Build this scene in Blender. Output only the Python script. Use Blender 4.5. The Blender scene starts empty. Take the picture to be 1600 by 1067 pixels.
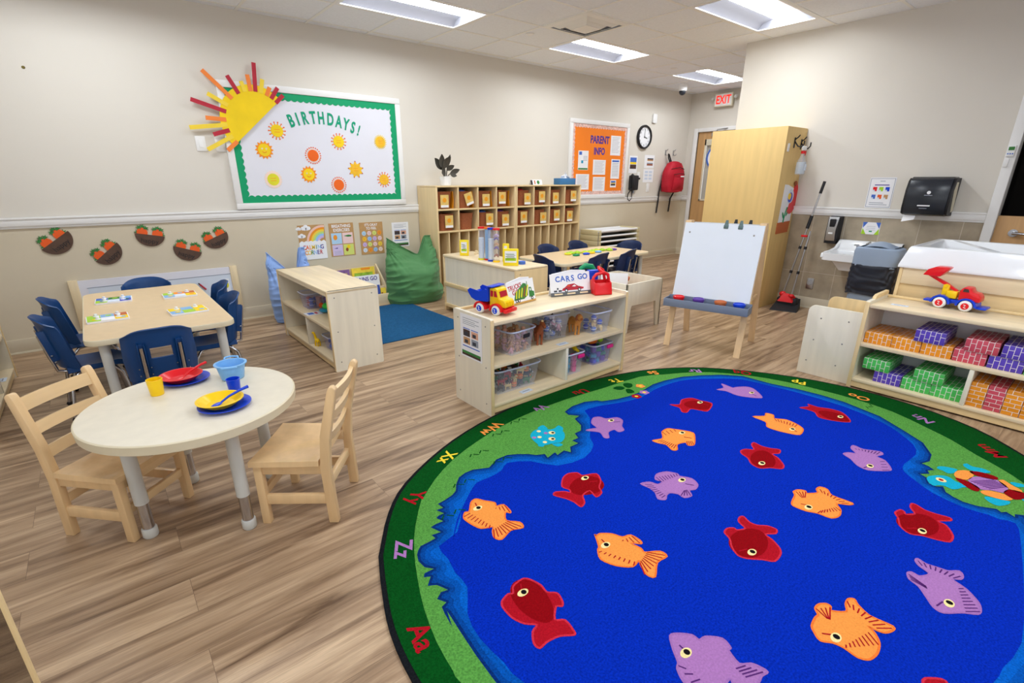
import bpy, bmesh, math, random
from mathutils import Vector, Matrix
from math import pi, sin, cos, radians, hypot, atan2
random.seed(11)
SC = bpy.context.scene
COL = SC.collection

# ------------------------------------------------------------------ materials
def lin(c):
    out = []
    for v in c[:3]:
        v = v / 255.0
        out.append(v / 12.92 if v <= 0.04045 else ((v + 0.055) / 1.055) ** 2.4)
    return (out[0], out[1], out[2], 1.0)

MATS = {}
def base_mat(name):
    m = bpy.data.materials.new(name)
    m.use_nodes = True
    nt = m.node_tree
    b = nt.nodes['Principled BSDF']
    MATS[name] = m
    return m, nt, b

def mat(name, rgb, rough=0.5, metal=0.0, var=0.06, scale=8.0, bump=0.0, bscale=200.0, alpha=1.0,
        stretch=(1, 1, 1), spec=0.4, coat=0.0, emit=0.0, sheen=0.0):
    """plain procedural material: base colour gently varied by noise, optional bump"""
    m, nt, b = base_mat(name)
    c = lin(rgb)
    tc = nt.nodes.new('ShaderNodeTexCoord')
    mp = nt.nodes.new('ShaderNodeMapping'); mp.inputs['Scale'].default_value = stretch
    nt.links.new(tc.outputs['Object'], mp.inputs['Vector'])
    if var > 0:
        nz = nt.nodes.new('ShaderNodeTexNoise'); nz.inputs['Scale'].default_value = scale
        nz.inputs['Detail'].default_value = 4
        nt.links.new(mp.outputs[0], nz.inputs['Vector'])
        rp = nt.nodes.new('ShaderNodeValToRGB')
        rp.color_ramp.elements[0].position = 0.3; rp.color_ramp.elements[1].position = 0.7
        rp.color_ramp.elements[0].color = tuple(v * (1 - var) for v in c[:3]) + (1,)
        rp.color_ramp.elements[1].color = tuple(min(1, v * (1 + var)) for v in c[:3]) + (1,)
        nt.links.new(nz.outputs['Fac'], rp.inputs['Fac'])
        nt.links.new(rp.outputs['Color'], b.inputs['Base Color'])
    else:
        b.inputs['Base Color'].default_value = c
    b.inputs['Roughness'].default_value = rough
    b.inputs['Metallic'].default_value = metal
    b.inputs['Specular IOR Level'].default_value = spec
    b.inputs['Alpha'].default_value = alpha
    b.inputs['Coat Weight'].default_value = coat
    b.inputs['Sheen Weight'].default_value = sheen
    if emit > 0:
        b.inputs['Emission Color'].default_value = c
        b.inputs['Emission Strength'].default_value = emit
    if bump > 0:
        n2 = nt.nodes.new('ShaderNodeTexNoise'); n2.inputs['Scale'].default_value = bscale
        n2.inputs['Detail'].default_value = 3
        nt.links.new(mp.outputs[0], n2.inputs['Vector'])
        bp = nt.nodes.new('ShaderNodeBump'); bp.inputs['Strength'].default_value = bump
        bp.inputs['Distance'].default_value = 0.004
        nt.links.new(n2.outputs['Fac'], bp.inputs['Height'])
        nt.links.new(bp.outputs['Normal'], b.inputs['Normal'])
    return m

def wood(name, rgb, axis='Z', rough=0.42, var=0.10, coat=0.15):
    st = {'X': (0.8, 9, 9), 'Y': (9, 0.8, 9), 'Z': (9, 9, 0.8)}[axis]
    return mat(name, rgb, rough, var=var, scale=2.2, stretch=st, coat=coat, bump=0.03, bscale=9)

def floor_mat():
    m, nt, b = base_mat('vinyl_planks')
    L = nt.links
    tc = nt.nodes.new('ShaderNodeTexCoord')
    br = nt.nodes.new('ShaderNodeTexBrick')
    br.offset = 0.37; br.offset_frequency = 2; br.squash = 1
    br.inputs['Scale'].default_value = 1.0
    br.inputs['Brick Width'].default_value = 1.22
    br.inputs['Row Height'].default_value = 0.18
    br.inputs['Mortar Size'].default_value = 0.0007
    br.inputs['Mortar Smooth'].default_value = 0.3
    br.inputs['Color1'].default_value = (0, 0, 0, 1)
    br.inputs['Color2'].default_value = (1, 1, 1, 1)
    br.inputs['Mortar'].default_value = (0, 0, 0, 1)
    L.new(tc.outputs['Object'], br.inputs['Vector'])
    # per-plank offset of the grain
    mp = nt.nodes.new('ShaderNodeMapping'); mp.inputs['Scale'].default_value = (0.9, 11, 1)
    L.new(tc.outputs['Object'], mp.inputs['Vector'])
    ad = nt.nodes.new('ShaderNodeVectorMath'); ad.operation = 'MULTIPLY_ADD'
    L.new(br.outputs['Color'], ad.inputs[0]); ad.inputs[1].default_value = (7, 13, 5)
    L.new(mp.outputs[0], ad.inputs[2])
    n1 = nt.nodes.new('ShaderNodeTexNoise'); n1.inputs['Scale'].default_value = 1.5
    n1.inputs['Detail'].default_value = 7; n1.inputs['Roughness'].default_value = 0.62; n1.inputs['Distortion'].default_value = 0.6
    L.new(ad.outputs[0], n1.inputs['Vector'])
    mp2 = nt.nodes.new('ShaderNodeMapping'); mp2.inputs['Scale'].default_value = (0.5, 2.6, 1)
    L.new(ad.outputs[0], mp2.inputs['Vector'])
    n2 = nt.nodes.new('ShaderNodeTexNoise'); n2.inputs['Scale'].default_value = 9
    n2.inputs['Detail'].default_value = 5
    L.new(mp2.outputs[0], n2.inputs['Vector'])
    r1 = nt.nodes.new('ShaderNodeValToRGB')
    e = r1.color_ramp.elements
    e[0].position = 0.30; e[0].color = lin((104, 79, 58))
    e[1].position = 0.70; e[1].color = lin((206, 178, 146))
    k = r1.color_ramp.elements.new(0.48); k.color = lin((163, 135, 107))
    L.new(n1.outputs['Fac'], r1.inputs['Fac'])
    r2 = nt.nodes.new('ShaderNodeValToRGB')
    e = r2.color_ramp.elements
    e[0].position = 0.3; e[0].color = (0.80, 0.80, 0.80, 1)
    e[1].position = 0.7; e[1].color = (1.12, 1.10, 1.08, 1)
    L.new(n2.outputs['Fac'], r2.inputs['Fac'])
    mu = nt.nodes.new('ShaderNodeMix'); mu.data_type = 'RGBA'; mu.blend_type = 'MULTIPLY'
    mu.inputs[0].default_value = 0.8
    L.new(r1.outputs['Color'], mu.inputs[6]); L.new(r2.outputs['Color'], mu.inputs[7])
    # plank to plank tone
    r3 = nt.nodes.new('ShaderNodeValToRGB')
    e = r3.color_ramp.elements
    e[0].color = (0.92, 0.91, 0.90, 1); e[1].color = (1.06, 1.06, 1.05, 1)
    L.new(br.outputs['Color'], r3.inputs['Fac'])
    m2 = nt.nodes.new('ShaderNodeMix'); m2.data_type = 'RGBA'; m2.blend_type = 'MULTIPLY'; m2.inputs[0].default_value = 1
    L.new(mu.outputs[2], m2.inputs[6]); L.new(r3.outputs['Color'], m2.inputs[7])
    m3 = nt.nodes.new('ShaderNodeMix'); m3.data_type = 'RGBA'
    L.new(br.outputs['Fac'], m3.inputs[0]); L.new(m2.outputs[2], m3.inputs[6]); m3.inputs[7].default_value = lin((108, 86, 68))
    L.new(m3.outputs[2], b.inputs['Base Color'])
    b.inputs['Roughness'].default_value = 0.38
    b.inputs['Specular IOR Level'].default_value = 0.4
    bp = nt.nodes.new('ShaderNodeBump'); bp.inputs['Strength'].default_value = 0.12; bp.inputs['Distance'].default_value = 0.002
    L.new(n2.outputs['Fac'], bp.inputs['Height']); L.new(bp.outputs['Normal'], b.inputs['Normal'])
    return m

def brick_mat(name, rgb, line=(236, 226, 224)):
    m, nt, b = base_mat(name)
    uv = nt.nodes.new('ShaderNodeUVMap'); uv.uv_map = 'UVMap'
    br = nt.nodes.new('ShaderNodeTexBrick')
    br.offset = 0.5; br.inputs['Scale'].default_value = 1
    br.inputs['Brick Width'].default_value = 0.048; br.inputs['Row Height'].default_value = 0.0247
    br.inputs['Mortar Size'].default_value = 0.0015; br.inputs['Mortar Smooth'].default_value = 0.1
    br.inputs['Color1'].default_value = lin(rgb)
    br.inputs['Color2'].default_value = lin(tuple(v * 0.9 for v in rgb))
    br.inputs['Mortar'].default_value = lin(line)
    nt.links.new(uv.outputs[0], br.inputs['Vector'])
    nt.links.new(br.outputs['Color'], b.inputs['Base Color'])
    b.inputs['Roughness'].default_value = 0.45
    return m

def tile_mat():
    m, nt, b = base_mat('tan_wall_tile')
    uv = nt.nodes.new('ShaderNodeUVMap'); uv.uv_map = 'UVMap'
    br = nt.nodes.new('ShaderNodeTexBrick')
    br.offset = 0.0; br.inputs['Scale'].default_value = 1
    br.inputs['Brick Width'].default_value = 0.305; br.inputs['Row Height'].default_value = 0.61
    br.inputs['Mortar Size'].default_value = 0.0028
    br.inputs['Color1'].default_value = lin((182, 168, 146)); br.inputs['Color2'].default_value = lin((166, 152, 130))
    br.inputs['Mortar'].default_value = lin((206, 196, 180))
    nt.links.new(uv.outputs[0], br.inputs['Vector'])
    nz = nt.nodes.new('ShaderNodeTexNoise'); nz.inputs['Scale'].default_value = 7; nz.inputs['Detail'].default_value = 6
    nt.links.new(uv.outputs[0], nz.inputs['Vector'])
    rp = nt.nodes.new('ShaderNodeValToRGB')
    rp.color_ramp.elements[0].position = .3; rp.color_ramp.elements[0].color = (.78, .78, .78, 1)
    rp.color_ramp.elements[1].position = .7; rp.color_ramp.elements[1].color = (1.08, 1.08, 1.08, 1)
    nt.links.new(nz.outputs['Fac'], rp.inputs['Fac'])
    mu = nt.nodes.new('ShaderNodeMix'); mu.data_type = 'RGBA'; mu.blend_type = 'MULTIPLY'; mu.inputs[0].default_value = 1
    nt.links.new(br.outputs['Color'], mu.inputs[6]); nt.links.new(rp.outputs['Color'], mu.inputs[7])
    nt.links.new(mu.outputs[2], b.inputs['Base Color'])
    b.inputs['Roughness'].default_value = 0.35
    return m

def pile_mat(name, rgb, var=0.32, rough=0.95):
    return mat(name, rgb, rough, var=var, scale=160, bump=0.7, bscale=300, spec=0.05, sheen=0.0)

# ------------------------------------------------------------------ mesh builder
class MB:
    """collects shapes (each with its own material) and links them as ONE mesh object"""
    def __init__(s, M=None):
        s.bm = bmesh.new(); s.mats = []; s.M = M or Matrix.Identity(4)
    def _mi(s, m):
        m = MATS[m] if isinstance(m, str) else m
        if m not in s.mats: s.mats.append(m)
        return s.mats.index(m)
    def _merge(s, b2, m, M=None, smooth=False):
        i = s._mi(m)
        T = s.M @ (M if M is not None else Matrix.Identity(4))
        vm = {}
        for v in b2.verts: vm[v] = s.bm.verts.new(T @ v.co)
        for f in b2.faces:
            try: nf = s.bm.faces.new([vm[v] for v in f.verts])
            except ValueError: continue
            nf.material_index = i; nf.smooth = smooth
        b2.free()
        return s
    def box(s, c, d, m, bev=0.0, M=None, seg=2):
        b = bmesh.new(); bmesh.ops.create_cube(b, size=1)
        for v in b.verts: v.co = Vector((v.co.x * d[0] + c[0], v.co.y * d[1] + c[1], v.co.z * d[2] + c[2]))
        if bev > 0:
            bmesh.ops.bevel(b, geom=list(b.edges), offset=min(bev, min(d) * .45), segments=seg, profile=.5, affect='EDGES')
        return s._merge(b, m, M, bev > 0)
    def bx(s, lo, hi, m, bev=0.0, M=None, seg=2):
        return s.box([(a + b) / 2 for a, b in zip(lo, hi)], [abs(b - a) for a, b in zip(lo, hi)], m, bev, M, seg)
    def tube(s, pts, r, m, n=10, caps=True, M=None, closed=False):
        """round bar through the points; r is a number or one per point"""
        P = [Vector(p) for p in pts]; R = r if isinstance(r, (list, tuple)) else [r] * len(P)
        b = bmesh.new(); rings = []; up = None
        for i, p in enumerate(P):
            if closed: t = P[(i + 1) % len(P)] - P[i - 1]
            elif i == 0: t = P[1] - p
            elif i == len(P) - 1: t = p - P[i - 1]
            else: t = (P[i + 1] - p).normalized() + (p - P[i - 1]).normalized()
            t.normalize()
            if up is None:
                up = Vector((0, 0, 1)) if abs(t.z) < .9 else Vector((1, 0, 0))
            a = t.cross(up)
            if a.length < 1e-5: a = t.cross(Vector((0, 1, 0)))
            a.normalize(); c = a.cross(t).normalized(); up = c
            rings.append([b.verts.new(p + a * (R[i] * cos(2 * pi * k / n)) + c * (R[i] * sin(2 * pi * k / n))) for k in range(n)])
        N = len(rings)
        for i in range(N if closed else N - 1):
            A = rings[i]; B = rings[(i + 1) % N]
            for k in range(n): b.faces.new((A[k], A[(k + 1) % n], B[(k + 1) % n], B[k]))
        if caps and not closed:
            b.faces.new(rings[0][::-1]); b.faces.new(rings[-1])
        bmesh.ops.recalc_face_normals(b, faces=b.faces)
        return s._merge(b, m, M, True)
    def cyl(s, a, c, r, m, n=20, r2=None, M=None):
        return s.tube([a, c], [r, r if r2 is None else r2], m, n, True, M)
    def lathe(s, prof, m, n=28, M=None, smooth=True):
        """revolve (radius, z) profile about z"""
        b = bmesh.new(); rings = []
        for r, z in prof:
            if r < 1e-6: rings.append([b.verts.new((0, 0, z))])
            else: rings.append([b.verts.new((r * cos(2 * pi * k / n), r * sin(2 * pi * k / n), z)) for k in range(n)])
        for A, B in zip(rings, rings[1:]):
            for k in range(n):
                q = [A[k % len(A)], A[(k + 1) % len(A)], B[(k + 1) % len(B)], B[k % len(B)]]
                q = list(dict.fromkeys(q))
                if len(q) > 2:
                    try: b.faces.new(q)
                    except ValueError: pass
        bmesh.ops.recalc_face_normals(b, faces=b.faces)
        return s._merge(b, m, M, smooth)
    def prism(s, pts, t, m, M=None, bev=0.0, smooth=False):
        """polygon in local xy extruded from z=0 to z=t"""
        b = bmesh.new()
        f = b.faces.new([b.verts.new((p[0], p[1], 0)) for p in pts])
        if t:
            r = bmesh.ops.extrude_face_region(b, geom=[f])
            for v in r['geom']:
                if isinstance(v, bmesh.types.BMVert): v.co.z += t
        bmesh.ops.recalc_face_normals(b, faces=b.faces)
        if bev > 0:
            es = [e for e in b.edges if len(e.link_faces) == 2 and e.calc_face_angle(0) > .6]
            bmesh.ops.bevel(b, geom=es, offset=bev, segments=2, profile=.5, affect='EDGES')
        return s._merge(b, m, M, smooth)
    def flat(s, pts, z, m, M=None):
        b = bmesh.new()
        f = b.faces.new([b.verts.new((p[0], p[1], z)) for p in pts])
        f.normal_update()
        if f.normal.z < 0: f.normal_flip()
        bmesh.ops.triangulate(b, faces=[f], ngon_method='EAR_CLIP')
        return s._merge(b, m, M)
    def ell(s, c, r, m, M=None, u=16, v=10):
        b = bmesh.new(); bmesh.ops.create_uvsphere(b, u_segments=u, v_segments=v, radius=1)
        rr = r if isinstance(r, (list, tuple)) else (r, r, r)
        for w in b.verts: w.co = Vector((w.co.x * rr[0] + c[0], w.co.y * rr[1] + c[1], w.co.z * rr[2] + c[2]))
        return s._merge(b, m, M, True)
    def grid(s, fn, nu, nv, m, thick=0.0, skip=None, M=None, smooth=True, wrap=False):
        b = bmesh.new(); V = [[b.verts.new(fn(i / nu, j / nv)) for j in range(nv + 1)] for i in range(nu if wrap else nu + 1)]
        for i in range(nu):
            for j in range(nv):
                if skip and skip(i, j): continue
                a = V[i]; c = V[(i + 1) % len(V)]
                b.faces.new((a[j], c[j], c[j + 1], a[j + 1]))
        bmesh.ops.recalc_face_normals(b, faces=b.faces)
        if thick:
            bmesh.ops.solidify(b, geom=list(b.faces), thickness=thick)
            bmesh.ops.recalc_face_normals(b, faces=b.faces)
        return s._merge(b, m, M, smooth)
    def text(s, body, size, m, M, ext=0.0, align='CENTER', sx=1.0, off=0.0):
        cu = bpy.data.curves.new('t', 'FONT'); cu.body = body; cu.size = size; cu.align_x = align; cu.align_y = 'CENTER'
        cu.extrude = ext; cu.offset = off; cu.resolution_u = 3; cu.space_line = .9
        o = bpy.data.objects.new('t', cu)
        me = o.to_mesh(); b = bmesh.new(); b.from_mesh(me); o.to_mesh_clear()
        bpy.data.objects.remove(o); bpy.data.curves.remove(cu)
        return s._merge(b, m, M @ Matrix.Diagonal((sx, 1, 1, 1)))
    def hull(s, pts, m, M=None, smooth=False):
        b = bmesh.new()
        for p in pts: b.verts.new(p)
        r = bmesh.ops.convex_hull(b, input=list(b.verts))
        bmesh.ops.delete(b, geom=[g for g in r['geom_interior'] if isinstance(g, bmesh.types.BMVert)], context='VERTS')
        bmesh.ops.recalc_face_normals(b, faces=b.faces)
        return s._merge(b, m, M, smooth)
    def build(s, name, parent=None, loc=None, rz=0.0, sub=0, uv=None, rot=None, auto=True):
        me = bpy.data.meshes.new(name)
        for m in s.mats: me.materials.append(m)
        if uv:
            lay = s.bm.loops.layers.uv.new('UVMap')
            for f in s.bm.faces:
                f.normal_update()
                for l in f.loops: l[lay].uv = uv(l.vert.co, f.normal)
        s.bm.normal_update()
        s.bm.to_mesh(me); s.bm.free()
        if auto:
            for p in me.polygons: pass
        o = bpy.data.objects.new(name, me); COL.objects.link(o)
        if parent is not None: o.parent = parent
        if loc is not None: o.location = loc
        o.rotation_euler = rot if rot else (0, 0, rz)
        if auto:
            try: me.set_sharp_from_angle(angle=radians(38))
            except Exception: pass
        if sub:
            md = o.modifiers.new('sub', 'SUBSURF'); md.levels = sub; md.render_levels = sub
        return o

def tag(o, label, cat, group=None, kind=None):
    o['label'] = label; o['category'] = cat
    if group: o['group'] = group
    if kind: o['kind'] = kind
    return o
def thing(name, label, cat, loc=(0, 0, 0), rz=0.0, group=None):
    o = bpy.data.objects.new(name, None); COL.objects.link(o)
    o.empty_display_size = .1; o.location = loc; o.rotation_euler = (0, 0, rz)
    return tag(o, label, cat, group)
def struct(o):
    o['kind'] = 'structure'; return o
def kids(o): return [c for c in COL.objects if c.parent == o]
def dup(o, loc=None, rz=None, label=None, group=None, parent=None):
    c = o.copy(); COL.objects.link(c); c.parent = parent
    if loc is not None: c.location = loc
    if rz is not None: c.rotation_euler = (0, 0, rz)
    if label: c['label'] = label
    if group: c['group'] = group
    for k in kids(o): dup(k, parent=c)
    return c
def T(x=0, y=0, z=0): return Matrix.Translation((x, y, z))
def RX(a): return Matrix.Rotation(a, 4, 'X')
def RY(a): return Matrix.Rotation(a, 4, 'Y')
def RZ(a): return Matrix.Rotation(a, 4, 'Z')
# frames that stand upright: local x to the right as seen from the room, local y up, local z out of the wall
def WL(x, z, y=5.49): return Matrix(((1, 0, 0, x), (0, 0, -1, y), (0, 1, 0, z), (0, 0, 0, 1)))
def WR(y, z, x=5.95): return Matrix(((0, 0, -1, x), (-1, 0, 0, y), (0, 1, 0, z), (0, 0, 0, 1)))
def circ(r, n=24, a0=0, cx=0, cy=0, ry=None):
    return [(cx + r * cos(a0 + 2 * pi * k / n), cy + (ry or r) * sin(a0 + 2 * pi * k / n)) for k in range(n)]
def rrect(w, h, r, n=5, cx=0, cy=0):
    P = []
    for sx, sy, a in ((1, 1, 0), (-1, 1, pi / 2), (-1, -1, pi), (1, -1, 3 * pi / 2)):
        for k in range(n + 1):
            t = a + pi / 2 * k / n
            P.append((cx + sx * (w / 2 - r) + r * cos(t), cy + sy * (h / 2 - r) + r * sin(t)))
    return P
def star(r1, r2, n, cx=0, cy=0, a0=0):
    P = []
    for k in range(2 * n):
        r = r1 if k % 2 == 0 else r2; t = a0 + pi * k / n
        P.append((cx + r * cos(t), cy + r * sin(t)))
    return P

# ------------------------------------------------------------------ palette
mat('paint_beige', (223, 217, 207), .75, var=.012, scale=2)
mat('paint_tan', (212, 200, 177), .7, var=.02, scale=3)
mat('trim_white', (238, 237, 236), .4, var=.01)
mat('ceiling_tile', (238, 241, 248), .9, var=.03, scale=60, bump=.25, bscale=180)
mat('grid_white', (240, 239, 236), .5, var=0)
mat('white', (240, 240, 240), .45, var=0)
mat('white_gloss', (238, 240, 243), .18, var=.01, coat=.3)
mat('white_board', (226, 232, 240), .22, var=.01)
mat('paper', (242, 242, 246), .8, var=.01)
mat('paper_blue', (216, 226, 240), .8, var=.01)
mat('ink_grey', (150, 156, 170), .8, var=0)
mat('ink_dark', (60, 62, 72), .8, var=0)
mat('ink_blue', (70, 110, 200), .7, var=0)
mat('kraft', (190, 148, 96), .8, var=.06, scale=40)
mat('black', (26, 26, 30), .5, var=0)
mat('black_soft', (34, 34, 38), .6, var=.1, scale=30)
mat('black_gloss', (40, 44, 52), .25, var=.02)
mat('chrome', (196, 198, 204), .22, metal=1, var=0)
mat('steel', (180, 180, 182), .35, metal=1, var=.05)
mat('screw', (150, 146, 140), .35, metal=.8, var=0)
mat('leg_grey', (206, 206, 200), .35, var=.01)
wood('maple', (230, 209, 170), 'Z'); wood('maple_x', (232, 212, 176), 'X'); wood('maple_y', (232, 212, 176), 'Y')
wood('birch_pale', (236, 228, 208), 'Z', var=.05); wood('edge_wood', (232, 204, 152), 'Z')
wood('edge_x', (232, 204, 152), 'X'); wood('edge_y', (232, 204, 152), 'Y')
wood('cubby_wood', (226, 200, 152), 'Z', var=.06); wood('cabinet_wood', (228, 194, 128), 'Z', var=.05, rough=.6, coat=0)
wood('door_wood', (200, 156, 104), 'Z', var=.1); wood('chair_wood', (232, 196, 146), 'Z', var=.08, coat=.4)
wood('chair_wood_x', (236, 203, 154), 'X', var=.08, coat=.4)
wood('easel_wood', (224, 190, 146), 'Z', var=.1)
mat('laminate', (230, 221, 201), .35, var=.03, scale=20)
mat('laminate_tan', (228, 200, 158), .35, var=.03, scale=20)
mat('table_edge', (226, 214, 184), .45, var=.02)
mat('chair_blue', (14, 64, 120), .38, var=.04)
mat('chair_navy', (22, 42, 84), .4, var=.04)
mat('green_fabric', (76, 130, 78), .8, var=.1, scale=4, sheen=.2)
mat('blue_fabric', (140, 172, 228), .8, var=.08, scale=5, sheen=.2)
mat('mat_blue', (32, 84, 126), .95, var=.25, scale=60, stretch=(1, 3, 1), bump=.6, bscale=150, spec=.1)
mat('board_green', (0, 158, 104), .7, var=.02); mat('board_white', (228, 228, 238), .7, var=.015, scale=3)
mat('sun_yellow', (248, 212, 20), .7, var=.06, scale=6); mat('strip_yellow', (246, 214, 66), .7, var=0)
mat('strip_orange', (248, 138, 62), .7, var=0); mat('strip_red', (186, 44, 62), .7, var=0)
mat('letter_teal', (0, 160, 120), .7, var=0); mat('sun_orange', (246, 148, 34), .7, var=0)
mat('deep_orange', (240, 104, 24), .7, var=.04); mat('pale_peach', (248, 222, 206), .7, var=0)
mat('parent_orange', (250, 132, 24), .7, var=.03, scale=3); mat('border_mix', (232, 190, 180), .7, var=.3, scale=40)
mat('letter_violet', (76, 52, 150), .7, var=0)
mat('basket_brown', (92, 70, 58), .85, var=.12, scale=30); mat('carrot', (238, 96, 34), .7, var=.05); mat('leaf', (58, 128, 62), .75, var=.15)
mat('wicker', (160, 92, 56), .8, var=.35, scale=90, stretch=(1, 1, 2.5), bump=.8, bscale=120)
mat('card_gold', (224, 190, 110), .7, var=.1, scale=30); mat('folder_orange', (240, 160, 30), .6, var=.05)
mat('red_plastic', (226, 26, 34), .28, var=.02); mat('blue_plastic', (8, 64, 208), .28, var=.02)
mat('yellow_plastic', (254, 208, 12), .28, var=.02); mat('light_blue_plastic', (128, 186, 238), .3, var=.02)
mat('green_plastic', (0, 142, 88), .3, var=.02); mat('teal_plastic', (16, 148, 190), .35, var=.02)
mat('pink_plastic', (224, 30, 130), .35, var=.02); mat('purple_plastic', (96, 60, 160), .35, var=.02)
mat('lime', (170, 214, 40), .4, var=.02); mat('orange_plastic', (244, 120, 20), .35, var=.02)
mat('clear_plastic', (226, 232, 246), .18, var=0, alpha=.20, spec=.5)
mat('clear_purple', (190, 186, 240), .18, var=0, alpha=.26, spec=.5)
mat('bin_rim', (214, 220, 244), .25, var=0, alpha=.72)
mat('tan_toy', (198, 150, 104), .6, var=.15, scale=20); mat('skin_toy', (222, 168, 142), .5, var=.05)
mat('pale_pink_toy', (226, 176, 190), .5, var=.05); mat('brown_toy', (150, 78, 40), .5, var=.08); mat('lion_toy', (206, 138, 60), .55, var=.08)
mat('mane', (240, 214, 150), .7, var=.05); mat('dark_toy', (70, 48, 44), .6, var=.1)
mat('red_cloth', (186, 18, 42), .65, var=.08, scale=10); mat('terracotta', (196, 106, 60), .75, var=.06)
mat('tissue_blue', (58, 116, 168), .6, var=.02); mat('plant_leaf', (70, 66, 58), .6, var=.2)
mat('grey_tray', (118, 130, 150), .4, var=.02); mat('bin_grey', (146, 162, 184), .45, var=.03)
mat('bag_black', (38, 42, 54), .3, var=.15, scale=10); mat('cot_blue', (236, 238, 242), .7, var=.03)
mat('cot_end', (214, 202, 160), .5, var=.03); mat('cream_plastic', (224, 216, 192), .4, var=.02)
mat('lens', (255, 255, 255), .3, var=0, emit=1); mat('troffer_white', (240, 240, 242), .35, var=0); mat('troffer_pan', (136, 136, 144), .5, var=0)
mat('clear_water', (220, 236, 250), .1, var=0, alpha=.45)
mat('glass', (150, 160, 165), .05, var=0, alpha=.12); mat('acrylic', (170, 160, 150), .05, var=0, alpha=.12)
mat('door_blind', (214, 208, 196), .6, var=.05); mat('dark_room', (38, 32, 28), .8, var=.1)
mat('tissue', (248, 248, 250), .9, var=.02)
for nm, c in (('orange', (246, 156, 24)), ('green', (78, 202, 92)), ('violet', (92, 66, 188)), ('red', (214, 78, 96))):
    brick_mat('brick_' + nm, c)
brick_mat('brick_row', (180, 164, 140), (206, 198, 186))
floor_mat(); tile_mat()
# clear acrylic: light passes straight through, slightly tinted, with a faint gloss
_nt = MATS['acrylic'].node_tree
_tr = _nt.nodes.new('ShaderNodeBsdfTransparent'); _tr.inputs[0].default_value = (.62, .60, .58, 1)
_gl = _nt.nodes.new('ShaderNodeBsdfGlossy'); _gl.inputs['Roughness'].default_value = .03
_mx = _nt.nodes.new('ShaderNodeMixShader'); _mx.inputs[0].default_value = .05
_nt.links.new(_tr.outputs[0], _mx.inputs[1]); _nt.links.new(_gl.outputs[0], _mx.inputs[2])
_nt.links.new(_mx.outputs[0], _nt.nodes['Material Output'].inputs['Surface'])
# ================================================================== THE ROOM
CEIL = 2.74
fl = MB().bx((-1.7, -2.7, -.06), (8.7, 5.6, 0), 'vinyl_planks').build('floor'); struct(fl)

# -- walls
w = MB(); w.bx((-1.7, 5.49, 1.03), (8.7, 5.59, CEIL), 'paint_beige'); w.bx((-1.7, 5.49, 0), (8.7, 5.59, 1.03), 'paint_tan')
struct(w.build('wall_left'))
uvr = lambda co, n: (co.y - .207 + 30.5 * .305, co.z - .385 + 6.1)
w = MB()
for y0, y1 in ((.80, 3.2), (-2.7, -.12)):
    w.bx((5.95, y0, 1.03), (6.05, y1, CEIL), 'paint_beige'); w.bx((5.95, y0, 0), (6.05, y1, 1.03), 'tan_wall_tile')
w.bx((5.95, -.12, 2.1), (6.05, .80, CEIL), 'paint_beige')
struct(w.build('wall_right', uv=uvr))
w = MB(); w.bx((6.05, 3.1, 1.03), (8.58, 3.2, CEIL), 'paint_beige'); w.bx((6.05, 3.1, 0), (8.58, 3.2, 1.03), 'paint_tan')
struct(w.build('wall_alcove'))
w = MB()
for y0, y1 in ((5.29, 5.49), (3.2, 4.37)):
    w.bx((8.58, y0, 1.03), (8.7, y1, CEIL), 'paint_beige'); w.bx((8.58, y0, 0), (8.7, y1, 1.03), 'paint_tan')
w.bx((8.58, 4.37, 2.12), (8.7, 5.29, CEIL), 'paint_beige')
struct(w.build('wall_far'))
w = MB()
for lo, hi in (((-1.8, 2.2, 0), (-1.7, 5.6, CEIL)), ((-1.8, -2.7, 0), (-1.7, -2.2, CEIL)), ((-1.8, -2.2, 0), (-1.7, 2.2, .9)), ((-1.8, -2.2, 2.35), (-1.7, 2.2, CEIL))): w.bx(lo, hi, 'paint_beige')
struct(w.build('wall_back'))
w = MB()
for y in (-2.2, -1.1, 0, 1.1, 2.2): w.bx((-1.78, y - .03, .9), (-1.72, y + .03, 2.35), 'trim_white')
for z in (.9, 2.32): w.bx((-1.78, -2.2, z), (-1.70, 2.2, z + .03), 'trim_white')
struct(w.build('window_1'))
w = MB()
for x in (-1.2, 0, 1.2, 2.4, 3.6): w.bx((x - .03, -2.78, .9), (x + .03, -2.72, 2.35), 'trim_white')
for z in (.9, 2.32): w.bx((-1.2, -2.78, z), (3.6, -2.70, z + .03), 'trim_white')
struct(w.build('fill_window'))  # unseen window added behind the camera to even out the fill light
w = MB()
for lo, hi in (((-1.8, -2.8, 0), (-1.2, -2.7, CEIL)), ((3.6, -2.8, 0), (6.05, -2.7, CEIL)), ((-1.2, -2.8, 0), (3.6, -2.7, .9)), ((-1.2, -2.8, 2.35), (3.6, -2.7, CEIL))): w.bx(lo, hi, 'paint_beige')
struct(w.build('wall_near'))
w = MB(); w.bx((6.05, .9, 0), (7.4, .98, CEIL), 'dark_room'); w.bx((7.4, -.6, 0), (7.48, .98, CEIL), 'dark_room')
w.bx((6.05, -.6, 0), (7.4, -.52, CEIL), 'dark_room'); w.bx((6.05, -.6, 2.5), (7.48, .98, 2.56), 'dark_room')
struct(w.build('wall_closet'))

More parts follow.
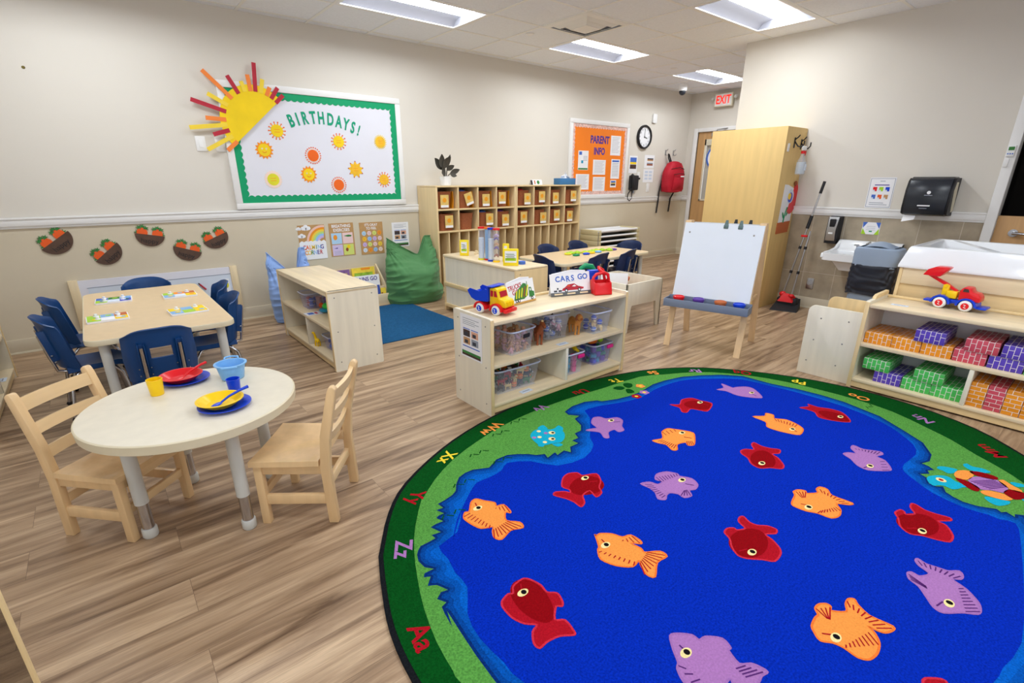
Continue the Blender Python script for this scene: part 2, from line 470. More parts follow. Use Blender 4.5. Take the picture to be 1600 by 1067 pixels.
# -- chair rails
def rail(name, p0, p1, nrm, z=1.02, h=.085):
    """moulded white chair rail from p0 to p1, standing off the wall along nrm"""
    m = MB()
    for z0, z1, d in ((z, z + h, .012), (z + .018, z + h - .012, .02), (z + h - .018, z + h, .026)):
        xs = [p0[0], p1[0], p0[0] + nrm[0] * d, p1[0] + nrm[0] * d]; ys = [p0[1], p1[1], p0[1] + nrm[1] * d, p1[1] + nrm[1] * d]
        m.bx((min(xs), min(ys), z0), (max(xs), max(ys), z1), 'trim_white', .004)
    return struct(m.build(name))
rail('trim_1', (-1.7, 5.49), (8.58, 5.49), (0, -1), .975)
rail('trim_2', (5.95, .835), (5.95, 3.2), (-1, 0), .985)
rail('trim_4', (5.95, -2.7), (5.95, -.16), (-1, 0), .985)
rail('trim_3', (8.58, 5.36), (8.58, 5.49), (-1, 0), .975)
# -- baseboards (tan with a pale foot line)
def base(name, lo, hi, nrm):
    m = MB(); m.bx((lo[0], lo[1], 0), (hi[0], hi[1], .115), 'paint_tan', .003)
    m.bx((lo[0] + min(0, nrm[0] * .005), lo[1] + min(0, nrm[1] * .005), 0), (hi[0] + max(0, nrm[0] * .005), hi[1] + max(0, nrm[1] * .005), .014), 'cream_plastic')
    return struct(m.build(name))
base('baseboard_left', (-1.7, 5.478), (8.58, 5.49), (0, -1))
base('baseboard_right', (5.938, .83), (5.95, 3.2), (-1, 0))
base('baseboard_corner', (5.938, -2.7), (5.95, -.16), (-1, 0))
base('baseboard_alcove', (6.05, 3.2), (8.58, 3.212), (0, 1))
base('baseboard_far', (8.568, 5.35), (8.58, 5.49), (-1, 0))

# -- ceiling: square tiles on a white grid, open where the troffers sit
GX = [1.965 + .6045 * k for k in range(-6, 12)]; GY = [4.765 - .61 * k for k in range(-1, 13)]
LIGHTS = [(6, 0), (10, 0), (14, 0), (10, 3), (6, 3), (2, 0), (6, 6), (2, 6), (6, 9)]   # (column, row) of the left tile
holes = set()
for cx_, ry_ in LIGHTS: holes |= {(cx_, ry_), (cx_ + 1, ry_)}
m = MB()
XS = [-1.7] + [x for x in GX if -1.7 < x < 8.6] + [8.7]; YS = [5.6] + [y for y in GY if -2.7 < y < 5.6] + [-2.8]
for i in range(len(XS) - 1):
    for j in range(len(YS) - 1):
        xm, ym = (XS[i] + XS[i + 1]) / 2, (YS[j] + YS[j + 1]) / 2
        ci = round((xm - .302 - GX[0]) / .6045); rj = round((4.765 - ym - .305) / .61)
        if (ci, rj) in holes: continue
        if xm > 6.3 and ym < 3.0: continue
        m.bx((XS[i], YS[j + 1], CEIL), (XS[i + 1], YS[j], CEIL + .015), 'ceiling_tile')
HB = [(GX[c], GX[c + 2], GY[r + 1] - .61, GY[r + 1]) for c, r in LIGHTS]
for x in XS[1:-1]:
    ys = [y for y in YS if (y < 5.55)] + [5.49]; ys = sorted(set(min(5.49, max(-2.7 if x < 6 else 3.2, y)) for y in ys))
    for ya, yb in zip(ys, ys[1:]):
        if any(a + .1 < x < b - .1 and c - .01 < (ya + yb) / 2 < d + .01 for a, b, c, d in HB): continue
        m.bx((x - .013, ya, CEIL - .005), (x + .013, yb, CEIL + .002), 'grid_white')
for y in YS[1:-1]: m.bx((-1.7, y - .013, CEIL - .0045), (5.95 if y < 3.2 else 8.58, y + .013, CEIL + .002), 'grid_white')
m.bx((-1.8, -2.8, CEIL + .14), (8.7, 5.6, CEIL + .16), 'ceiling_tile')
struct(m.build('ceiling'))

# -- recessed ceiling lights: white pan sloping up to a bright centre lens
def troffer():
    r = thing('ceiling_light', '', 'ceiling light')
    a = MB()
    L, W = .5925, .293
    for sx in (-1, 1): a.box((sx * (L - .012), 0, -.002), (.024, 2 * W, .008), 'troffer_white')
    for sy in (-1, 1): a.box((0, sy * (W - .012), -.002), (2 * L, .024, .008), 'troffer_white')
    a.build('frame', r)
    p = MB()
    for sy in (-1, 1):
        prof = [(W - .02, 0), (.23, .05), (.115, .075)]
        p.grid(lambda u, v: ((2 * u - 1) * (L - .02), sy * (prof[int(v * 2 + .01)][0]), prof[int(v * 2 + .01)][1]), 1, 2, 'troffer_pan')
    for sx in (-1, 1): p.bx((sx * (L - .02), -W + .02, 0), (sx * (L - .012), W - .02, .08), 'troffer_pan')
    p.build('reflector_pan', r)
    q = MB(); q.grid(lambda u, v: ((2 * u - 1) * (L - .02), .115 * cos(pi * v), .075 - .035 * sin(pi * v)), 1, 8, 'lens'); q.build('lens', r)
    return r
light_labels = ['recessed ceiling light above the birthday board, nearest the top edge', 'recessed ceiling light between the square air vent and the left wall',
                'recessed ceiling light by the dome camera and exit sign', 'recessed ceiling light at the top right near the wall corner',
                'recessed ceiling light above the open floor']
t0 = troffer()
for i, (cx_, ry_) in enumerate(LIGHTS):
    o = t0 if i == 0 else dup(t0)
    o.location = (GX[cx_] + .6045, GY[ry_ + 1] - .305, CEIL)
    o['label'] = light_labels[min(i, 4)]; o['group'] = 'recessed ceiling lights'

# -- ceiling air vent and small fittings
v = thing('ceiling_vent', 'square white ceiling air vent with stepped louvre rings', 'air vent', (GX[9] + .302, GY[2] - .305, CEIL - .004))
MB().box((0, 0, 0), (.60, .60, .004), 'grid_white').build('backing', v)
for s_, d in ((.295, .012), (.225, .024), (.155, .032)):
    a = MB()
    prof = [(s_, -.002), (s_ - .05, -d)]
    for k in range(4):
        a.grid(lambda u, w_: RZ(pi / 2 * k) @ Vector(((2 * u - 1) * (prof[0][0] if w_ < .5 else prof[1][0]), prof[0][0] if w_ < .5 else prof[1][0], prof[0][1] if w_ < .5 else prof[1][1])), 1, 1, 'grid_white', thick=.002)
    a.build('louvre', v)
MB().bx((-.105, -.105, -.036), (.105, .105, -.032), 'grid_white').build('centre_plate', v)
m = MB()
for s_ in (.245, .175): [m.box((s_ * a, s_ * b, -.005), (.03 if a else 2 * s_ + .03, .03 if b else 2 * s_ + .03, .006), 'ink_grey') for a, b in ((1, 0), (-1, 0), (0, 1), (0, -1))]
m.build('air_slot', v)
for lab, x, y in (('small white sprinkler cap on the ceiling beside the second light', 3.86, 4.42), ('small white sprinkler cap on the ceiling near the dome camera', 6.45, 4.45)):
    o = MB().lathe([(0, -.012), (.03, -.012), (.045, -.004), (.045, 0)], 'trim_white').build('sprinkler_cap', loc=(x, y, CEIL - .001)); tag(o, lab, 'sprinkler', 'sprinkler caps on the ceiling')
o = MB().lathe([(0, -.004), (.1, -.004), (.11, 0)], 'ceiling_tile').build('ceiling_speaker', loc=(3.47, 3.86, CEIL)); tag(o, 'round flush white ceiling speaker left of the air vent', 'ceiling speaker')
c = thing('dome_camera', 'small white security camera with black lens hanging from the ceiling', 'security camera', (7.56, 5.02, CEIL))
MB().lathe([(0, 0), (.07, 0), (.07, -.03), (.062, -.10), (.0, -.10)], 'white').build('housing', c)
MB().ell((0, 0, -.11), (.052, .052, .052), 'black_gloss').build('lens_dome', c)

# -- exit sign
e = thing('exit_sign', 'white exit sign with red letters high on the far wall', 'exit sign', (8.50, 4.84, 2.58))
MB().box((0, 0, 0), (.045, .31, .20), 'cream_plastic', .006).build('body', e)
fe = MB(); fe.box((-.024, 0, 0), (.004, .28, .17), 'white'); fe.build('face', e)
mat('exit_red', (250, 40, 24), .5, var=0, emit=.7)
MB().text('EXIT', .175, 'exit_red', Matrix(((0, 0, -1, -.0265), (-1, 0, 0, 0), (0, 1, 0, -.004), (0, 0, 0, 1))), .0005, sx=.72, off=.004).build('exit_lettering', e)
for s_ in (-1, 1):
    q = MB(); q.tube([(.02, s_ * .155, .03), (-.01, s_ * .19, .035)], .014, 'leg_grey'); q.ell((-.015, s_ * .2, .03), (.03, .028, .03), 'leg_grey'); q.build('lamp_head', e)
MB().box((.05, 0, .0), (.06, .1, .1), 'cream_plastic').build('wall_mount', e)

# -- exit door in the far wall
d = MB()
for y0, y1, z0, z1 in ((5.29, 5.36, 0, 2.18), (4.30, 4.37, 0, 2.18), (4.37, 5.29, 2.12, 2.18)): d.bx((8.555, y0, z0), (8.62, y1, z1), 'trim_white', .004)
d = d.build('door_1'); struct(d)
p = MB()
for y0, y1, z0, z1 in ((5.14, 5.288, .01, 2.118), (4.372, 4.52, .01, 2.118), (4.52, 5.14, .01, 1.0), (4.52, 5.14, 1.98, 2.118)): p.bx((8.60, y0, z0), (8.645, y1, z1), 'door_wood')
p.build('door_leaf', d)
p = MB()
for y0, y1, z0, z1 in ((5.115, 5.145, .98, 2.0), (4.515, 4.545, .98, 2.0), (4.515, 5.145, .98, 1.01), (4.515, 5.145, 1.90, 2.0)): p.bx((8.585, y0, z0), (8.60, y1, z1), 'cream_plastic', .003)
p.build('glass_frame', d)
MB().bx((8.612, 4.53, 1.0), (8.617, 5.13, 1.95), 'glass').build('glass_pane', d)
MB().bx((8.635, 4.53, 1.0), (8.64, 5.13, 1.95), 'door_blind').build('blind', d)
p = MB(); p.bx((8.55, 4.75, 2.04), (8.60, 5.02, 2.10), 'steel', .006); p.tube([(8.56, 4.95, 2.09), (8.45, 4.86, 2.13), (8.56, 4.74, 2.15)], .01, 'steel'); p.build('door_closer', d)
p = MB(); p.lathe([(.20, 0), (.20, .003), (.17, .003), (.17, 0)], 'ink_blue', M=Matrix(((0, 0, -1, 8.611), (-1, 0, 0, 4.90), (0, 1, 0, 1.70), (0, 0, 0, 1))))
p.lathe([(.17, 0), (.17, .002), (0, .002)], 'paper', M=Matrix(((0, 0, -1, 8.611), (-1, 0, 0, 4.90), (0, 1, 0, 1.70), (0, 0, 0, 1))))
p.build('round_decal', d)

# -- half door in the right wall
d = MB()
for y0, y1, z0, z1 in ((.765, .835, 0, 2.16), (-.16, -.09, 0, 2.16), (-.09, .765, 2.09, 2.16)): d.bx((5.925, y0, z0), (6.06, y1, z1), 'trim_white', .005)
d = d.build('door_2'); struct(d)
p = MB(); p.bx((5.965, -.088, .012), (6.01, .763, 1.05), 'door_wood', .003); p.build('half_door_leaf', d)
p = MB(); p.cyl((5.963, .64, .915), (5.95, .64, .915), .031, 'chrome'); p.cyl((5.955, .64, .915), (5.90, .64, .915), .012, 'chrome')
p.tube([(5.905, .64, .915), (5.90, .60, .915), (5.902, .50, .912)], [.012, .011, .009], 'chrome'); p.build('lever_handle', d)
p = MB(); p.bx((5.95, .762, .85), (5.967, .768, .99), 'steel'); p.build('strike_plate', d)
o = thing('door_alarm', 'small white alarm keypad on the door frame', 'alarm', (5.925, .803, 1.535))
MB().box((-.012, 0, .02), (.024, .05, .085), 'white', .004).build('body', o)
MB().box((-.025, 0, .04), (.003, .036, .026), 'leaf').build('display', o)
q = MB()
for k in (-1, 0, 1): q.cyl((-.024, k * .014, .0), (-.027, k * .014, .0), .005, 'ink_blue', 10)
q.build('buttons', o)
q = MB(); q.box((-.008, .012, -.07), (.016, .03, .06), 'white', .003); tag(q.build('door_sensor', loc=(5.925, .803, 1.535)), 'tiny white door sensor stuck under the keypad', 'sensor')

# ------------------------------------------------------------------ camera
cam = bpy.data.cameras.new('camera'); co = bpy.data.objects.new('camera', cam); COL.objects.link(co)
F_PX = 775.0
cam.sensor_width = 36; cam.sensor_fit = 'HORIZONTAL'; cam.lens = F_PX * 36 / 1600
cam.shift_x = (800 - 797) / 1600; cam.shift_y = (556 - 533.5) / 1600
co.location = (0, 0, 1.335)
co.rotation_euler = (radians(90 - 19.537), 0, radians(50.817 - 90) )
co.rotation_euler[2] = atan2(sin(radians(50.817)), cos(radians(50.817))) - pi / 2
cam.clip_start = .05
SC.camera = co
SC.view_settings.view_transform = 'Standard'; SC.view_settings.look = 'None'
SC.view_settings.gamma = 1; SC.view_settings.use_curve_mapping = False
SC.view_settings.exposure = 0.32
wd = bpy.data.worlds.new('world'); SC.world = wd; wd.use_nodes = True
wd.node_tree.nodes['Background'].inputs[0].default_value = (.9, .95, 1, 1); wd.node_tree.nodes['Background'].inputs[1].default_value = 1.5
MATS['lens'].node_tree.nodes['Principled BSDF'].inputs['Emission Strength'].default_value = 23
MATS['lens'].node_tree.nodes['Principled BSDF'].inputs['Emission Color'].default_value = (.90, .955, 1, 1)
# ================================================================== FURNITURE
# ---------- open toy shelves
def screws(m, pts, M):
    for x, y in pts: m.lathe([(0, .0012), (.0045, .0012), (.005, 0)], 'screw', 10, M @ T(x, y, 0))
def toy_shelf(label, loc, rz, end_screws=(1, 1), div=.0, back='birch_pale', group='low open toy shelves', top_lip=True, back_y=None):
    """1.21 m long, 0.38 deep, 0.60 high; local x along the length, open towards -y, origin at front left floor corner"""
    W, D, H, t = 1.215, .38, .60, .022
    r = thing('toy_shelf', label, 'shelf', loc, rz, group)
    for x0 in (0, W - t):
        m = MB(); m.prism(rrect(D, H, .012, 3, D / 2, H / 2), t, 'birch_pale', Matrix(((0, 0, 1, x0), (1, 0, 0, 0), (0, 1, 0, 0), (0, 0, 0, 1))))
        m.bx((x0 - .0005, -.001, .006), (x0 + t + .0005, .004, H - .006), 'edge_wood', .001)
        if x0 == 0: screws(m, [(-y, z) for y in (.05, .33) for z in (.07, .30, .55)], Matrix(((0, 0, -1, 0), (-1, 0, 0, 0), (0, 1, 0, 0), (0, 0, 0, 1))))
        else: screws(m, [(y, z) for y in (.05, .33) for z in (.07, .30, .55)], Matrix(((0, 0, 1, W), (1, 0, 0, 0), (0, 1, 0, 0), (0, 0, 0, 1))))
        m.build('end_panel', r)
    MB().bx((t, .002, H - .042), (W - t, D - .006, H - .02), 'maple_x', .004).build('top_board', r)
    MB().bx((t, .006, .297), (W - t, D - .012, .319), 'maple_x', .003).build('middle_shelf', r)
    MB().bx((t, .006, .052), (W - t, D - .012, .072), 'maple_x', .003).build('bottom_shelf', r)
    m = MB(); m.bx((t, .014, .012), (W - t, .03, .052), 'edge_x', .002); m.bx((t, D - .04, .0), (W - t, D - .025, .052), 'edge_x', .002); m.build('kick_board', r)
    MB().bx((t, D - .012, .05), (W - t, D, H - .02), back).build('back_panel', r)
    MB().bx((W * .52 + div - .011, .008, .072), (W * .52 + div + .011, D - .012, .297), 'birch_pale', .002).build('divider', r)
    if top_lip: m = MB(); m.bx((t, D - .024, H - .02), (W - t, D - .002, H - .004), 'edge_x', .004); m.build('back_rail', r)
    else: m = MB(); m.bx((0, 0, H - .021), (W, D, H), 'maple_x', .003); m.build('cover_board', r)
    return r
TOPZ = .58
shelf_a = toy_shelf('long toy shelf beside the fish rug with dump truck and books on top', (1.60, 2.135, 0), 0)
shelf_b = toy_shelf('toy shelf standing end-on between the puzzle table and the blue mat', (1.155, 4.655, 0), -pi / 2, top_lip=False)
shelf_d = toy_shelf('toy shelf on the right filled with cardboard brick blocks', (3.76, .976, 0), -pi / 2, back='white', div=-.041)
m = MB(); m.prism([(.10, .598), (.36, .598), (.37, .61), (.355, .628), (.14, .626), (.11, .615)], .022, 'edge_wood', Matrix(((0, 0, 1, 0), (1, 0, 0, 0), (0, 1, 0, 0), (0, 0, 0, 1))), bev=.004); m.build('end_lip', shelf_d)
shelf_e = toy_shelf('toy shelf cut off by the left edge of the photo', (-.65, 3.60, 0), pi / 2)

# ---------- shelf seen from behind
r = thing('storage_shelf', 'low maple shelf turned back-on with sensory tubes on its top', 'shelf', (2.78, 3.33, 0))
W, D, H = .385, 1.205, .60
for y0 in (0, D - .022): MB().bx((0, y0, 0), (W, y0 + .022, H - .012), 'cubby_wood', .004).build('end_panel', r)
MB().bx((.0, 0, H - .028), (W, D, H), 'maple_y', .009, seg=3).build('top_board', r)
m = MB(); m.bx((.012, .022, .07), (.02, D - .022, H - .028), 'birch_pale'); m.build('back_panel', r)
m = MB(); m.bx((-.004, .0, .27), (.014, D, .312), 'edge_y', .006); m.build('back_rail', r)
m = MB(); m.bx((-.002, .0, .045), (.014, D, .085), 'edge_y', .006); m.build('bottom_rail', r)
MB().bx((.02, .022, .05), (W - .004, D - .022, .07), 'maple_y').build('bottom_shelf', r)
MB().bx((.02, .022, .29), (W - .004, D - .022, .31), 'maple_y').build('middle_shelf', r)
m = MB(); m.lathe([(0, .0012), (.005, .0012), (.005, 0)], 'screw', 10, Matrix(((1, 0, 0, .05), (0, 0, -1, 0), (0, 1, 0, .545), (0, 0, 0, 1)))); m.build('screw', r)

# ---------- cubby units along the left wall
def cubby(label, x0, x1, left_panel):
    r = thing('cubby_unit', label, 'cubby shelf', (x0, 5.062, 0), 0, 'cubby units along the left wall')
    W = x1 - x0; D = .416; t = .018; Ht = 1.272
    for a in (0, W - t - (.006)): MB().bx((a, 0, 0), (a + t + .006, D, Ht - .018), 'cubby_wood', .002).build('end_panel', r)
    MB().bx((0, 0, Ht - .018), (W, D, Ht), 'cubby_wood', .003).build('top_board', r)
    MB().bx((.01, D - .012, .05), (W - .01, D, Ht - .018), 'cubby_wood').build('back_panel', r)
    for z in (1.0, .752, .06): MB().bx((.024, .003, z), (W - .024, D - .012, z + t), 'edge_x', .002).build('shelf_board', r)
    MB().bx((.024, .02, 0), (W - .024, .04, .06), 'cubby_wood').build('kick_board', r)
    n = 4
    for k in range(1, n):
        x = .024 + (W - .048) * k / n
        m = MB()
        for z0, z1 in ((.078, .752), (.77, 1.0), (1.018, Ht - .018)): m.bx((x - t / 2, .004, z0), (x + t / 2, D - .012, z1), 'cubby_wood', .002)
        m.build('upright', r)
    for k in range(n):
        x = .024 + (W - .048) * (k + .5) / n
        MB().bx((x - .006, .01, .078), (x + .006, D - .012, .752), 'cubby_wood', .001).build('locker_divider', r)
    return r
cubby('wall cubby unit under the plant, nearest the green bean bag', 3.05, 4.222, True)
cubby('wall cubby unit under the blue tissue box, nearest the orange parent board', 4.226, 5.41, False)

# ---------- rectangular and round tables
def rect_table(label, loc, rz, W=.70, L=1.45, H=.56):
    r = thing('activity_table', label, 'table', loc, rz, 'rectangular classroom tables')
    m = MB(); m.prism(rrect(W, L, .075, 6), .03, 'table_edge', T(0, 0, H - .031), bev=.004); m.prism(rrect(W - .012, L - .012, .07, 6), .0015, 'laminate_tan', T(0, 0, H - .0015)); m.build('tabletop', r)
    for sx in (-1, 1):
        for sy in (-1, 1): table_leg(r, sx * (W / 2 - .075), sy * (L / 2 - .085), H - .031, .024)
    return r
def table_leg(r, x, y, h, rad=.026):
    m = MB(); m.cyl((x, y, .155), (x, y, h), rad, 'leg_grey', 20); g = m.build('leg', r)
    MB().cyl((x, y, .035), (x, y, .158), rad * .86, 'chrome', 20).build('metal_sleeve', g)
    MB().lathe([(0, 0), (rad * .95, 0), (rad * 1.1, .006), (rad * 1.1, .038), (rad, .042), (0, .042)], 'leg_grey', 20, T(x, y, 0)).build('foot_cap', g)
table1 = rect_table('rectangular table with four picture puzzles, by the carrot basket wall', (.182, 3.925, 0), 0)
table2 = rect_table('rectangular table in front of the cubbies with bright toys along it', (4.175, 3.785, 0), -pi / 2 + .03)
RT = Vector((.163, 2.225)); RH = .50
r = thing('round_table', 'small round cream table set with toy dishes', 'table', (RT.x, RT.y, 0))
m = MB(); m.lathe([(0, RH - .040), (.372, RH - .040), (.378, RH - .036), (.380, RH - .004), (.376, RH - .0005), (.372, RH - .0005)], 'table_edge', 72); m.lathe([(.3745, RH - .0012), (.3735, RH), (0, RH)], 'laminate', 72)
m.build('tabletop', r)
for fx, fy in ((-.082, 2.160), (.236, 1.969), (.408, 2.302), (.109, 2.49)): table_leg(r, fx - RT.x, fy - RT.y, RH - .040, .0245)

# ---------- blue plastic school chairs (front towards +y)
def school_chair(label, loc, rz, shell='chair_blue', group='blue chairs at the puzzle table'):
    r = thing('school_chair', label, 'chair', loc, rz, group)
    SH = .312
    def seatf(u, v):
        x = (2 * u - 1); y = v * .30 - .14
        w = .155 - .012 * (v - .3) ** 2
        z = SH + .012 * x * x - .018 * (1 - (2 * v - 1) ** 2) * (1 - x * x) - (.03 * max(0, v - .82) / .18 if v > .82 else 0)
        if abs(x) > .85: z -= .03 * (abs(x) - .85) / .15
        return (x * w, y, z)
    MB().grid(seatf, 14, 14, shell, thick=.008).build('seat', r)
    B0, B1 = .312, .612
    def backf(u, v):
        x = 2 * u - 1
        hw = .160 + .008 * (1 - abs(2 * v - 1)) - (.02 if v > .9 else 0) * 0
        top = B1 - .045 * abs(x) ** 3.2
        z = B0 + .0 + (top - B0) * v
        y = -.168 - .055 * v + .062 * x * x - .0
        if abs(x) > .86: y += .028 * (abs(x) - .86) / .14
        if v > .93: y -= .008 * (v - .93) / .07
        return (x * hw, y, z)
    hole = lambda i, j: 7 <= i < 13 and 9 <= j < 13
    bk = MB().grid(backf, 20, 20, shell, thick=-.009, skip=hole)
    b = bk.build('backrest', r)
    for sx in (-1, 1):
        q = MB()
        for dx in (-.014, .014): q.box((sx * .085 + dx, -.186, .45), (.005, .036, .18), shell, .002, M=T(0, -.196, .45) @ RX(radians(11)) @ T(0, .196, -.45))
        q.box((sx * .085, -.180, .45), (.03, .012, .17), shell, .002, M=T(0, -.196, .45) @ RX(radians(11)) @ T(0, .196, -.45))
        for z in (.36, .40):
            for dx in (-.026, .026): q.ell((sx * .085 + dx, -.176 - .2 * (z - .36), z), (.004, .006, .004), 'steel', u=8, v=6)
        q.build('back_channel', b)
    for sx in (-1, 1):
        x = sx * .085
        q = MB().tube([(x, -.216, .52), (x, -.196, .39), (x, -.178, .30), (x * 1.04, -.13, .288), (x * 1.06, .05, .288)], .0085, 'chrome', 10); q.build('back_tube', r)
    for sx in (-1, 1):
        for sy, y in ((-1, -.17), (1, .13)):
            q = MB().tube([(sx * .105, .02 * sy, .288), (sx * .128, y * .55, .28), (sx * .142, y * .8, .235), (sx * .158, y, .02)], .0095, 'chrome', 10); g = q.build('leg', r)
            MB().ell((sx * .159, y * 1.0, .015), (.016, .016, .015), 'black', u=12, v=8).build('glide', g)
    return r
PC = [('blue school chair turned back-on to the camera at the puzzle table', (.135, 3.285, 0), 0.02),
      ('blue school chair at the left side of the puzzle table, nearer the camera', (-.165, 3.80, 0), -pi / 2 + .1),
      ('blue school chair at the left side of the puzzle table, nearer the wall', (-.16, 4.37, 0), -pi / 2 + .05),
      ('blue school chair at the far end of the puzzle table against the whiteboard', (.22, 4.60, 0), pi),
      ('blue school chair at the right side of the puzzle table, nearer the camera', (.445, 3.78, 0), pi / 2),
      ('blue school chair at the right side of the puzzle table, nearer the wall', (.475, 4.28, 0), pi / 2 - .05)]
ch0 = None
for lab, loc, rz in PC:
    if ch0 is None: ch0 = school_chair(lab, loc, rz)
    else: dup(ch0, loc, rz, lab)
NC = [('navy chair at the left end of the toy table, behind the low maple shelf', (3.55, 3.61, 0), -pi / 2 - .20),
      ('navy chair on the cubby side of the toy table, nearer the tubes', (3.98, 4.02, 0), pi + .10),
      ('navy chair on the cubby side of the toy table, nearer the stacked cots', (4.50, 4.05, 0), pi + .1),
      ('navy chair on the near side of the toy table, directly above the green toy', (3.90, 3.54, 0), .20),
      ('navy chair on the near side of the toy table, beside the sand table', (4.36, 3.54, 0), .28),
      ('navy chair at the far right end of the toy table', (4.83, 3.80, 0), pi / 2 + .12)]
nv0 = None
for lab, loc, rz in NC:
    if nv0 is None: nv0 = school_chair(lab, loc, rz, 'chair_navy', 'navy chairs at the toy table'); nv0.scale = (1.045, 1.045, 1.045)
    else: dup(nv0, loc, rz, lab).scale = (1.045, 1.045, 1.045)

# ---------- wooden ladder-back chairs (front towards +y)
def wood_chair(label, loc, rz):
    r = thing('wooden_chair', label, 'chair', loc, rz, 'wooden chairs at the round table')
    W, Dp, SH = .145, .135, .29
    for sx in (-1, 1):
        # rear leg runs on up as the leaning back post
        m = MB(); m.M = Matrix(((0, 0, 1, sx * W - .015), (1, 0, 0, 0), (0, 1, 0, 0), (0, 0, 0, 1)))
        P = [(-Dp - .024, 0), (-Dp + .016, 0), (-Dp + .022, .26), (-Dp + .006, .40), (-Dp - .042, .585), (-Dp - .052, .606), (-Dp - .066, .608), (-Dp - .078, .596), (-Dp - .074, .57), (-Dp - .03, .38), (-Dp - .018, .25)]
        m.prism(P, .03, 'chair_wood', bev=.005); m.build('back_post', r)
        m = MB(); m.box((sx * W, Dp, SH / 2 - .012), (.03, .034, SH - .022), 'chair_wood', .005); m.build('leg', r)
        m = MB(); m.box((sx * W, 0, .112), (.02, 2 * Dp - .02, .044), 'chair_wood', .004); m.build('side_stretcher', r)
        m = MB(); m.box((sx * (W - .004), 0, .25), (.022, 2 * Dp - .02, .045), 'chair_wood', .004); m.build('seat_rail', r)
    m = MB(); m.box((0, -Dp + .01, .165), (2 * W - .02, .02, .04), 'chair_wood_x', .004); m.build('rear_stretcher', r)
    m = MB(); m.box((0, Dp, .25), (2 * W - .02, .022, .045), 'chair_wood_x', .004); m.build('front_rail', r)
    m = MB(); m.box((0, Dp, .135), (2 * W - .02, .02, .036), 'chair_wood_x', .004); m.build('front_stretcher', r)
    def sf(u, v):
        x = 2 * u - 1
        return (x * (.163 + .006 * v), -Dp + .024 + v * (.272), SH - .016 + .004 * x * x - .010 * (1 - x * x) * sin(pi * min(1, v * 1.1)) + .016)
    m = MB().grid(sf, 16, 16, 'chair_wood', thick=.022); m.build('seat', r)
    for z, h, lean in ((.555, .05, -.056), (.46, .042, -.03), (.365, .042, -.008)):
        def sl(u, v, z=z, h=h, lean=lean):
            x = 2 * u - 1
            return (x * (W - .008), -Dp + lean - .014 * (1 - x * x) - .25 * (v - .5) * h, z + (v - .5) * h)
        MB().grid(sl, 12, 2, 'chair_wood_x', thick=.016).build('back_slat', r)
    return r
wood_chair('wooden ladder-back chair at the left of the round table, facing right', (-.122, 2.369, 0), atan2(-.2, .185) - pi / 2)
wood_chair('wooden ladder-back chair at the right of the round table, seen from its side', (.500, 1.988, 0), atan2(.165, -.21) - pi / 2)

# ---------- sand table
r = thing('sand_table', 'low cream wooden sand table with cut-out legs and clay pots inside', 'sand table', (3.565, 2.72, 0))
W, D, H = .53, .54, .455
def apron(L):
    return [(0, 0), (.045, 0), (.075, .235), (.085, .25), (L - .085, .25), (L - .075, .235), (L - .045, 0), (L, 0), (L, H), (0, H)]
for k, (M_, L) in enumerate(((Matrix(((1, 0, 0, 0), (0, 0, -1, .016), (0, 1, 0, 0), (0, 0, 0, 1))), W), (Matrix(((1, 0, 0, 0), (0, 0, -1, D), (0, 1, 0, 0), (0, 0, 0, 1))), W),
                           (Matrix(((0, 0, 1, 0), (1, 0, 0, 0), (0, 1, 0, 0), (0, 0, 0, 1))), D), (Matrix(((0, 0, 1, W - .016), (1, 0, 0, 0), (0, 1, 0, 0), (0, 0, 0, 1))), D))):
    MB().prism(apron(L), .016, 'birch_pale', M_, bev=.002).build('side_panel', r)
MB().bx((.016, .016, .26), (W - .016, D - .016, .275), 'cream_plastic').build('tray_floor', r)
def pot(label, x, y, z, s=1.0):
    m = MB(); m.lathe([(0, 0), (.05 * s, 0), (.065 * s, .07 * s), (.078 * s, .072 * s), (.082 * s, .1 * s), (.074 * s, .1 * s), (.062 * s, .06 * s), (.05 * s, .02 * s), (0, .02 * s)], 'terracotta', 28)
    tag(m.build('clay_pot', loc=(x, y, z)), label, 'flower pot', 'clay pots in the sand table')
pot('clay flower pot at the right rear inside the sand table', 3.90, 3.06, .34, 1.0); pot('clay flower pot at the back left inside the sand table', 3.70, 3.16, .34, 1.0)
m = MB(); m.bx((3.60, 2.80, .276), (4.07, 3.24, .3385), 'tan_toy', .01); tag(m.build('sand_fill'), 'beige sand filling the bottom of the low sand table', 'sand', kind='stuff')
m = MB(); m.bx((-.13, -.004, 0), (.13, .004, .17), 'paper', .001); tag(m.build('white_board', loc=(3.70, 2.99, .339), rot=(radians(-4), 0, radians(-50))), 'white sheet of card standing inside the sand table behind the red toy', 'card')

# ---------- easel
ang = atan2(-.546, .141)
r = thing('art_easel', 'double-sided wooden art easel with white board and grey paint tray', 'easel', (3.675, 2.02, 0), ang)   # local x along the front, local y into the room (away)
HW = .283; SPR = .527
for sx in (-1, 1):
    for y0, y1, nm in ((0, .235, 'front_leg'), (SPR, .29, 'rear_leg')):
        xx = sx * HW
        m = MB()
        for k in range(1):
            a = Vector((xx, y0, 0)); b_ = Vector((xx, y1, 1.02))
            m.hull([a + Vector((dx, dy, 0)) for dx in (-.024, .024) for dy in (-.010, .010)] + [b_ + Vector((dx, dy, 0)) for dx in (-.024, .024) for dy in (-.010, .010)], 'easel_wood')
        m.build(nm, r)
    m = MB().box((sx * (HW + .0), .262, .43), (.018, .30, .03), 'easel_wood', .003); m.build('spreader_bar', r)
def on_front(z): return .235 * z / 1.02
m = MB()
zz0, zz1 = .42, 1.005
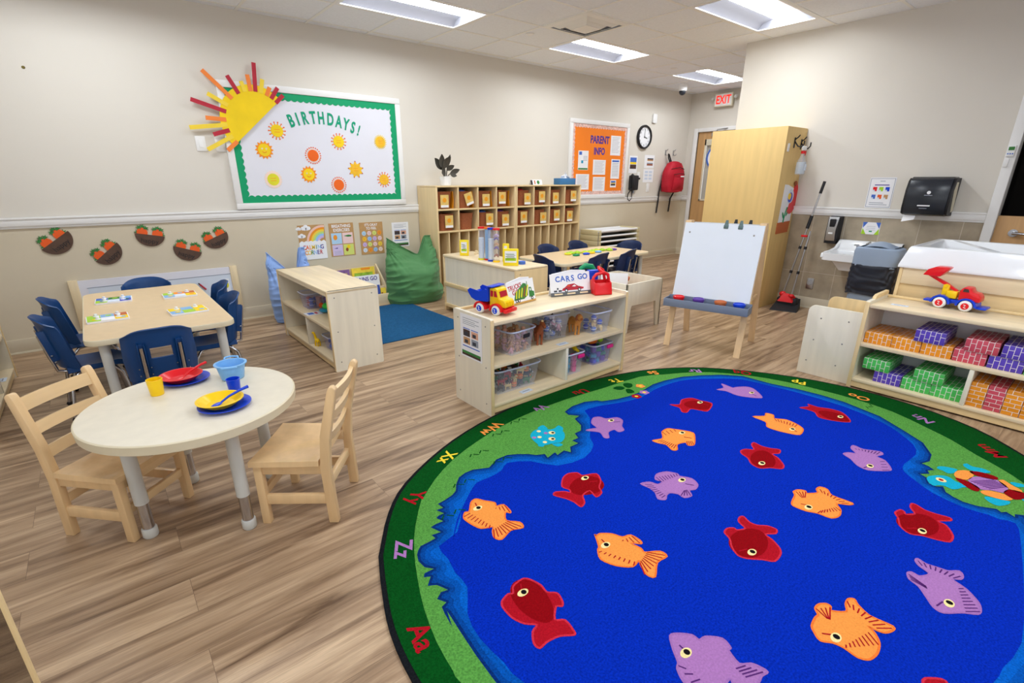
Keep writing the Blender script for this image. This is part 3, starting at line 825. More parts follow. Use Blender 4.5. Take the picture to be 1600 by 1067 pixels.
m.hull([(x, on_front(z) - d, z) for x in (-.302, .302) for z in (zz0, zz1) for d in (.013, .021)], 'white_board'); m.build('front_board', r)
m = MB(); m.hull([(x, SPR - (SPR - .29) * z / 1.02 + d, z) for x in (-.302, .302) for z in (zz0, zz1) for d in (.013, .021)], 'white_board'); m.build('back_board', r)
m = MB()
for x in (-.255, .235): m.lathe([(0, .003), (.006, .002), (.007, 0)], 'screw', 10, Matrix(((1, 0, 0, x), (0, .22, -1, on_front(.93) - .021), (0, 1, .22, .93), (0, 0, 0, 1))))
m.build('screw', r)
ty = on_front(.42) - .022
q = MB(); q.bx((-.325, ty - .135, .352), (.325, ty, .359), 'grey_tray')
for a, b_ in (((-.325, ty - .14, .352), (.325, ty - .132, .415)), ((-.325, ty - .005, .352), (.325, ty + .002, .425)), ((-.327, ty - .14, .352), (-.319, ty + .002, .415)), ((.319, ty - .14, .352), (.327, ty + .002, .415))): q.bx(a, b_, 'grey_tray', .003)
tr = q.build('paint_tray', r)
EZ = r
er = Matrix.Translation((3.675, 2.02, 0)) @ RZ(ang)
for k, (x, c, lab) in enumerate(((-.225, 'red_plastic', 'red paint puck at the left end of the grey easel tray'), (-.065, 'purple_plastic', 'purple paint puck second from the left in the easel tray'),
                               (.105, 'terracotta', 'brown paint puck third from the left in the easel tray'), (.245, 'blue_plastic', 'blue paint puck at the right end of the grey easel tray'))):
    p_ = er @ Vector((x, ty - .070, .3592))
    q = MB().lathe([(0, 0), (.036, 0), (.040, .006), (.040, .056), (.046, .058), (.046, .072), (.038, .076), (.036, .070), (0, .070)], c, 24); o = q.build('paint_puck', loc=p_); tag(o, lab, 'paint', 'paint pucks in the easel tray')
mat('clip_grey', (96, 116, 116), .4, metal=.3, var=0)
for k, (x, yo, lab) in enumerate(((.02, 0, 'grey bulldog clip on the easel board, leftmost of the front two'), (.128, 0, 'grey bulldog clip on the easel board, right of the front two'),
                                 (.06, .095, 'dark clip on the rear easel board, second clip from the left'), (.17, .095, 'dark clip on the rear easel board, rightmost of all clips'))):
    mm = 'clip_grey' if yo == 0 else 'black'
    o = thing('bulldog_clip', lab, 'clip', er @ Vector((x, (on_front(1.0) - .025) if yo == 0 else .325, .985)), ang, 'clips along the easel top')
    MB().box((0, 0, .0), (.036, .012, .03), mm, .004, M=RX(radians(-8))).build('jaw', o)
    MB().hull([(-.016, .0, .01), (.016, .0, .01), (-.009, .012, .05), (.009, .012, .05), (-.009, .016, .05), (.009, .016, .05), (-.016, .004, .01), (.016, .004, .01)], mm).build('lever', o)

# ---------- tall cabinet
r = thing('tall_cabinet', 'tall honey-coloured wooden cabinet beside the exit door', 'cabinet', (5.49, 2.41, 0))
W, D, H = .455, .80, 1.835
MB().bx((.02, 0, .0), (W, .018, H), 'cabinet_wood', .002).build('side_panel', r)
MB().bx((.02, D - .018, .0), (W, D, H), 'cabinet_wood', .002).build('side_panel', r)
MB().bx((0, .0, .0), (.02, D, H), 'cabinet_wood', .002).build('front_panel', r)
MB().bx((.02, .018, H - .02), (W, D - .018, H), 'cabinet_wood').build('top_panel', r)
MB().bx((W - .01, .018, 0), (W, D - .018, H - .02), 'cabinet_wood').build('back_panel', r)
CX, CYF = 5.49, 2.41
def CF(x, z): return Matrix(((1, 0, 0, x), (0, 0, -1, CYF - .0005), (0, 1, 0, z), (0, 0, 0, 1)))
def hook(label, x, z, s=1.0):
    o = MB()
    o.prism(rrect(.022, .10, .009), .005, 'black', CF(x, z))
    o.tube([(x, CYF - .005, z + .01), (x, CYF - .04, z - .035), (x, CYF - .075, z - .045), (x, CYF - .095, z - .02), (x, CYF - .095, z + .015)], .0065, 'black', 8)
    o.tube([(x, CYF - .005, z + .03), (x, CYF - .03, z + .05), (x, CYF - .045, z + .07)], .006, 'black', 8)
    tag(o.build('coat_hook'), label, 'hook', 'black hooks on the cabinet side')
hook('black double coat hook on the cabinet side, nearer the front edge', 5.68, 1.69); hook('black double coat hook on the cabinet side, nearer the wall', 5.84, 1.68)
o = MB(); o.prism(rrect(.03, .08, .012), .014, 'white', CF(5.545, 1.64), bev=.003); tag(o.build('adhesive_hook'), 'small white adhesive hook near the cabinet edge', 'hook')
b = thing('spray_bottle', 'clear spray bottle with red and white trigger hanging on the cabinet', 'spray bottle', (5.72, CYF - .085, 1.385))
MB().lathe([(0, 0), (.042, 0), (.046, .01), (.046, .10), (.04, .13), (.022, .165), (.018, .20), (0, .20)], 'clear_plastic', 24).build('body', b)
MB().lathe([(0, .008), (.040, .008), (.043, .02), (.043, .12), (0, .12)], 'clear_water', 24).build('liquid', b)
MB().lathe([(0, .20), (.02, .20), (.02, .226), (0, .226)], 'red_plastic', 20).build('collar', b)
q = MB(); q.box((.01, 0, .25), (.075, .026, .045), 'white', .01); q.tube([(.045, 0, .245), (.062, 0, .215), (.05, 0, .185)], .006, 'red_plastic', 8); q.build('trigger_head', b)
MB().box((0, -.0465, .07), (.04, .002, .06), 'paper_blue').build('label_sticker', b)
# child's flower picture
a = thing('flower_artwork', 'child craft of a paper-plate flower taped on the cabinet side', 'artwork', (0, 0, 0))
q = MB(); q.prism([(5.635, 1.29), (5.72, 1.285), (5.90, 1.24), (5.90, .915), (5.615, .905)], .002, 'paper', CF(0, 0)); q.build('paper_sheet', a)
q = MB(); q.prism([(.13 * cos(t), .17 * sin(t)) for t in [radians(-120 + 10 * k) for k in range(20)]], .006, 'red_plastic', CF(5.84, 1.16)); q.lathe([(0, 0), (.07, 0), (.07, .007), (0, .007)], 'paper_blue', 20, CF(5.80, 1.17)); q.lathe([(0, 0), (.05, 0), (.05, .009), (0, .009)], 'blue_plastic', 20, CF(5.79, 1.16))
q.lathe([(0, 0), (.034, 0), (.034, .011), (0, .011)], 'yellow_plastic', 20, CF(5.77, 1.17)); q.ell((5.86, CYF - .012, 1.30), (.03, .01, .025), 'brown_toy'); q.build('plate_flower', a)
q = MB(); q.tube([(5.765, CYF - .0075, 1.06), (5.73, CYF - .0075, .98), (5.72, CYF - .0075, .90)], .006, 'green_plastic', 8)
for x, z, s_ in ((5.79, 1.0, 1), (5.70, .98, -1)): q.ell((x, CYF - .004, z), (.014, .003, .04), 'green_plastic', M=T(x, CYF, z) @ RY(s_ * .6) @ T(-x, -CYF, -z))
q.build('stem', a)
q = MB(); q.prism([(5.60, .905), (5.885, .915), (5.87, .80), (5.60, .79)], .008, 'terracotta', CF(0, 0)); q.build('paper_pot', a)

# ---------- broom and dustpan leaning by the wall
b = thing('dustpan_broom', 'long-handled broom clipped into a black and red dustpan by the cabinet', 'broom', (0, 0, 0))
q = MB(); q.hull([(5.52, 2.30, 0), (5.60, 2.05, 0), (5.86, 2.12, 0), (5.80, 2.34, 0), (5.56, 2.28, .02), (5.62, 2.07, .02), (5.86, 2.13, .10), (5.80, 2.33, .10)], 'black_soft'); q.build('dustpan', b)
q = MB(); q.box((5.735, 2.215, .075), (.10, .20, .10), 'black_soft', .02, M=T(5.735, 2.215, .075) @ RZ(.2) @ T(-5.735, -2.215, -.075)); q.build('brush_head', b)
q = MB(); q.hull([(5.66, 2.29, .08), (5.68, 2.14, .08), (5.74, 2.30, .14), (5.74, 2.14, .14), (5.70, 2.25, .17), (5.70, 2.20, .17)], 'red_plastic'); q.ell((5.72, 2.27, .155), (.03, .035, .03), 'red_plastic'); q.ell((5.70, 2.17, .15), (.026, .03, .02), 'red_plastic'); q.build('red_bracket', b)
top = Vector((5.88, 2.13, 1.32))
for st in ((5.72, 2.27, .15), (5.70, 2.17, .15)):
    a = Vector(st); q = MB(); e_ = a.lerp(top, .58) if st[1] < 2.2 else top
    q.tube([a, e_], .009, 'steel', 10); q.build('handle_tube', b)
    q = MB()
    for f in (.20, .42): q.tube([a.lerp(top, f), a.lerp(top, f + .025)], .015, 'black', 10)
    q.build('clip_collar', b)
a = Vector((5.72, 2.27, .15))
MB().tube([a.lerp(top, .90), top], .014, 'black', 12).build('grip', b)
MB().tube([a.lerp(top, .60), a.lerp(top, .71)], .017, 'black', 12).build('lower_grip', b)
MB().box(a.lerp(top, .535), (.03, .06, .022), 'red_plastic', .006).build('red_clip', b)
# ================================================================== THINGS ON THE WALLS
# ---------- birthday board
b = thing('birthday_board', 'large white-framed birthday bulletin board with green scalloped border', 'bulletin board', (0, 0, 0))
X0, X1, Z0, Z1 = 1.098, 2.885, 1.066, 2.172
m = MB(); fw = .058
for lo, hi in (((X0, 5.455, Z0), (X1, 5.489, Z0 + fw)), ((X0, 5.455, Z1 - fw), (X1, 5.489, Z1)), ((X0, 5.455, Z0 + fw), (X0 + fw, 5.489, Z1 - fw)), ((X1 - fw, 5.455, Z0 + fw), (X1, 5.489, Z1 - fw))): m.bx(lo, hi, 'trim_white', .005)
m.build('frame', b)
MB().bx((X0 + .05, 5.468, Z0 + .05), (X1 - .05, 5.488, Z1 - .05), 'board_white').build('backing_paper', b)
# scalloped green border strips
m = MB(); gx0, gx1, gz0, gz1 = X0 + fw, X1 - fw, Z0 + fw, Z1 - fw
def scallop(L, d=.068, n=None):
    n = n or int(L / .056); P = [(0, 0), (L, 0)]
    for k in range(n * 6, -1, -1):
        t = k / (n * 6); P.append((t * L, d - .012 + .014 * abs(sin(pi * t * n))))
    return P
for M_, L in ((WL(gx0, gz0, 5.467), gx1 - gx0), (WL(gx1, gz1, 5.467) @ RZ(pi), gx1 - gx0), (WL(gx1, gz0, 5.4665) @ RZ(pi / 2), gz1 - gz0), (WL(gx0, gz1, 5.4665) @ RZ(-pi / 2), gz1 - gz0)):
    m.prism(scallop(L), .0015, 'board_green', M_)
m.build('scalloped_border', b)
# arched lettering
m = MB(); s_ = 'BIRTHDAYS!'
xs = [1.725, 1.785, 1.855, 1.93, 2.008, 2.098, 2.18, 2.25, 2.315, 2.385]
xs = [1.725, 1.79, 1.86, 1.942, 2.022, 2.115, 2.20, 2.275, 2.345, 2.405]
for ch, x in zip(s_, xs):
    u = (x - 2.03) / .36
    m.text(ch, .155 if ch != '!' else .14, 'letter_teal', WL(x - .02, 1.915 - .075 * u * u - .012 * u, 5.4655) @ RZ(-u * .36), .0008, sx=.60, off=.005)
m.build('arched_lettering', b)
# the little suns, each a cut-out of its own
SUNS = [(1.561, 1.78, 'yellow', 'dots', 'small yellow paper sun just left below the BIRTHDAYS lettering'), (1.42, 1.605, 'face', 'star', 'orange-rayed smiling paper sun nearest the big yellow half sun'),
        (1.462, 1.338, 'lime', 'pale', 'pale-rayed lime paper sun at the lower left of the birthday board'), (1.877, 1.567, 'orange', 'fringe', 'plain orange paper sun in the middle of the birthday board'),
        (1.811, 1.387, 'face', 'star', 'orange-rayed smiling paper sun under the plain orange middle one'), (2.158, 1.709, 'yellow', 'dots', 'yellow paper sun under the exclamation mark of the birthday board'),
        (2.111, 1.285, 'orange', 'fringe', 'plain orange paper sun at the bottom of the birthday board'), (2.314, 1.439, 'gold', 'spiky', 'spiky golden paper sun with eight red-tipped points on the board'),
        (2.623, 1.724, 'gold', 'fringe2', 'golden paper sun at the upper right of the birthday board'), (2.633, 1.337, 'gold', 'dots', 'golden paper sun at the lower right corner of the birthday board')]
mat('sun_gold', (244, 190, 44), .7, var=.08, scale=30); mat('sun_lime', (226, 220, 50), .7, var=.04)
for x, z, c, st, lab in SUNS:
    m = MB(); Mw = WL(x, z, 5.4665) @ Matrix.Scale(.74 if st != 'spiky' else .80, 4)
    col = {'yellow': 'sun_yellow', 'face': 'sun_yellow', 'lime': 'sun_lime', 'orange': 'deep_orange', 'gold': 'sun_gold'}[c]
    R = .075
    if st == 'star':
        m.prism(star(.115, .085, 14), .002, 'sun_orange', Mw)
    elif st == 'spiky':
        m.prism(star(.112, .07, 9, a0=.2), .002, col, Mw)
        for k in range(9): a = .2 + 2 * pi * k / 9; m.prism([(.112 * cos(a), .112 * sin(a)), (.096 * cos(a + .11), .096 * sin(a + .11)), (.096 * cos(a - .11), .096 * sin(a - .11))], .003, 'strip_red', Mw)
    elif st in ('dots', 'fringe', 'fringe2', 'pale'):
        if st == 'pale': m.prism(star(.115, .1, 20), .002, 'pale_peach', Mw)
        n = 14 if st == 'dots' else 22
        for k in range(n):
            a = 2 * pi * k / n
            c2 = {'dots': 'sun_orange', 'fringe': 'pale_peach', 'fringe2': 'sun_yellow', 'pale': 'pale_peach'}[st]
            m.prism([(.07 * cos(a - .1), .07 * sin(a - .1)), (.1 * cos(a - .04), .1 * sin(a - .04)), (.1 * cos(a + .04), .1 * sin(a + .04)), (.07 * cos(a + .1), .07 * sin(a + .1))], .0022, c2, Mw)
            if st == 'dots' or st == 'fringe': m.prism(circ(.009, 8, cx=.102 * cos(a), cy=.102 * sin(a)), .0024, 'carrot', Mw)
    m.prism(circ(R if st != 'spiky' else .06, 28), .0035, col, Mw)
    if c == 'face':
        for sx in (-1, 1): m.prism(circ(.009, 10, cx=sx * .026, cy=.015), .0045, 'paper', Mw); m.prism(circ(.004, 8, cx=sx * .026, cy=.015), .005, 'ink_dark', Mw)
        m.tube([(-.026, -.018, .004), (-.012, -.03, .004), (.012, -.03, .004), (.026, -.018, .004)], .003, 'carrot', 6, M=Mw)
    elif c != 'orange':
        for k in range(2): m.prism([(-.035, .018 - k * .03), (.035, .018 - k * .03), (.035, .012 - k * .03), (-.035, .012 - k * .03)], .0042, 'sun_orange', Mw)
    tag(m.build('paper_sun'), lab, 'paper sun', 'paper suns on the birthday board')
# the big half sun across the corner, with strips for rays
s = thing('half_sun', 'big yellow paper half sun with red and orange strip rays over the board corner', 'paper sun', (0, 0, 0))
A = Vector((1.16, 1.632)); B = Vector((1.625, 2.046)); Cn = (A + B) / 2; rad = (B - A).length / 2
a0 = atan2(B.y - A.y, B.x - A.x)
m = MB(); P = [(Cn.x + rad * cos(a0 + t), Cn.y + rad * 1.02 * sin(a0 + t)) for t in [pi * k / 30 for k in range(31)]]
m.prism(P, .004, 'sun_yellow', WL(0, 0, 5.450)); m.build('half_disc', s)
RAYS = [((.878, 1.993), 'red'), ((.968, 1.853), 'orange'), ((.83, 1.767), 'yellow'), ((1.006, 1.719), 'red'), ((.939, 1.591), 'yellow'), ((1.1, 1.589), 'orange'), ((1.015, 2.05), 'yellow'), ((1.005, 2.23), 'orange'), ((1.197, 2.209), 'red'),
        ((1.304, 2.176), 'yellow'), ((1.366, 2.234), 'orange'), ((1.436, 2.338), 'red'), ((1.49, 2.209), 'yellow'), ((1.544, 2.148), 'orange'), ((1.615, 2.151), 'red'), ((1.656, 2.092), 'red')]
for (x, z), c in RAYS:
    tip = Vector((x, z)); d = (tip - Cn).normalized(); p0 = Cn + d * (rad - .05); n = Vector((-d.y, d.x)) * .0175
    m = MB(); m.prism([(p0 - n)[:], (tip - n)[:], (tip + n)[:], (p0 + n)[:]], .003, 'strip_' + c, WL(0, 0, 5.4465)); m.build('ray_strip', s)

# ---------- light switches, outlets, screws
def plate(label, x, z, w=.08, h=.125, paddle=2):
    o = thing('switch_plate', label, 'light switch', (x, 5.4895, z))
    MB().prism(rrect(w, h, .006), .005, 'trim_white', WL(0, 0, 0), bev=.0015).build('cover', o)
    q = MB()
    q.prism(rrect(.034, .066, .003), .008, 'white', WL(0, 0, 0), bev=.002); q.build('rocker', o)
plate('white light switch plate left of the birthday board, further from it', .90, 1.64); plate('white light switch plate half behind the paper sun rays', 1.055, 1.64, .08)
for k, (x, z, lab) in enumerate(((-.36, 2.03, 'lower of two brass screw anchors in the upper left wall'), (-.155, 2.117, 'upper of two brass screw anchors in the upper left wall'))):
    m = MB(); mat('brass', (110, 96, 40), .45, metal=.3, var=0) if k == 0 else None
    m.lathe([(0, .006), (.008, .005), (.011, 0)], 'brass', 12, WL(x, z)); tag(m.build('wall_anchor'), lab, 'screw')

# ---------- paper carrot baskets
BK = [(-.262, .868, .235, .145, 'carrot basket cut-out on the wall, leftmost'), (.043, .750, .225, .17, 'carrot basket cut-out on the wall, second from the left'),
      (.366, .868, .215, -.13, 'carrot basket cut-out on the wall, third from the left and highest'), (.625, .722, .225, -.26, 'carrot basket cut-out on the wall, fourth from the left and lowest'),
      (.872, .815, .225, .25, 'carrot basket cut-out on the wall, rightmost')]
TL = [.57, .58, -.14, -.30, .24]
for (x, z, w, _, lab), tilt in zip(BK, [.62, .70, -.20, -.34, .40]):
    o = thing('carrot_basket', lab, 'paper craft', (x, 5.488, z), 0, 'paper carrot baskets')
    Mb = WL(0, 0, 0) @ RZ(tilt)
    m = MB(); R = w / 2
    m.prism([(R * cos(t), .01 + R * .92 * sin(t)) for t in [pi + pi * k / 20 for k in range(21)]], .007, 'basket_brown', Mb)
    m.text('happy', .055, 'black', Mb @ T(0, -.045, .0078), .0002)
    m.build('basket', o)
    q = MB(); g = MB()
    for cx2, n in ((-.055, 3), (.055, 3)):
        for k in range(n):
            xx = cx2 + (k - 1) * .022; hgt = .040 + .012 * (k == 1)
            q.prism([(xx - .015, -.01), (xx + .015, -.01), (xx + .017, .012 + hgt * .5), (xx + .006, .012 + hgt), (xx - .006, .012 + hgt), (xx - .017, .012 + hgt * .5)], .005 + .0005 * k, 'carrot', Mb)
            g.prism(star(.022, .009, 6, xx + .004 * (k - 1), .022 + hgt, .3 * k), .0045 + .0005 * k, 'leaf', Mb)
            if abs(xx) > .06: g.prism(star(.026, .010, 6, xx * 1.15, .020), .0042, 'leaf', Mb)
    q.build('carrots', o); g.build('carrot_leaves', o)

# ---------- low white panel behind the puzzle table
o = thing('wall_easel_panel', 'low wooden framed white drawing panel fixed to the wall behind the puzzle table', 'drawing board', (0, 0, 0))
m = MB(); m.bx((-.21, 5.465, .145), (.94, 5.48, .538), 'board_white'); m.build('white_panel', o)
for x0, x1, nm in ((-.268, -.205, 0), (.935, .998, 0)): MB().bx((x0, 5.455, .135), (x1, 5.489, .545), 'maple', .004).build('side_rail', o)
MB().bx((-.205, 5.452, .14), (.935, 5.468, .155), 'maple_x', .003).build('bottom_rail', o)
m = MB(); m.bx((-.15, 5.462, .20), (.93, 5.4655, .47), 'paper_blue'); m.bx((-.155, 5.461, .47), (.935, 5.465, .476), 'ink_grey'); m.build('drawing_area', o)
m = MB(); m.prism([(.86, .30), (.915, .31), (.91, .43), (.855, .425)], .002, 'paper', WL(0, 0, 5.461)); m.ell((.885, 5.459, .37), (.018, .002, .03), 'sun_lime'); tag(m.build('card_sticker'), 'small white card with a yellow shape stuck on the low drawing panel', 'sticker')
m = MB(); m.tube([(.66, 5.44, .405), (.705, 5.44, .35)], .007, 'strip_red', 8); m.tube([(.652, 5.44, .415), (.66, 5.44, .405)], .006, 'black', 8); tag(m.build('marker_pen', loc=(0, .012, 0)), 'red marker pen resting against the low drawing panel', 'marker')

# ---------- posters in the calming corner
def poster(name, label, x0, x1, z0, z1, base, kind='poster', group=None):
    m = MB(M=WL(x0, z0, 5.4888)); W, H = x1 - x0, z1 - z0
    m.prism([(0, 0), (W, 0), (W, H), (0, H)], .002, base)
    return m, W, H
m, W, H = poster('poster', '', 1.628, 1.908, .532, .888, 'kraft')
z = .0022
m.prism([(0, 0), (W, 0), (W, .175)] + [(W - W * k / 24, .182 + .014 * abs(sin(k * .8))) for k in range(1, 24)] + [(0, .175)], .0006, 'paper', T(0, 0, z + .0006))
for k, c in enumerate(('strip_r', 'strip_o', 'strip_y', 'strip_g', 'strip_b', 'strip_p')):
    if k == 0:
        mat('strip_r', (240, 196, 180), .8, var=0); mat('strip_o', (240, 150, 40), .8, var=0); mat('strip_y', (246, 208, 70), .8, var=0); mat('strip_g', (186, 220, 130), .8, var=0); mat('strip_b', (156, 196, 240), .8, var=0); mat('strip_p', (206, 178, 226), .8, var=0)
    R0, R1 = .175 - k * .022, .175 - (k + 1) * .022
    q = [(.255 + R0 * cos(t), .175 + R0 * sin(t)) for t in [radians(82 + 98 * j / 16) for j in range(17)]] + [(.255 + R1 * cos(t), .175 + R1 * sin(t)) for t in [radians(180 - 98 * j / 16) for j in range(17)]]
    m.prism([(min(p[0], W - .001), min(p[1], H - .001)) for p in q], .0003, c, T(0, 0, z))
def cloud(m, x, y, s, z):
    for dx, dy, r in ((-.03, 0, .02), (0, .008, .027), (.03, 0, .02), (-.012, -.006, .018), (.014, -.006, .018)): m.prism(circ(r * s, 14, cx=x + dx * s, cy=y + dy * s), .0004 + .00005 * abs(dx), 'paper', T(0, 0, z))
cloud(m, .085, .325, 1, z); cloud(m, .035, .245, .8, z); cloud(m, .012, .32, .6, z)
cols = ['strip_red', 'deep_orange', 'strip_o', 'strip_y', 'leaf', 'strip_b', 'letter_violet']
for row, (word, y) in enumerate((('CALMING', .125), ('CORNER', .07))):
    for i, ch in enumerate(word): m.text(ch, .062, cols[(i + row * 2) % 7], T(W / 2 + (i - (len(word) - 1) / 2) * .031, y, z + .0016), .0001, sx=.8, off=.0015)
tag(m.build('poster'), 'CALMING CORNER poster with a rainbow and clouds above the blue bean bag', 'poster', 'calming corner posters')
m, W, H = poster('poster', '', 1.954, 2.228, .54, .892, 'kraft')
m.text('BREATHING', .046, 'paper', T(W / 2, H - .032, z), .0002, sx=.85, off=.0008); m.text('EXERCISES', .046, 'paper', T(W / 2, H - .075, z), .0002, sx=.85, off=.0008)
for k in range(4):
    mat('card%d' % k, ((176, 212, 240), (238, 206, 206), (212, 196, 232), (214, 224, 120))[k], .8, var=0)
    i, j = k % 2, k // 2; cx2, cy2 = .075 + i * .125, .19 - j * .125
    m.prism([(cx2 - .058, cy2 - .058), (cx2 + .058, cy2 - .058), (cx2 + .058, cy2 + .058), (cx2 - .058, cy2 + .058)], .0004, 'card%d' % k, T(0, 0, z))
    if k == 0: m.prism(circ(.022, 16, cx=cx2 - .015, cy=cy2 + .012, ry=.028), .0006, 'strip_o', T(0, 0, z))
    if k == 1: m.prism([(cx2 - .045, cy2 + .025), (cx2 + .01, cy2 + .035), (cx2 + .045, cy2 + .028), (cx2 + .04, cy2 + .014), (cx2, cy2 + .012)], .0006, 'leaf', T(0, 0, z))
    if k == 2:
        m.prism([(cx2 - .04, cy2 + .02), (cx2 + .0, cy2 + .03), (cx2 + .0, cy2 + .015)], .0006, 'letter_violet', T(0, 0, z))
        for j2 in range(4): m.prism([(cx2 - .04, cy2 - .01 - j2 * .012), (cx2 + .04, cy2 - .01 - j2 * .012), (cx2 + .04, cy2 - .013 - j2 * .012), (cx2 - .04, cy2 - .013 - j2 * .012)], .0006, 'ink_grey', T(0, 0, z))
    if k == 3: m.prism(circ(.016, 14, cx=cx2 - .02, cy=cy2, ry=.02), .0006, 'brown_toy', T(0, 0, z)); m.prism(circ(.02, 14, cx=cx2 + .0, cy=cy2 + .03), .0005, 'sun_yellow', T(0, 0, z))
tag(m.build('poster'), 'BREATHING EXERCISES poster with four pastel squares, second from the left', 'poster', 'calming corner posters')
m, W, H = poster('poster', '', 2.297, 2.577, .53, .884, 'kraft')
m.text("IT'S OKAY", .04, 'paper', T(W / 2, H - .03, z), .0002, sx=.85, off=.0006); m.text('TO FEEL', .04, 'paper', T(W / 2, H - .068, z), .0002, sx=.85, off=.0006)
for k in range(16):
    i, j = k % 4, k // 4; c = ['card0', 'card1', 'card3', 'strip_o', 'sun_gold', 'strip_b', 'strip_p', 'card1', 'strip_p', 'card3', 'card1', 'strip_y', 'paper_blue', 'strip_o', 'strip_b', 'pale_peach'][k]
    cx2, cy2 = .048 + i * .062, .235 - j * .062
    m.prism(circ(.025, 18, cx=cx2, cy=cy2), .0004, c, T(0, 0, z))
    for sx in (-1, 1): m.prism(circ(.003, 6, cx=cx2 + sx * .008, cy=cy2 + .005), .0006, 'ink_dark', T(0, 0, z))
    m.prism([(cx2 - .01, cy2 - .008), (cx2 + .01, cy2 - .008), (cx2, cy2 - .012)], .0006, 'ink_dark', T(0, 0, z))
tag(m.build('poster'), "IT'S OKAY TO FEEL poster with sixteen coloured face discs", 'poster', 'calming corner posters')
def sheet(name, label, Mw, W, H, style, cat='notice', group=None):
    """printed sheet of paper: lines of small print, photos, a green foot picture"""
    m = MB(M=Mw); m.prism([(0, 0), (W, 0), (W, H), (0, H)], .0015, 'paper'); z = .0016
    def rc(x0, y0, x1, y1, c, dz=0): m.prism([(x0 * W, y0 * H), (x1 * W, y0 * H), (x1 * W, y1 * H), (x0 * W, y1 * H)], .0003, c, T(0, 0, z + dz))
    if style == 'photos':
        for k, y in enumerate((.92, .87, .83, .79)): rc(.12, y - .012, .88 if k % 2 == 0 else .7, y, 'ink_grey')
        for i in (0, 1):
            rc(.14 + i * .38, .67, .46 + i * .38, .69, 'ink_blue')
            for j in (0, 1): rc(.14 + i * .38, .50 - j * .18, .46 + i * .38, .655 - j * .18, ('dark_toy', 'skin_toy', 'tan_toy', 'ink_grey')[i + 2 * j]); rc(.2 + i * .38, .52 - j * .18, .36 + i * .38, .6 - j * .18, 'ink_dark', .0002)
        rc(.1, .25, .9, .275, 'ink_blue'); rc(.06, .04, .94, .15, 'leaf'); rc(.06, .04, .94, .09, 'dark_toy', .0002)
    elif style == 'lines':
        for k in range(11): rc(.12, .90 - k * .075, .88 - .2 * ((k * 7) % 3) / 3, .915 - k * .075, 'ink_grey')
    elif style == 'blue':
        rc(.1, .86, .9, .95, 'ink_blue')
        for k in range(9): rc(.12, .78 - k * .08, .86, .80 - k * .08, 'ink_grey')
    elif style == 'certificate':
        rc(.08, .78, .35, .95, 'ink_blue'); rc(.3, .35, .5, .5, 'teal_plastic'); rc(.03, .02, .97, .1, 'leaf')
        for k in range(4): rc(.5, .7 - k * .07, .9, .72 - k * .07, 'ink_grey')
    elif style == 'scenes':
        rc(.12, .62, .88, .90, 'ink_blue'); rc(.12, .52, .88, .64, 'sun_yellow', .0002); rc(.12, .25, .88, .5, 'dark_toy')
    elif style == 'scenes2':
        rc(.28, .55, .88, .66, 'tan_toy'); rc(.28, .66, .88, .76, 'ink_dark'); rc(.26, .2, .86, .32, 'brown_toy'); rc(.26, .32, .86, .42, 'ink_grey')
    elif style == 'diagram':
        for k in range(3):
            for i in range(2): rc(.15 + i * .4, .2 + k * .25, .45 + i * .4, .36 + k * .25, 'paper_blue'); rc(.15 + i * .4, .28 + k * .25, .45 + i * .4, .29 + k * .25, 'ink_blue', .0002)
    elif style == 'steps':
        rc(.03, .03, .97, .045, 'ink_grey'); rc(.03, .955, .97, .97, 'ink_grey'); rc(.03, .03, .05, .97, 'ink_grey'); rc(.95, .03, .97, .97, 'ink_grey')
        rc(.4, .87, .6, .89, 'ink_grey'); rc(.22, .74, .78, .77, 'letter_violet')
        for k in range(6):
            i, j = k % 3, k // 3; c = ('red_plastic', 'lime', 'blue_plastic', 'ink_blue', 'carrot', 'tan_toy')[k]
            rc(.18 + i * .24, .55 - j * .25, .34 + i * .24, .69 - j * .25, c); rc(.18 + i * .24, .55 - j * .25, .26 + i * .24, .6 - j * .25, 'paper_blue', .0002)
        rc(.15, .10, .85, .12, 'ink_grey'); rc(.15, .16, .7, .18, 'ink_grey')
    elif style == 'corners':
        for (x, y, sx, sy, c) in ((0, 1, 1, -1, 'ink_blue'), (1, 1, -1, -1, 'ink_blue'), (0, 0, 1, 1, 'lime'), (1, 0, -1, 1, 'lime')):
            m.prism([(x * W, y * H), (x * W + sx * .27 * W, y * H), (x * W + sx * .04 * W, y * H + sy * .5 * H)], .0003, c, T(0, 0, z))
        for k in range(3): rc(.25, .65 - k * .14, .75, .67 - k * .14, 'ink_grey')
        rc(.42, .2, .6, .3, 'green_plastic')
    tag(m.build(name), label, cat, group); return m
sheet('printed_notice', 'white photo notice on the lower wall above the green bean bag', WL(2.692, .586, 5.4888), .214, .28, 'photos')

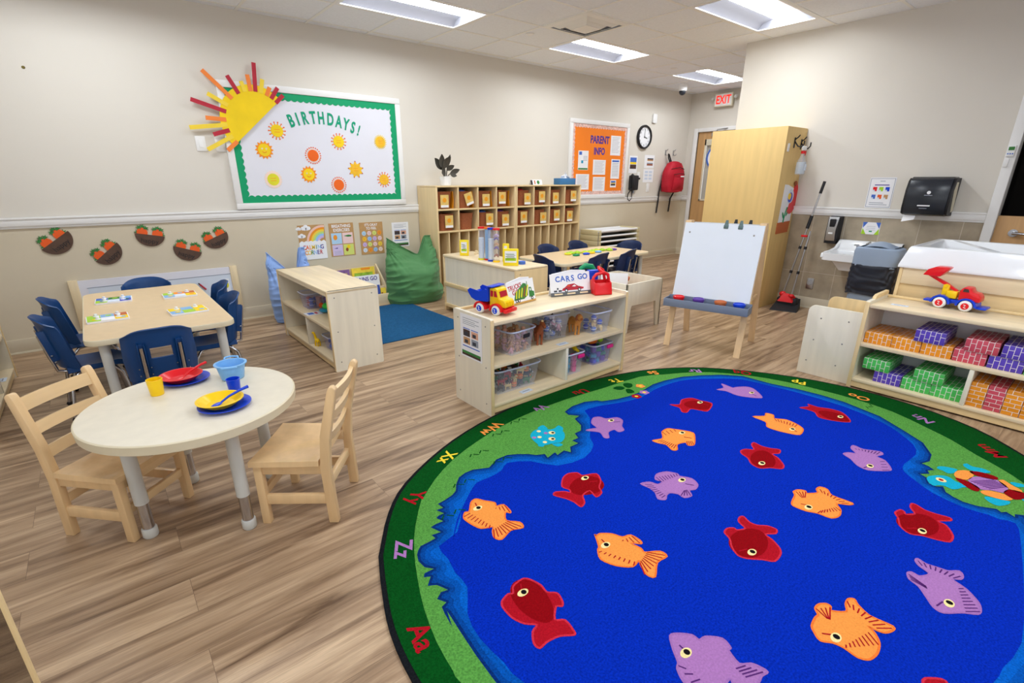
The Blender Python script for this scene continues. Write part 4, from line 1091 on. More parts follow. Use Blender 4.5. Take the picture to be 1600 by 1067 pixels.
# ---------- parent information board
b = thing('parent_board', 'white-framed orange PARENT INFO bulletin board by the cubbies', 'bulletin board', (0, 0, 0))
X0, X1, Z0, Z1 = 5.56, 6.895, 1.062, 2.165
m = MB(); fw = .06
for lo, hi in (((X0, 5.455, Z0), (X1, 5.489, Z0 + fw)), ((X0, 5.455, Z1 - fw), (X1, 5.489, Z1)), ((X0, 5.455, Z0 + fw), (X0 + fw, 5.489, Z1 - fw)), ((X1 - fw, 5.455, Z0 + fw), (X1, 5.489, Z1 - fw))): m.bx(lo, hi, 'trim_white', .005)
m.build('frame', b)
MB().bx((X0 + .05, 5.47, Z0 + .05), (X1 - .05, 5.488, Z1 - .05), 'parent_orange').build('backing_paper', b)
m = MB(); gx0, gx1, gz0, gz1 = X0 + fw, X1 - fw, Z0 + fw, Z1 - fw
for M_, L in ((WL(gx0, gz0, 5.469), gx1 - gx0), (WL(gx1, gz1, 5.469) @ RZ(pi), gx1 - gx0), (WL(gx1, gz0, 5.4685) @ RZ(pi / 2), gz1 - gz0), (WL(gx0, gz1, 5.4685) @ RZ(-pi / 2), gz1 - gz0)): m.prism(scallop(L, .05), .0015, 'border_mix', M_)
m.build('patterned_border', b)
m = MB(); m.text('PARENT', .145, 'letter_violet', WL(6.215, 1.90, 5.469), .001, sx=.80, off=.005); m.text('INFO', .135, 'letter_violet', WL(6.215, 1.74, 5.469), .001, sx=.80, off=.005); m.build('lettering', b)
def wl(px, py, Y=5.469): return None
for lab, x, zz, w, h, st in (('notice with a blue logo and green foot at the left of the parent board', 5.755, 1.475, .218, .268, 'certificate'), ('lined page at the lower left of the parent board, behind the tissue box', 5.72, 1.195, .288, .222, 'lines'),
                             ('lined page in the middle of the parent board under the word INFO', 6.085, 1.41, .288, .214, 'lines'), ('lined page at the bottom middle of the parent board', 6.10, 1.168, .280, .210, 'lines'),
                             ('long lined page at the upper right of the parent board', 6.468, 1.696, .238, .282, 'lines'), ('long blue-headed page at the right of the parent board', 6.507, 1.352, .208, .288, 'blue'), ('small card at the lower right of the parent board', 6.51, 1.222, .142, .108, 'scenes')):
    sheet('notice_page', lab, WL(x, zz, 5.4695), w, h, st, 'notice', 'pages on the parent board')

# ---------- clock, sensor, papers, phone, hooks, backpack
c = thing('wall_clock', 'round black-rimmed wall clock right of the parent board', 'clock', (7.295, 5.489, 1.995))
MB(M=WL(0, 0, 0)).lathe([(.178, 0), (.182, .03), (.172, .045), (.155, .04), (.152, .02)], 'black', 48).build('rim', c)
m = MB(M=WL(0, 0, 0)); m.lathe([(.155, .018), (0, .018)], 'paper', 40)
for k in range(12):
    a = pi / 2 - 2 * pi * (k + 1) / 12; m.text(str(k + 1), .042, 'ink_dark', T(.122 * cos(a), .122 * sin(a), .0195), .0002)
for k in range(60): a = 2 * pi * k / 60; m.box((.146 * cos(a), .146 * sin(a), .0188), (.007, .0016, .0006), 'ink_dark', M=T(.146 * cos(a), .146 * sin(a), 0) @ RZ(a) @ T(-.146 * cos(a), -.146 * sin(a), 0))
m.build('dial', c)
m = MB(M=WL(0, 0, .0))
for L, w, a in ((.085, .009, radians(-12)), (.125, .006, radians(88))): m.box((L / 2 - .012, 0, .024), (L, w, .002), 'black', M=RZ(a))
m.lathe([(0, .03), (.009, .028), (.009, .02)], 'black', 14); m.build('hands', c)
o = MB(); o.prism(rrect(.105, .14, .02), .03, 'white', WL(7.535, 2.285), bev=.004); tag(o.build('motion_sensor'), 'white motion sensor on the wall above the clock', 'sensor')
sheet('printed_notice', 'blue and yellow picture card on the wall under the clock, left one', WL(6.973, 1.44, 5.4888), .214, .265, 'scenes')
sheet('printed_notice', 'white sheet with two brown pictures on the wall under the clock', WL(7.375, 1.522, 5.4888), .27, .205, 'scenes2')
sheet('printed_notice', 'faint pale blue diagram sheet on the wall left of the backpack', WL(7.37, 1.295, 5.4888), .28, .212, 'diagram')
o = MB(); o.prism(rrect(.075, .12, .006), .006, 'trim_white', WL(7.24, 1.40), bev=.0015); o.prism(rrect(.03, .03, .004), .02, 'black', WL(7.26, 1.355)); tag(o.build('wall_outlet'), 'white wall outlet with a small black plug beside the telephone', 'outlet')
o = MB(); o.prism(rrect(.08, .14, .006), .006, 'trim_white', WL(7.525, 1.21), bev=.0015); o.prism(rrect(.034, .066, .003), .009, 'white', WL(7.525, 1.21)); tag(o.build('switch_plate'), 'white switch plate under the pale blue diagram sheet', 'light switch')
p = thing('wall_telephone', 'black wall telephone with coiled cord right of the parent board', 'telephone', (7.08, 5.489, 1.29))
MB(M=WL(0, 0, 0)).prism(rrect(.20, .23, .02), .05, 'black_soft', T(.02, 0, 0), bev=.008).build('base', p)
q = MB(M=WL(0, 0, 0)); q.tube([(-.07, .12, .05), (-.07, .10, .085), (-.07, -.09, .085), (-.07, -.11, .05)], [.026, .022, .022, .026], 'black', 12); q.build('handset', p)
q = MB(M=WL(0, 0, 0)); q.tube([(-.075, -.11, .05), (-.11, -.17, .03), (-.11, -.25, .02), (-.05, -.285, .02), (.0, -.24, .02), (.0, -.11, .02)], .008, 'black', 8); q.build('cord', p)
q = MB(M=WL(0, 0, 0)); q.bx((.03, -.165, 0), (.06, -.115, .02), 'ink_grey'); q.build('cord_plug', p)
def wall_hook(label, x, z):
    q = MB(M=WL(x, z)); q.prism(rrect(.03, .09, .01), .005, 'steel'); q.tube([(0, -.02, .005), (0, -.045, .03), (0, -.04, .055), (0, -.015, .062)], .006, 'steel', 8); q.tube([(0, .03, .005), (0, .035, .03), (0, .055, .045)], .006, 'steel', 8)
    tag(q.build('wall_hook'), label, 'hook', 'steel hooks above the backpack')
wall_hook('steel wall hook holding the red backpack', 7.95, 1.78); wall_hook('empty steel wall hook right of the backpack hook', 8.18, 1.78)
k = thing('backpack', 'red school backpack hanging from a wall hook', 'backpack', (8.07, 5.487, 1.12))
def bag(u, v):
    a = 2 * pi * u; zz = v
    w = .245 * (1 - max(0, zz - .55) ** 2 * 2.3) * (.93 + .12 * min(1, zz * 5)); d = .115 * (1 - .6 * max(0, zz - .6))
    ex = lambda t: math.copysign(abs(t) ** .72, t)
    return (w * ex(cos(a)), -.12 + d * ex(sin(a)) * 1.0, .02 + .47 * zz)
m = MB(); m.grid(bag, 28, 14, 'red_cloth', wrap=True)
m.ell((0, -.12, .49), (.135, .07, .03), 'red_cloth'); m.ell((0, -.12, .03), (.22, .105, .03), 'red_cloth'); m.build('main_bag', k)
m = MB(); m.grid(lambda u, v: ((2 * u - 1) * .165 * (1 - .15 * v * v), -.235 - .04 * sin(pi * u) * sin(pi * min(1, v * 1.1)), .05 + .25 * v), 14, 10, 'red_cloth', thick=.01); m.build('front_pocket', k)
m = MB(); m.tube([(-.16, -.24, .30), (-.06, -.275, .315), (.06, -.275, .315), (.16, -.24, .30)], .005, 'black', 6); m.tube([(-.19, -.20, .39), (0, -.245, .42), (.19, -.20, .39)], .005, 'black', 6); m.build('zip', k)
MB().box((.04, -.278, .27), (.10, .006, .02), 'paper').build('badge', k)
m = MB(); m.tube([(-.05, -.06, .50), (-.11, -.06, .58), (-.12, -.06, .635), (-.10, -.06, .63), (-.02, -.07, .50)], .011, 'black', 8); m.build('hanging_loop', k)
for pts in (((-.22, -.05, .2), (-.25, -.03, .02), (-.24, -.02, -.15), (-.26, -.02, -.34)), ((.10, -.1, .02), (.11, -.03, -.1), (.10, -.02, -.33))):
    m = MB(); m.tube(pts, .013, 'black', 8); m.build('strap', k)

# ---------- towel dispenser, soap, notices on the right wall
d = thing('towel_dispenser', 'large black paper towel dispenser on the right wall', 'towel dispenser', (5.95, 1.235, 1.195))
def tdp(w, zs, xs): pass
m = MB()
prof = [(0, -.165), (-.13, -.165), (-.205, -.15), (-.225, -.10), (-.22, .06), (-.19, .14), (-.15, .165), (0, .165)]
m.prism(prof, .30, 'black_gloss', Matrix(((1, 0, 0, 0), (0, 0, 1, -.15), (0, 1, 0, 0), (0, 0, 0, 1))), bev=.008); m.build('cover', d)
for sy in (-1, 1):
    q = MB(); q.prism([(-.0, -.16), (-.125, -.16), (-.195, -.145), (-.213, -.10), (-.208, .055), (-.18, .13), (-.148, .155), (0, .155)], .016, 'black', Matrix(((1, 0, 0, 0), (0, 0, 1, sy * .158 - .008), (0, 1, 0, 0), (0, 0, 0, 1)))); q.prism([(-.02, -.12), (-.09, -.13), (-.16, .05), (-.13, .12), (-.08, .12)], .019, 'cream_plastic', Matrix(((1, 0, 0, 0), (0, 0, 1, sy * .160 - .0095), (0, 1, 0, 0), (0, 0, 0, 1)))); q.build('side_cheek', d)
MLG = Matrix(((0, 0, -1, -.2235), (-1, 0, 0, 0), (0, 1, 0, 0), (0, 0, 0, 1)))
q = MB(); q.prism(circ(.014, 18, cx=.01, cy=.035), .0012, 'paper', MLG); q.box((.01, .012, .001), (.058, .006, .001), 'ink_grey', M=MLG); q.build('round_logo', d)
q = MB(); q.box((-.005, -.075, .002), (.09, .010, .002), 'paper', M=MLG); q.box((-.005, -.098, .002), (.055, .005, .002), 'ink_grey', M=MLG); q.build('front_lettering', d)
q = MB(); q.grid(lambda u, v: (-.17 - .03 * v, .055 + .09 * u, -.165 - .055 * v * (.6 + .4 * u)), 6, 5, 'tissue', thick=.001); q.build('paper_towel', d)
s = thing('soap_dispenser', 'grey and black wall soap dispenser above the sink', 'soap dispenser', (5.95, 1.965, .855))
MB().hull([(0, -.06, -.14), (0, .06, -.14), (-.085, -.055, -.14), (-.085, .055, -.14), (0, -.06, .13), (0, .06, .13), (-.09, -.05, .12), (-.09, .05, .12), (-.105, -.05, -.02), (-.105, .05, -.02)], 'black_soft').build('back_body', s)
q = MB(); q.hull([(-.09, .046, .125), (-.09, -.046, .125), (-.118, .04, -.02), (-.118, -.04, -.02), (-.10, .044, -.11), (-.10, -.044, -.11), (-.08, .044, -.11), (-.08, -.044, -.11), (-.08, .046, .125), (-.08, -.046, .125)], 'steel'); q.build('front_cover', s)
q = MB(); q.box((-.105, 0, .06), (.02, .05, .09), 'black_soft', .004, M=T(-.105, 0, .06) @ RY(-.19) @ T(.105, 0, -.06)); q.build('viewing_window', s)
MB().box((-.119, 0, -.035), (.006, .04, .016), 'white', .003).build('push_mark', s)
sheet('wall_notice', 'hand-washing steps notice in a plastic sleeve beside the towel dispenser', WR(1.752, 1.077, 5.9488), .212, .28, 'steps')
sheet('wall_card', 'small card with blue and green corners on the tiles above the sink', WR(1.73, .826, 5.9488), .15, .115, 'corners')
o = MB(); o.prism(rrect(.07, .115, .006), .006, 'steel', WR(2.10, .265, 5.9488), bev=.0015); o.lathe([(.022, .006), (.03, .014), (.012, .02), (0, .02)], 'clear_plastic', 18, WR(2.10, .28, 5.9488)); tag(o.build('wall_outlet'), 'clear-covered wall outlet low on the tiles under the sink', 'outlet')
# ================================================================== SINK SIDE OF THE ROOM
def Q(x): return x
# ---------- wall-hung sink
s = thing('wall_sink', 'white wall-hung hand-washing sink under the soap dispenser', 'sink', (5.945, 1.62, 0))
m = MB(); HW = .27
def outer(u, v):
    # u around, v down : rounded rectangular basin body
    a = 2 * pi * u; ex = lambda t: math.copysign(abs(t) ** .22, t)
    f = [1.0, 1.0, .96, .72, .50][min(4, int(v * 4 + .01))]; zz = [.665, .60, .592, .585, .50][min(4, int(v * 4 + .01))]
    return (-.245 + .245 * f * ex(cos(a)), HW * f * ex(sin(a)), zz)
m.grid(outer, 56, 4, 'white_gloss', wrap=True)
def inner(u, v):
    a = 2 * pi * u; ex = lambda t, p_=(.22 if v < .3 else .5): math.copysign(abs(t) ** p_, t)
    f = [1.0, .86, .82, .62, .0][min(4, int(v * 4 + .01))]; zz = [.665, .668, .64, .565, .555][min(4, int(v * 4 + .01))]
    ox = -.245 - .02 * (f < .9)
    sx = .245 * f if f > .9 else .215 * f
    return (ox + sx * ex(cos(a)), HW * f * ex(sin(a)), zz)
m.grid(inner, 56, 4, 'white_gloss', wrap=True); m.build('basin', s)
m = MB(); m.M = Matrix(((1, 0, 0, 0), (0, 0, 1, -HW), (0, 1, 0, 0), (0, 0, 0, 1)))
m.prism([(0, .60), (0, .762), (-.05, .76), (-.075, .735), (-.10, .69), (-.16, .666), (-.16, .60)], 2 * HW, 'white_gloss', bev=.008); m.build('splash_back', s)
m = MB()
for sy in (-1, 1): m.M = Matrix(((1, 0, 0, 0), (0, 0, 1, sy * (HW - .0125) - .0125), (0, 1, 0, 0), (0, 0, 0, 1))); m.prism([(0, .62), (0, .762), (-.05, .76), (-.085, .735), (-.16, .69), (-.28, .675), (-.40, .672), (-.47, .66), (-.48, .62)], .025, 'white_gloss', bev=.006)
m.build('side_rim', s)
m = MB(); m.cyl((-.10, -.02, .69), (-.10, -.02, .735), .018, 'chrome'); m.tube([(-.10, -.02, .735), (-.12, -.02, .76), (-.19, -.02, .75), (-.21, -.02, .725)], .011, 'chrome'); m.build('faucet', s)
for y in (-.12, .08):
    m = MB(); m.cyl((-.09, y, .69), (-.09, y, .72), .016, 'chrome'); m.tube([(-.09, y, .722), (-.15, y + .015, .728)], [.012, .007], 'chrome'); m.build('tap_handle', s)
m = MB(); m.tube([(-.25, -.02, .50), (-.25, -.02, .38), (-.18, -.02, .33), (-.05, -.02, .36), (0, -.02, .36)], .018, 'chrome'); m.ell((-.06, .03, .40), (.03, .025, .03), 'chrome'); m.tube([(-.03, .03, .40), (-.03, .03, .50)], .008, 'chrome'); m.build('drain_pipe', s)
m = MB(); m.bx((-.05, -.15, .0), (0, -.06, .56), 'trim_white', .006); m.build('pipe_cover', s)

# ---------- grey waste bin with a black bag folded over
b = thing('waste_bin', 'tall grey-blue waste bin lined with a black bag beside the sink', 'waste bin', (4.80, 1.235, 0), 0)
W2, D2 = .15, .125
def rr(u, w, d, z, e=.35):
    a = 2 * pi * u; ex = lambda t: math.copysign(abs(t) ** e, t)
    return (d * ex(cos(a)), w * ex(sin(a)), z)
lv = [(.80, 0), (.86, .10), (.93, .45), (.96, .66)]
m = MB(); m.grid(lambda u, v: rr(u, W2 * lv[min(3, int(v * 3 + .01))][0], D2 * lv[min(3, int(v * 3 + .01))][0], lv[min(3, int(v * 3 + .01))][1]), 40, 3, 'bin_grey', wrap=True); m.bx((-.09, -.11, 0), (.09, .11, .01), 'bin_grey'); m.build('body', b)
def bagf(u, v):
    from_n = lambda p: __import__('mathutils').noise.noise(Vector(p)); wob = .008 * from_n((u * 22 + v * 3, v * 2.2, 2.0)) + .006 * (.5 - abs(from_n((u * 13 - v * 4, v * 4.5 + u * 5, 5.0))) * 2)
    f = 1.03 + .02 * sin(pi * v); z = .70 - .235 * v + .008 * sin(2 * pi * u * 5) * v
    return rr(u, W2 * f + wob, D2 * f + wob, z)
m = MB(); m.grid(bagf, 96, 30, 'bag_black', wrap=True); m.build('bag', b)
lid = [(1.02, .685), (1.03, .80), (.99, .825), (.85, .835)]
m = MB(); m.grid(lambda u, v: rr(u, W2 * lid[min(3, int(v * 3 + .01))][0], D2 * lid[min(3, int(v * 3 + .01))][0], lid[min(3, int(v * 3 + .01))][1]), 40, 3, 'bin_grey', wrap=True); m.build('lid_collar', b)
m = MB(); m.grid(lambda u, v: (-.105 + .20 * v, (2 * u - 1) * .10, .832 + .045 * (1 - (2 * u - 1) ** 2) * (.4 + .6 * sin(pi * v))), 12, 8, 'bin_grey', thick=.006); m.build('swing_flap', b)

# ---------- changing table (white moulded tub on a wooden cabinet)
c = thing('changing_table', 'wooden changing table with white moulded tub top behind the block shelf', 'changing table', (4.165, -.32, 0))
W, D, H = 1.26, .76, .92
for y0 in (0, W - .02): MB().bx((0, y0, 0), (D, y0 + .02, .785), 'edge_wood', .004).build('side_panel', c)
MB().bx((.004, .02, .675), (.022, W - .02, .785), 'maple_y', .003).build('upper_front_board', c)
MB().bx((.016, .02, .0), (.03, W - .02, .675), 'edge_y').build('front_panel', c)
m = MB()
# tub: sloping outer walls, thick rim and a shallow basin
def shell_(pts): pass
o_ = [(-.012, .78), (-.012, .79), (.012, .915), (.018, .92)]
lo = (-.012, -.012, .78); 
def rect_ring(i, z, b2): return [b2.verts.new(p) for p in ((i, i, z), (D - i, i, z), (D - i, W - i, z), (i, W - i, z))]
b2 = bmesh.new()
rings = [rect_ring(i, z, b2) for i, z in ((-.012, .78), (-.012, .795), (.020, .912), (.028, .92), (.060, .92), (.070, .912), (.12, .82), (.14, .815))]
for A_, B_ in zip(rings, rings[1:]):
    for k in range(4): b2.faces.new((A_[k], A_[(k + 1) % 4], B_[(k + 1) % 4], B_[k]))
b2.faces.new(rings[-1]); b2.faces.new(rings[0][::-1])
bmesh.ops.recalc_face_normals(b2, faces=b2.faces)
es = [e for e in b2.edges if e.calc_face_angle(0) > .25]
bmesh.ops.bevel(b2, geom=es, offset=.006, segments=2, profile=.5, affect='EDGES')
m._merge(b2, 'white_gloss', None, True); m.build('moulded_tub', c)
m = MB(); m.hull([(.05, .84, .919), (.09, .80, .919), (.60, 1.09, .925), (.60, 1.13, .925), (.05, .87, .927), (.09, .83, .927)], 'white_gloss'); m.build('raised_divider', c)
m = MB(); m.lathe([(0, .002), (.008, .002), (.008, 0)], 'ink_blue', 12, Matrix(((0, 0, -1, -.013), (-1, 0, 0, .59), (0, 1, 0, .80), (0, 0, 0, 1)))); m.build('logo_dot', c)

# ---------- end bin beside the block shelf: two rounded panels with slots between
e = thing('divider_panel_unit', 'low birch storage end with two rounded panels beside the block shelf', 'storage rack', (3.815, .985, 0))
P = lambda W, H: [(0, 0), (W, 0), (W, H), (.045, H)] + [(.045 - .045 * sin(t), H - .045 + .045 * cos(t)) for t in [radians(15 * k) for k in range(1, 7)]]
Mp = lambda x: Matrix(((0, 0, 1, x), (-1, 0, 0, .335), (0, 1, 0, 0), (0, 0, 0, 1)))
m = MB(); m.prism(P(.33, .505), .018, 'birch_pale', Mp(0), bev=.003); screws(m, [(.09, .42), (.26, .43), (.07, .26), (.25, .27), (.05, .10), (.24, .11)], Mp(0) @ Matrix.Diagonal((1, 1, -1, 1))); m.build('front_panel', e)
m = MB(); m.prism(P(.33, .515), .018, 'edge_wood', Mp(.36), bev=.003); m.build('rear_panel', e)
MB().bx((.018, .005, .05), (.36, .33, .07), 'maple_x').build('bottom_board', e)
MB().bx((.018, 0, .07), (.36, .012, .46), 'edge_x').build('inner_panel', e)
RUG_OUT = [(0.423,0.953),(0.428,1.02),(0.436,1.081),(0.447,1.14),(0.462,1.198),(0.48,1.253),(0.499,1.306),(0.518,1.358),(0.538,1.408),(0.554,1.447),(0.561,1.464),(0.564,1.471),(0.579,1.494),(0.615,1.55),(0.662,1.622),(0.712,1.689),(0.757,1.741),(0.804,1.788),(0.866,1.837),(0.953,1.892),(1.055,1.948),(1.16,1.998),(1.263,2.04),(1.368,2.075),(1.48,2.105),(1.596,2.13),(1.718,2.149),(1.856,2.162),(2.019,2.17),(2.199,2.172),(2.379,2.161),(2.56,2.132),(2.741,2.09),(2.901,2.041),(3.03,1.986),(3.139,1.924),(3.236,1.855),(3.322,1.779),(3.396,1.695),(3.466,1.602),(3.538,1.495),(3.605,1.378),(3.661,1.26),(3.701,1.143),(3.729,1.026),(3.746,0.911),(3.753,0.799),(3.749,0.688),(3.735,0.581),(3.709,0.475),(3.673,0.372),(3.628,0.279),(3.572,0.199),(3.507,0.129),(3.44,0.062),(3.376,-0.003),(3.31,-0.065),(3.239,-0.122),(3.161,-0.175),(3.078,-0.224),(2.992,-0.268),(2.902,-0.307),(2.808,-0.342),(2.712,-0.371),(2.614,-0.395),(2.515,-0.415),(2.414,-0.43),(2.313,-0.441),(2.211,-0.447),(2.109,-0.45),(2.007,-0.45),(1.905,-0.445),(1.803,-0.437),(1.702,-0.424),(1.601,-0.408),(1.501,-0.386),(1.403,-0.359),(1.306,-0.328),(1.212,-0.291),(1.122,-0.249),(1.035,-0.202),(0.953,-0.151),(0.876,-0.095),(0.804,-0.034),(0.738,0.03),(0.678,0.098),(0.625,0.169),(0.578,0.242),(0.538,0.317),(0.504,0.395),(0.476,0.473),(0.454,0.552),(0.439,0.633),(0.428,0.713),(0.422,0.795),(0.421,0.877)]
RUG_LG = [(0.526,0.861),(0.524,0.889),(0.528,0.906),(0.533,0.956),(0.541,1.016),(0.555,1.079),(0.573,1.146),(0.597,1.216),(0.625,1.286),(0.652,1.35),(0.682,1.412),(0.715,1.473),(0.755,1.535),(0.813,1.613),(0.863,1.675),(0.865,1.678),(0.868,1.675),(0.92,1.718),(0.991,1.773),(1.067,1.821),(1.153,1.867),(1.255,1.908),(1.363,1.943),(1.47,1.973),(1.579,1.996),(1.687,2.012),(1.807,2.021),(1.956,2.025),(2.115,2.022),(2.268,2.009),(2.428,1.992),(2.622,1.981),(2.797,1.963),(2.894,1.925),(2.966,1.88),(3.052,1.838),(3.134,1.792),(3.206,1.745),(3.275,1.684),(3.35,1.592),(3.418,1.487),(3.467,1.382),(3.502,1.274),(3.524,1.165),(3.536,1.056),(3.546,0.951),(3.547,0.848),(3.539,0.747),(3.517,0.647),(3.47,0.543),(3.417,0.45),(3.381,0.385),(3.346,0.331),(3.298,0.273),(3.25,0.217),(3.214,0.165),(3.178,0.116),(3.139,0.07),(3.086,0.021),(3.002,-0.041),(2.904,-0.104),(2.801,-0.156),(2.693,-0.201),(2.58,-0.238),(2.464,-0.267),(2.344,-0.289),(2.222,-0.305),(2.099,-0.314),(1.975,-0.316),(1.85,-0.308),(1.726,-0.293),(1.603,-0.27),(1.483,-0.24),(1.366,-0.201),(1.253,-0.154),(1.147,-0.098),(1.047,-0.034),(0.953,0.035),(0.867,0.11),(0.79,0.191),(0.722,0.277),(0.665,0.368),(0.618,0.463),(0.581,0.56),(0.554,0.659),(0.536,0.769)]
RUG_SH = [(0.602,0.791),(0.603,0.821),(0.608,0.908),(0.618,1.009),(0.628,1.096),(0.607,1.031),(0.616,1.09),(0.623,1.12),(0.645,1.127),(0.628,1.158),(0.654,1.175),(0.678,1.169),(0.66,1.211),(0.633,1.228),(0.663,1.259),(0.642,1.271),(0.654,1.286),(0.691,1.284),(0.669,1.312),(0.667,1.354),(0.68,1.386),(0.693,1.402),(0.713,1.418),(0.74,1.418),(0.78,1.42),(0.778,1.446),(0.816,1.438),(0.799,1.488),(0.824,1.493),(0.859,1.49),(0.847,1.525),(0.863,1.532),(0.889,1.531),(0.874,1.57),(0.906,1.565),(0.902,1.603),(0.94,1.607),(0.989,1.619),(1.016,1.635),(1.044,1.675),(1.086,1.715),(1.131,1.729),(1.176,1.728),(1.248,1.693),(1.321,1.73),(1.39,1.729),(1.439,1.701),(1.482,1.666),(1.504,1.636),(1.546,1.614),(1.533,1.579),(1.598,1.594),(1.59,1.567),(1.647,1.578),(1.662,1.542),(1.698,1.583),(1.759,1.583),(1.754,1.624),(1.802,1.623),(1.824,1.671),(1.874,1.671),(1.922,1.716),(1.952,1.794),(2.002,1.805),(1.962,1.856),(1.975,1.899),(2.064,1.925),(2.174,1.921),(2.252,1.885),(2.264,1.858),(2.37,1.818),(2.47,1.798),(2.566,1.794),(2.646,1.804),(2.747,1.82),(2.874,1.809),(3.019,1.776),(3.142,1.713),(3.277,1.62),(3.376,1.507),(3.393,1.307),(3.433,1.166),(3.451,1.024),(3.447,0.883),(3.384,0.672),(3.277,0.527),(3.193,0.422),(3.074,0.36),(3.068,0.359),(2.986,0.349),(2.934,0.369),(2.927,0.34),(2.906,0.313),(2.876,0.333),(2.847,0.319),(2.811,0.348),(2.794,0.315),(2.745,0.299),(2.742,0.272),(2.766,0.252),(2.72,0.233),(2.7,0.202),(2.688,0.167),(2.697,0.121),(2.734,0.065),(2.719,0.048),(2.739,0.036),(2.72,0.007),(2.746,0.01),(2.766,-0.015),(2.597,-0.085),(2.417,-0.134),(2.228,-0.164),(2.036,-0.178),(1.84,-0.173),(1.646,-0.141),(1.459,-0.086),(1.284,-0.008),(1.128,0.092),(0.979,0.201),(0.844,0.326),(0.736,0.469),(0.656,0.625)]
RUG_DB = [(0.663,0.749),(0.654,0.792),(0.657,0.834),(0.652,0.889),(0.65,0.945),(0.657,0.996),(0.673,1.044),(0.706,1.091),(0.736,1.136),(0.741,1.178),(0.74,1.218),(0.749,1.257),(0.758,1.295),(0.757,1.337),(0.766,1.372),(0.811,1.383),(0.866,1.396),(0.922,1.454),(0.951,1.494),(0.893,1.435),(0.833,1.374),(0.857,1.405),(0.904,1.457),(0.935,1.486),(0.968,1.512),(1.009,1.545),(1.051,1.578),(1.089,1.606),(1.125,1.626),(1.16,1.627),(1.197,1.624),(1.24,1.627),(1.281,1.635),(1.31,1.656),(1.342,1.669),(1.392,1.648),(1.443,1.608),(1.477,1.549),(1.518,1.494),(1.594,1.467),(1.677,1.461),(1.75,1.483),(1.808,1.518),(1.827,1.544),(1.852,1.583),(1.941,1.663),(2.03,1.745),(2.06,1.799),(2.078,1.832),(2.115,1.836),(2.154,1.828),(2.183,1.824),(2.216,1.816),(2.266,1.796),(2.331,1.772),(2.414,1.749),(2.505,1.734),(2.591,1.744),(2.68,1.758),(2.777,1.758),(2.871,1.75),(2.949,1.736),(3.023,1.709),(3.104,1.66),(3.182,1.6),(3.254,1.542),(3.311,1.474),(3.335,1.381),(3.346,1.285),(3.36,1.218),(3.37,1.14),(3.374,1.002),(3.368,0.857),(3.341,0.742),(3.304,0.649),(3.266,0.585),(3.223,0.536),(3.174,0.487),(3.122,0.447),(3.07,0.423),(3.012,0.411),(2.932,0.415),(2.855,0.422),(2.81,0.417),(2.777,0.403),(2.748,0.376),(2.722,0.343),(2.692,0.309),(2.665,0.268),(2.647,0.212),(2.638,0.156),(2.644,0.114),(2.653,0.081),(2.651,0.062),(2.649,0.046),(2.665,0.022),(2.666,-0.002),(2.624,-0.017),(2.536,-0.032),(2.371,-0.057),(2.188,-0.081),(2.039,-0.098),(1.915,-0.107),(1.826,-0.099),(1.76,-0.086),(1.717,-0.084),(1.676,-0.077),(1.607,-0.054),(1.532,-0.023),(1.464,0.01),(1.4,0.046),(1.34,0.086),(1.283,0.129),(1.226,0.171),(1.172,0.215),(1.123,0.262),(1.078,0.312),(1.043,0.366),(1.003,0.419),(0.941,0.465),(0.875,0.511),(0.816,0.564),(0.761,0.622),(0.705,0.687)]
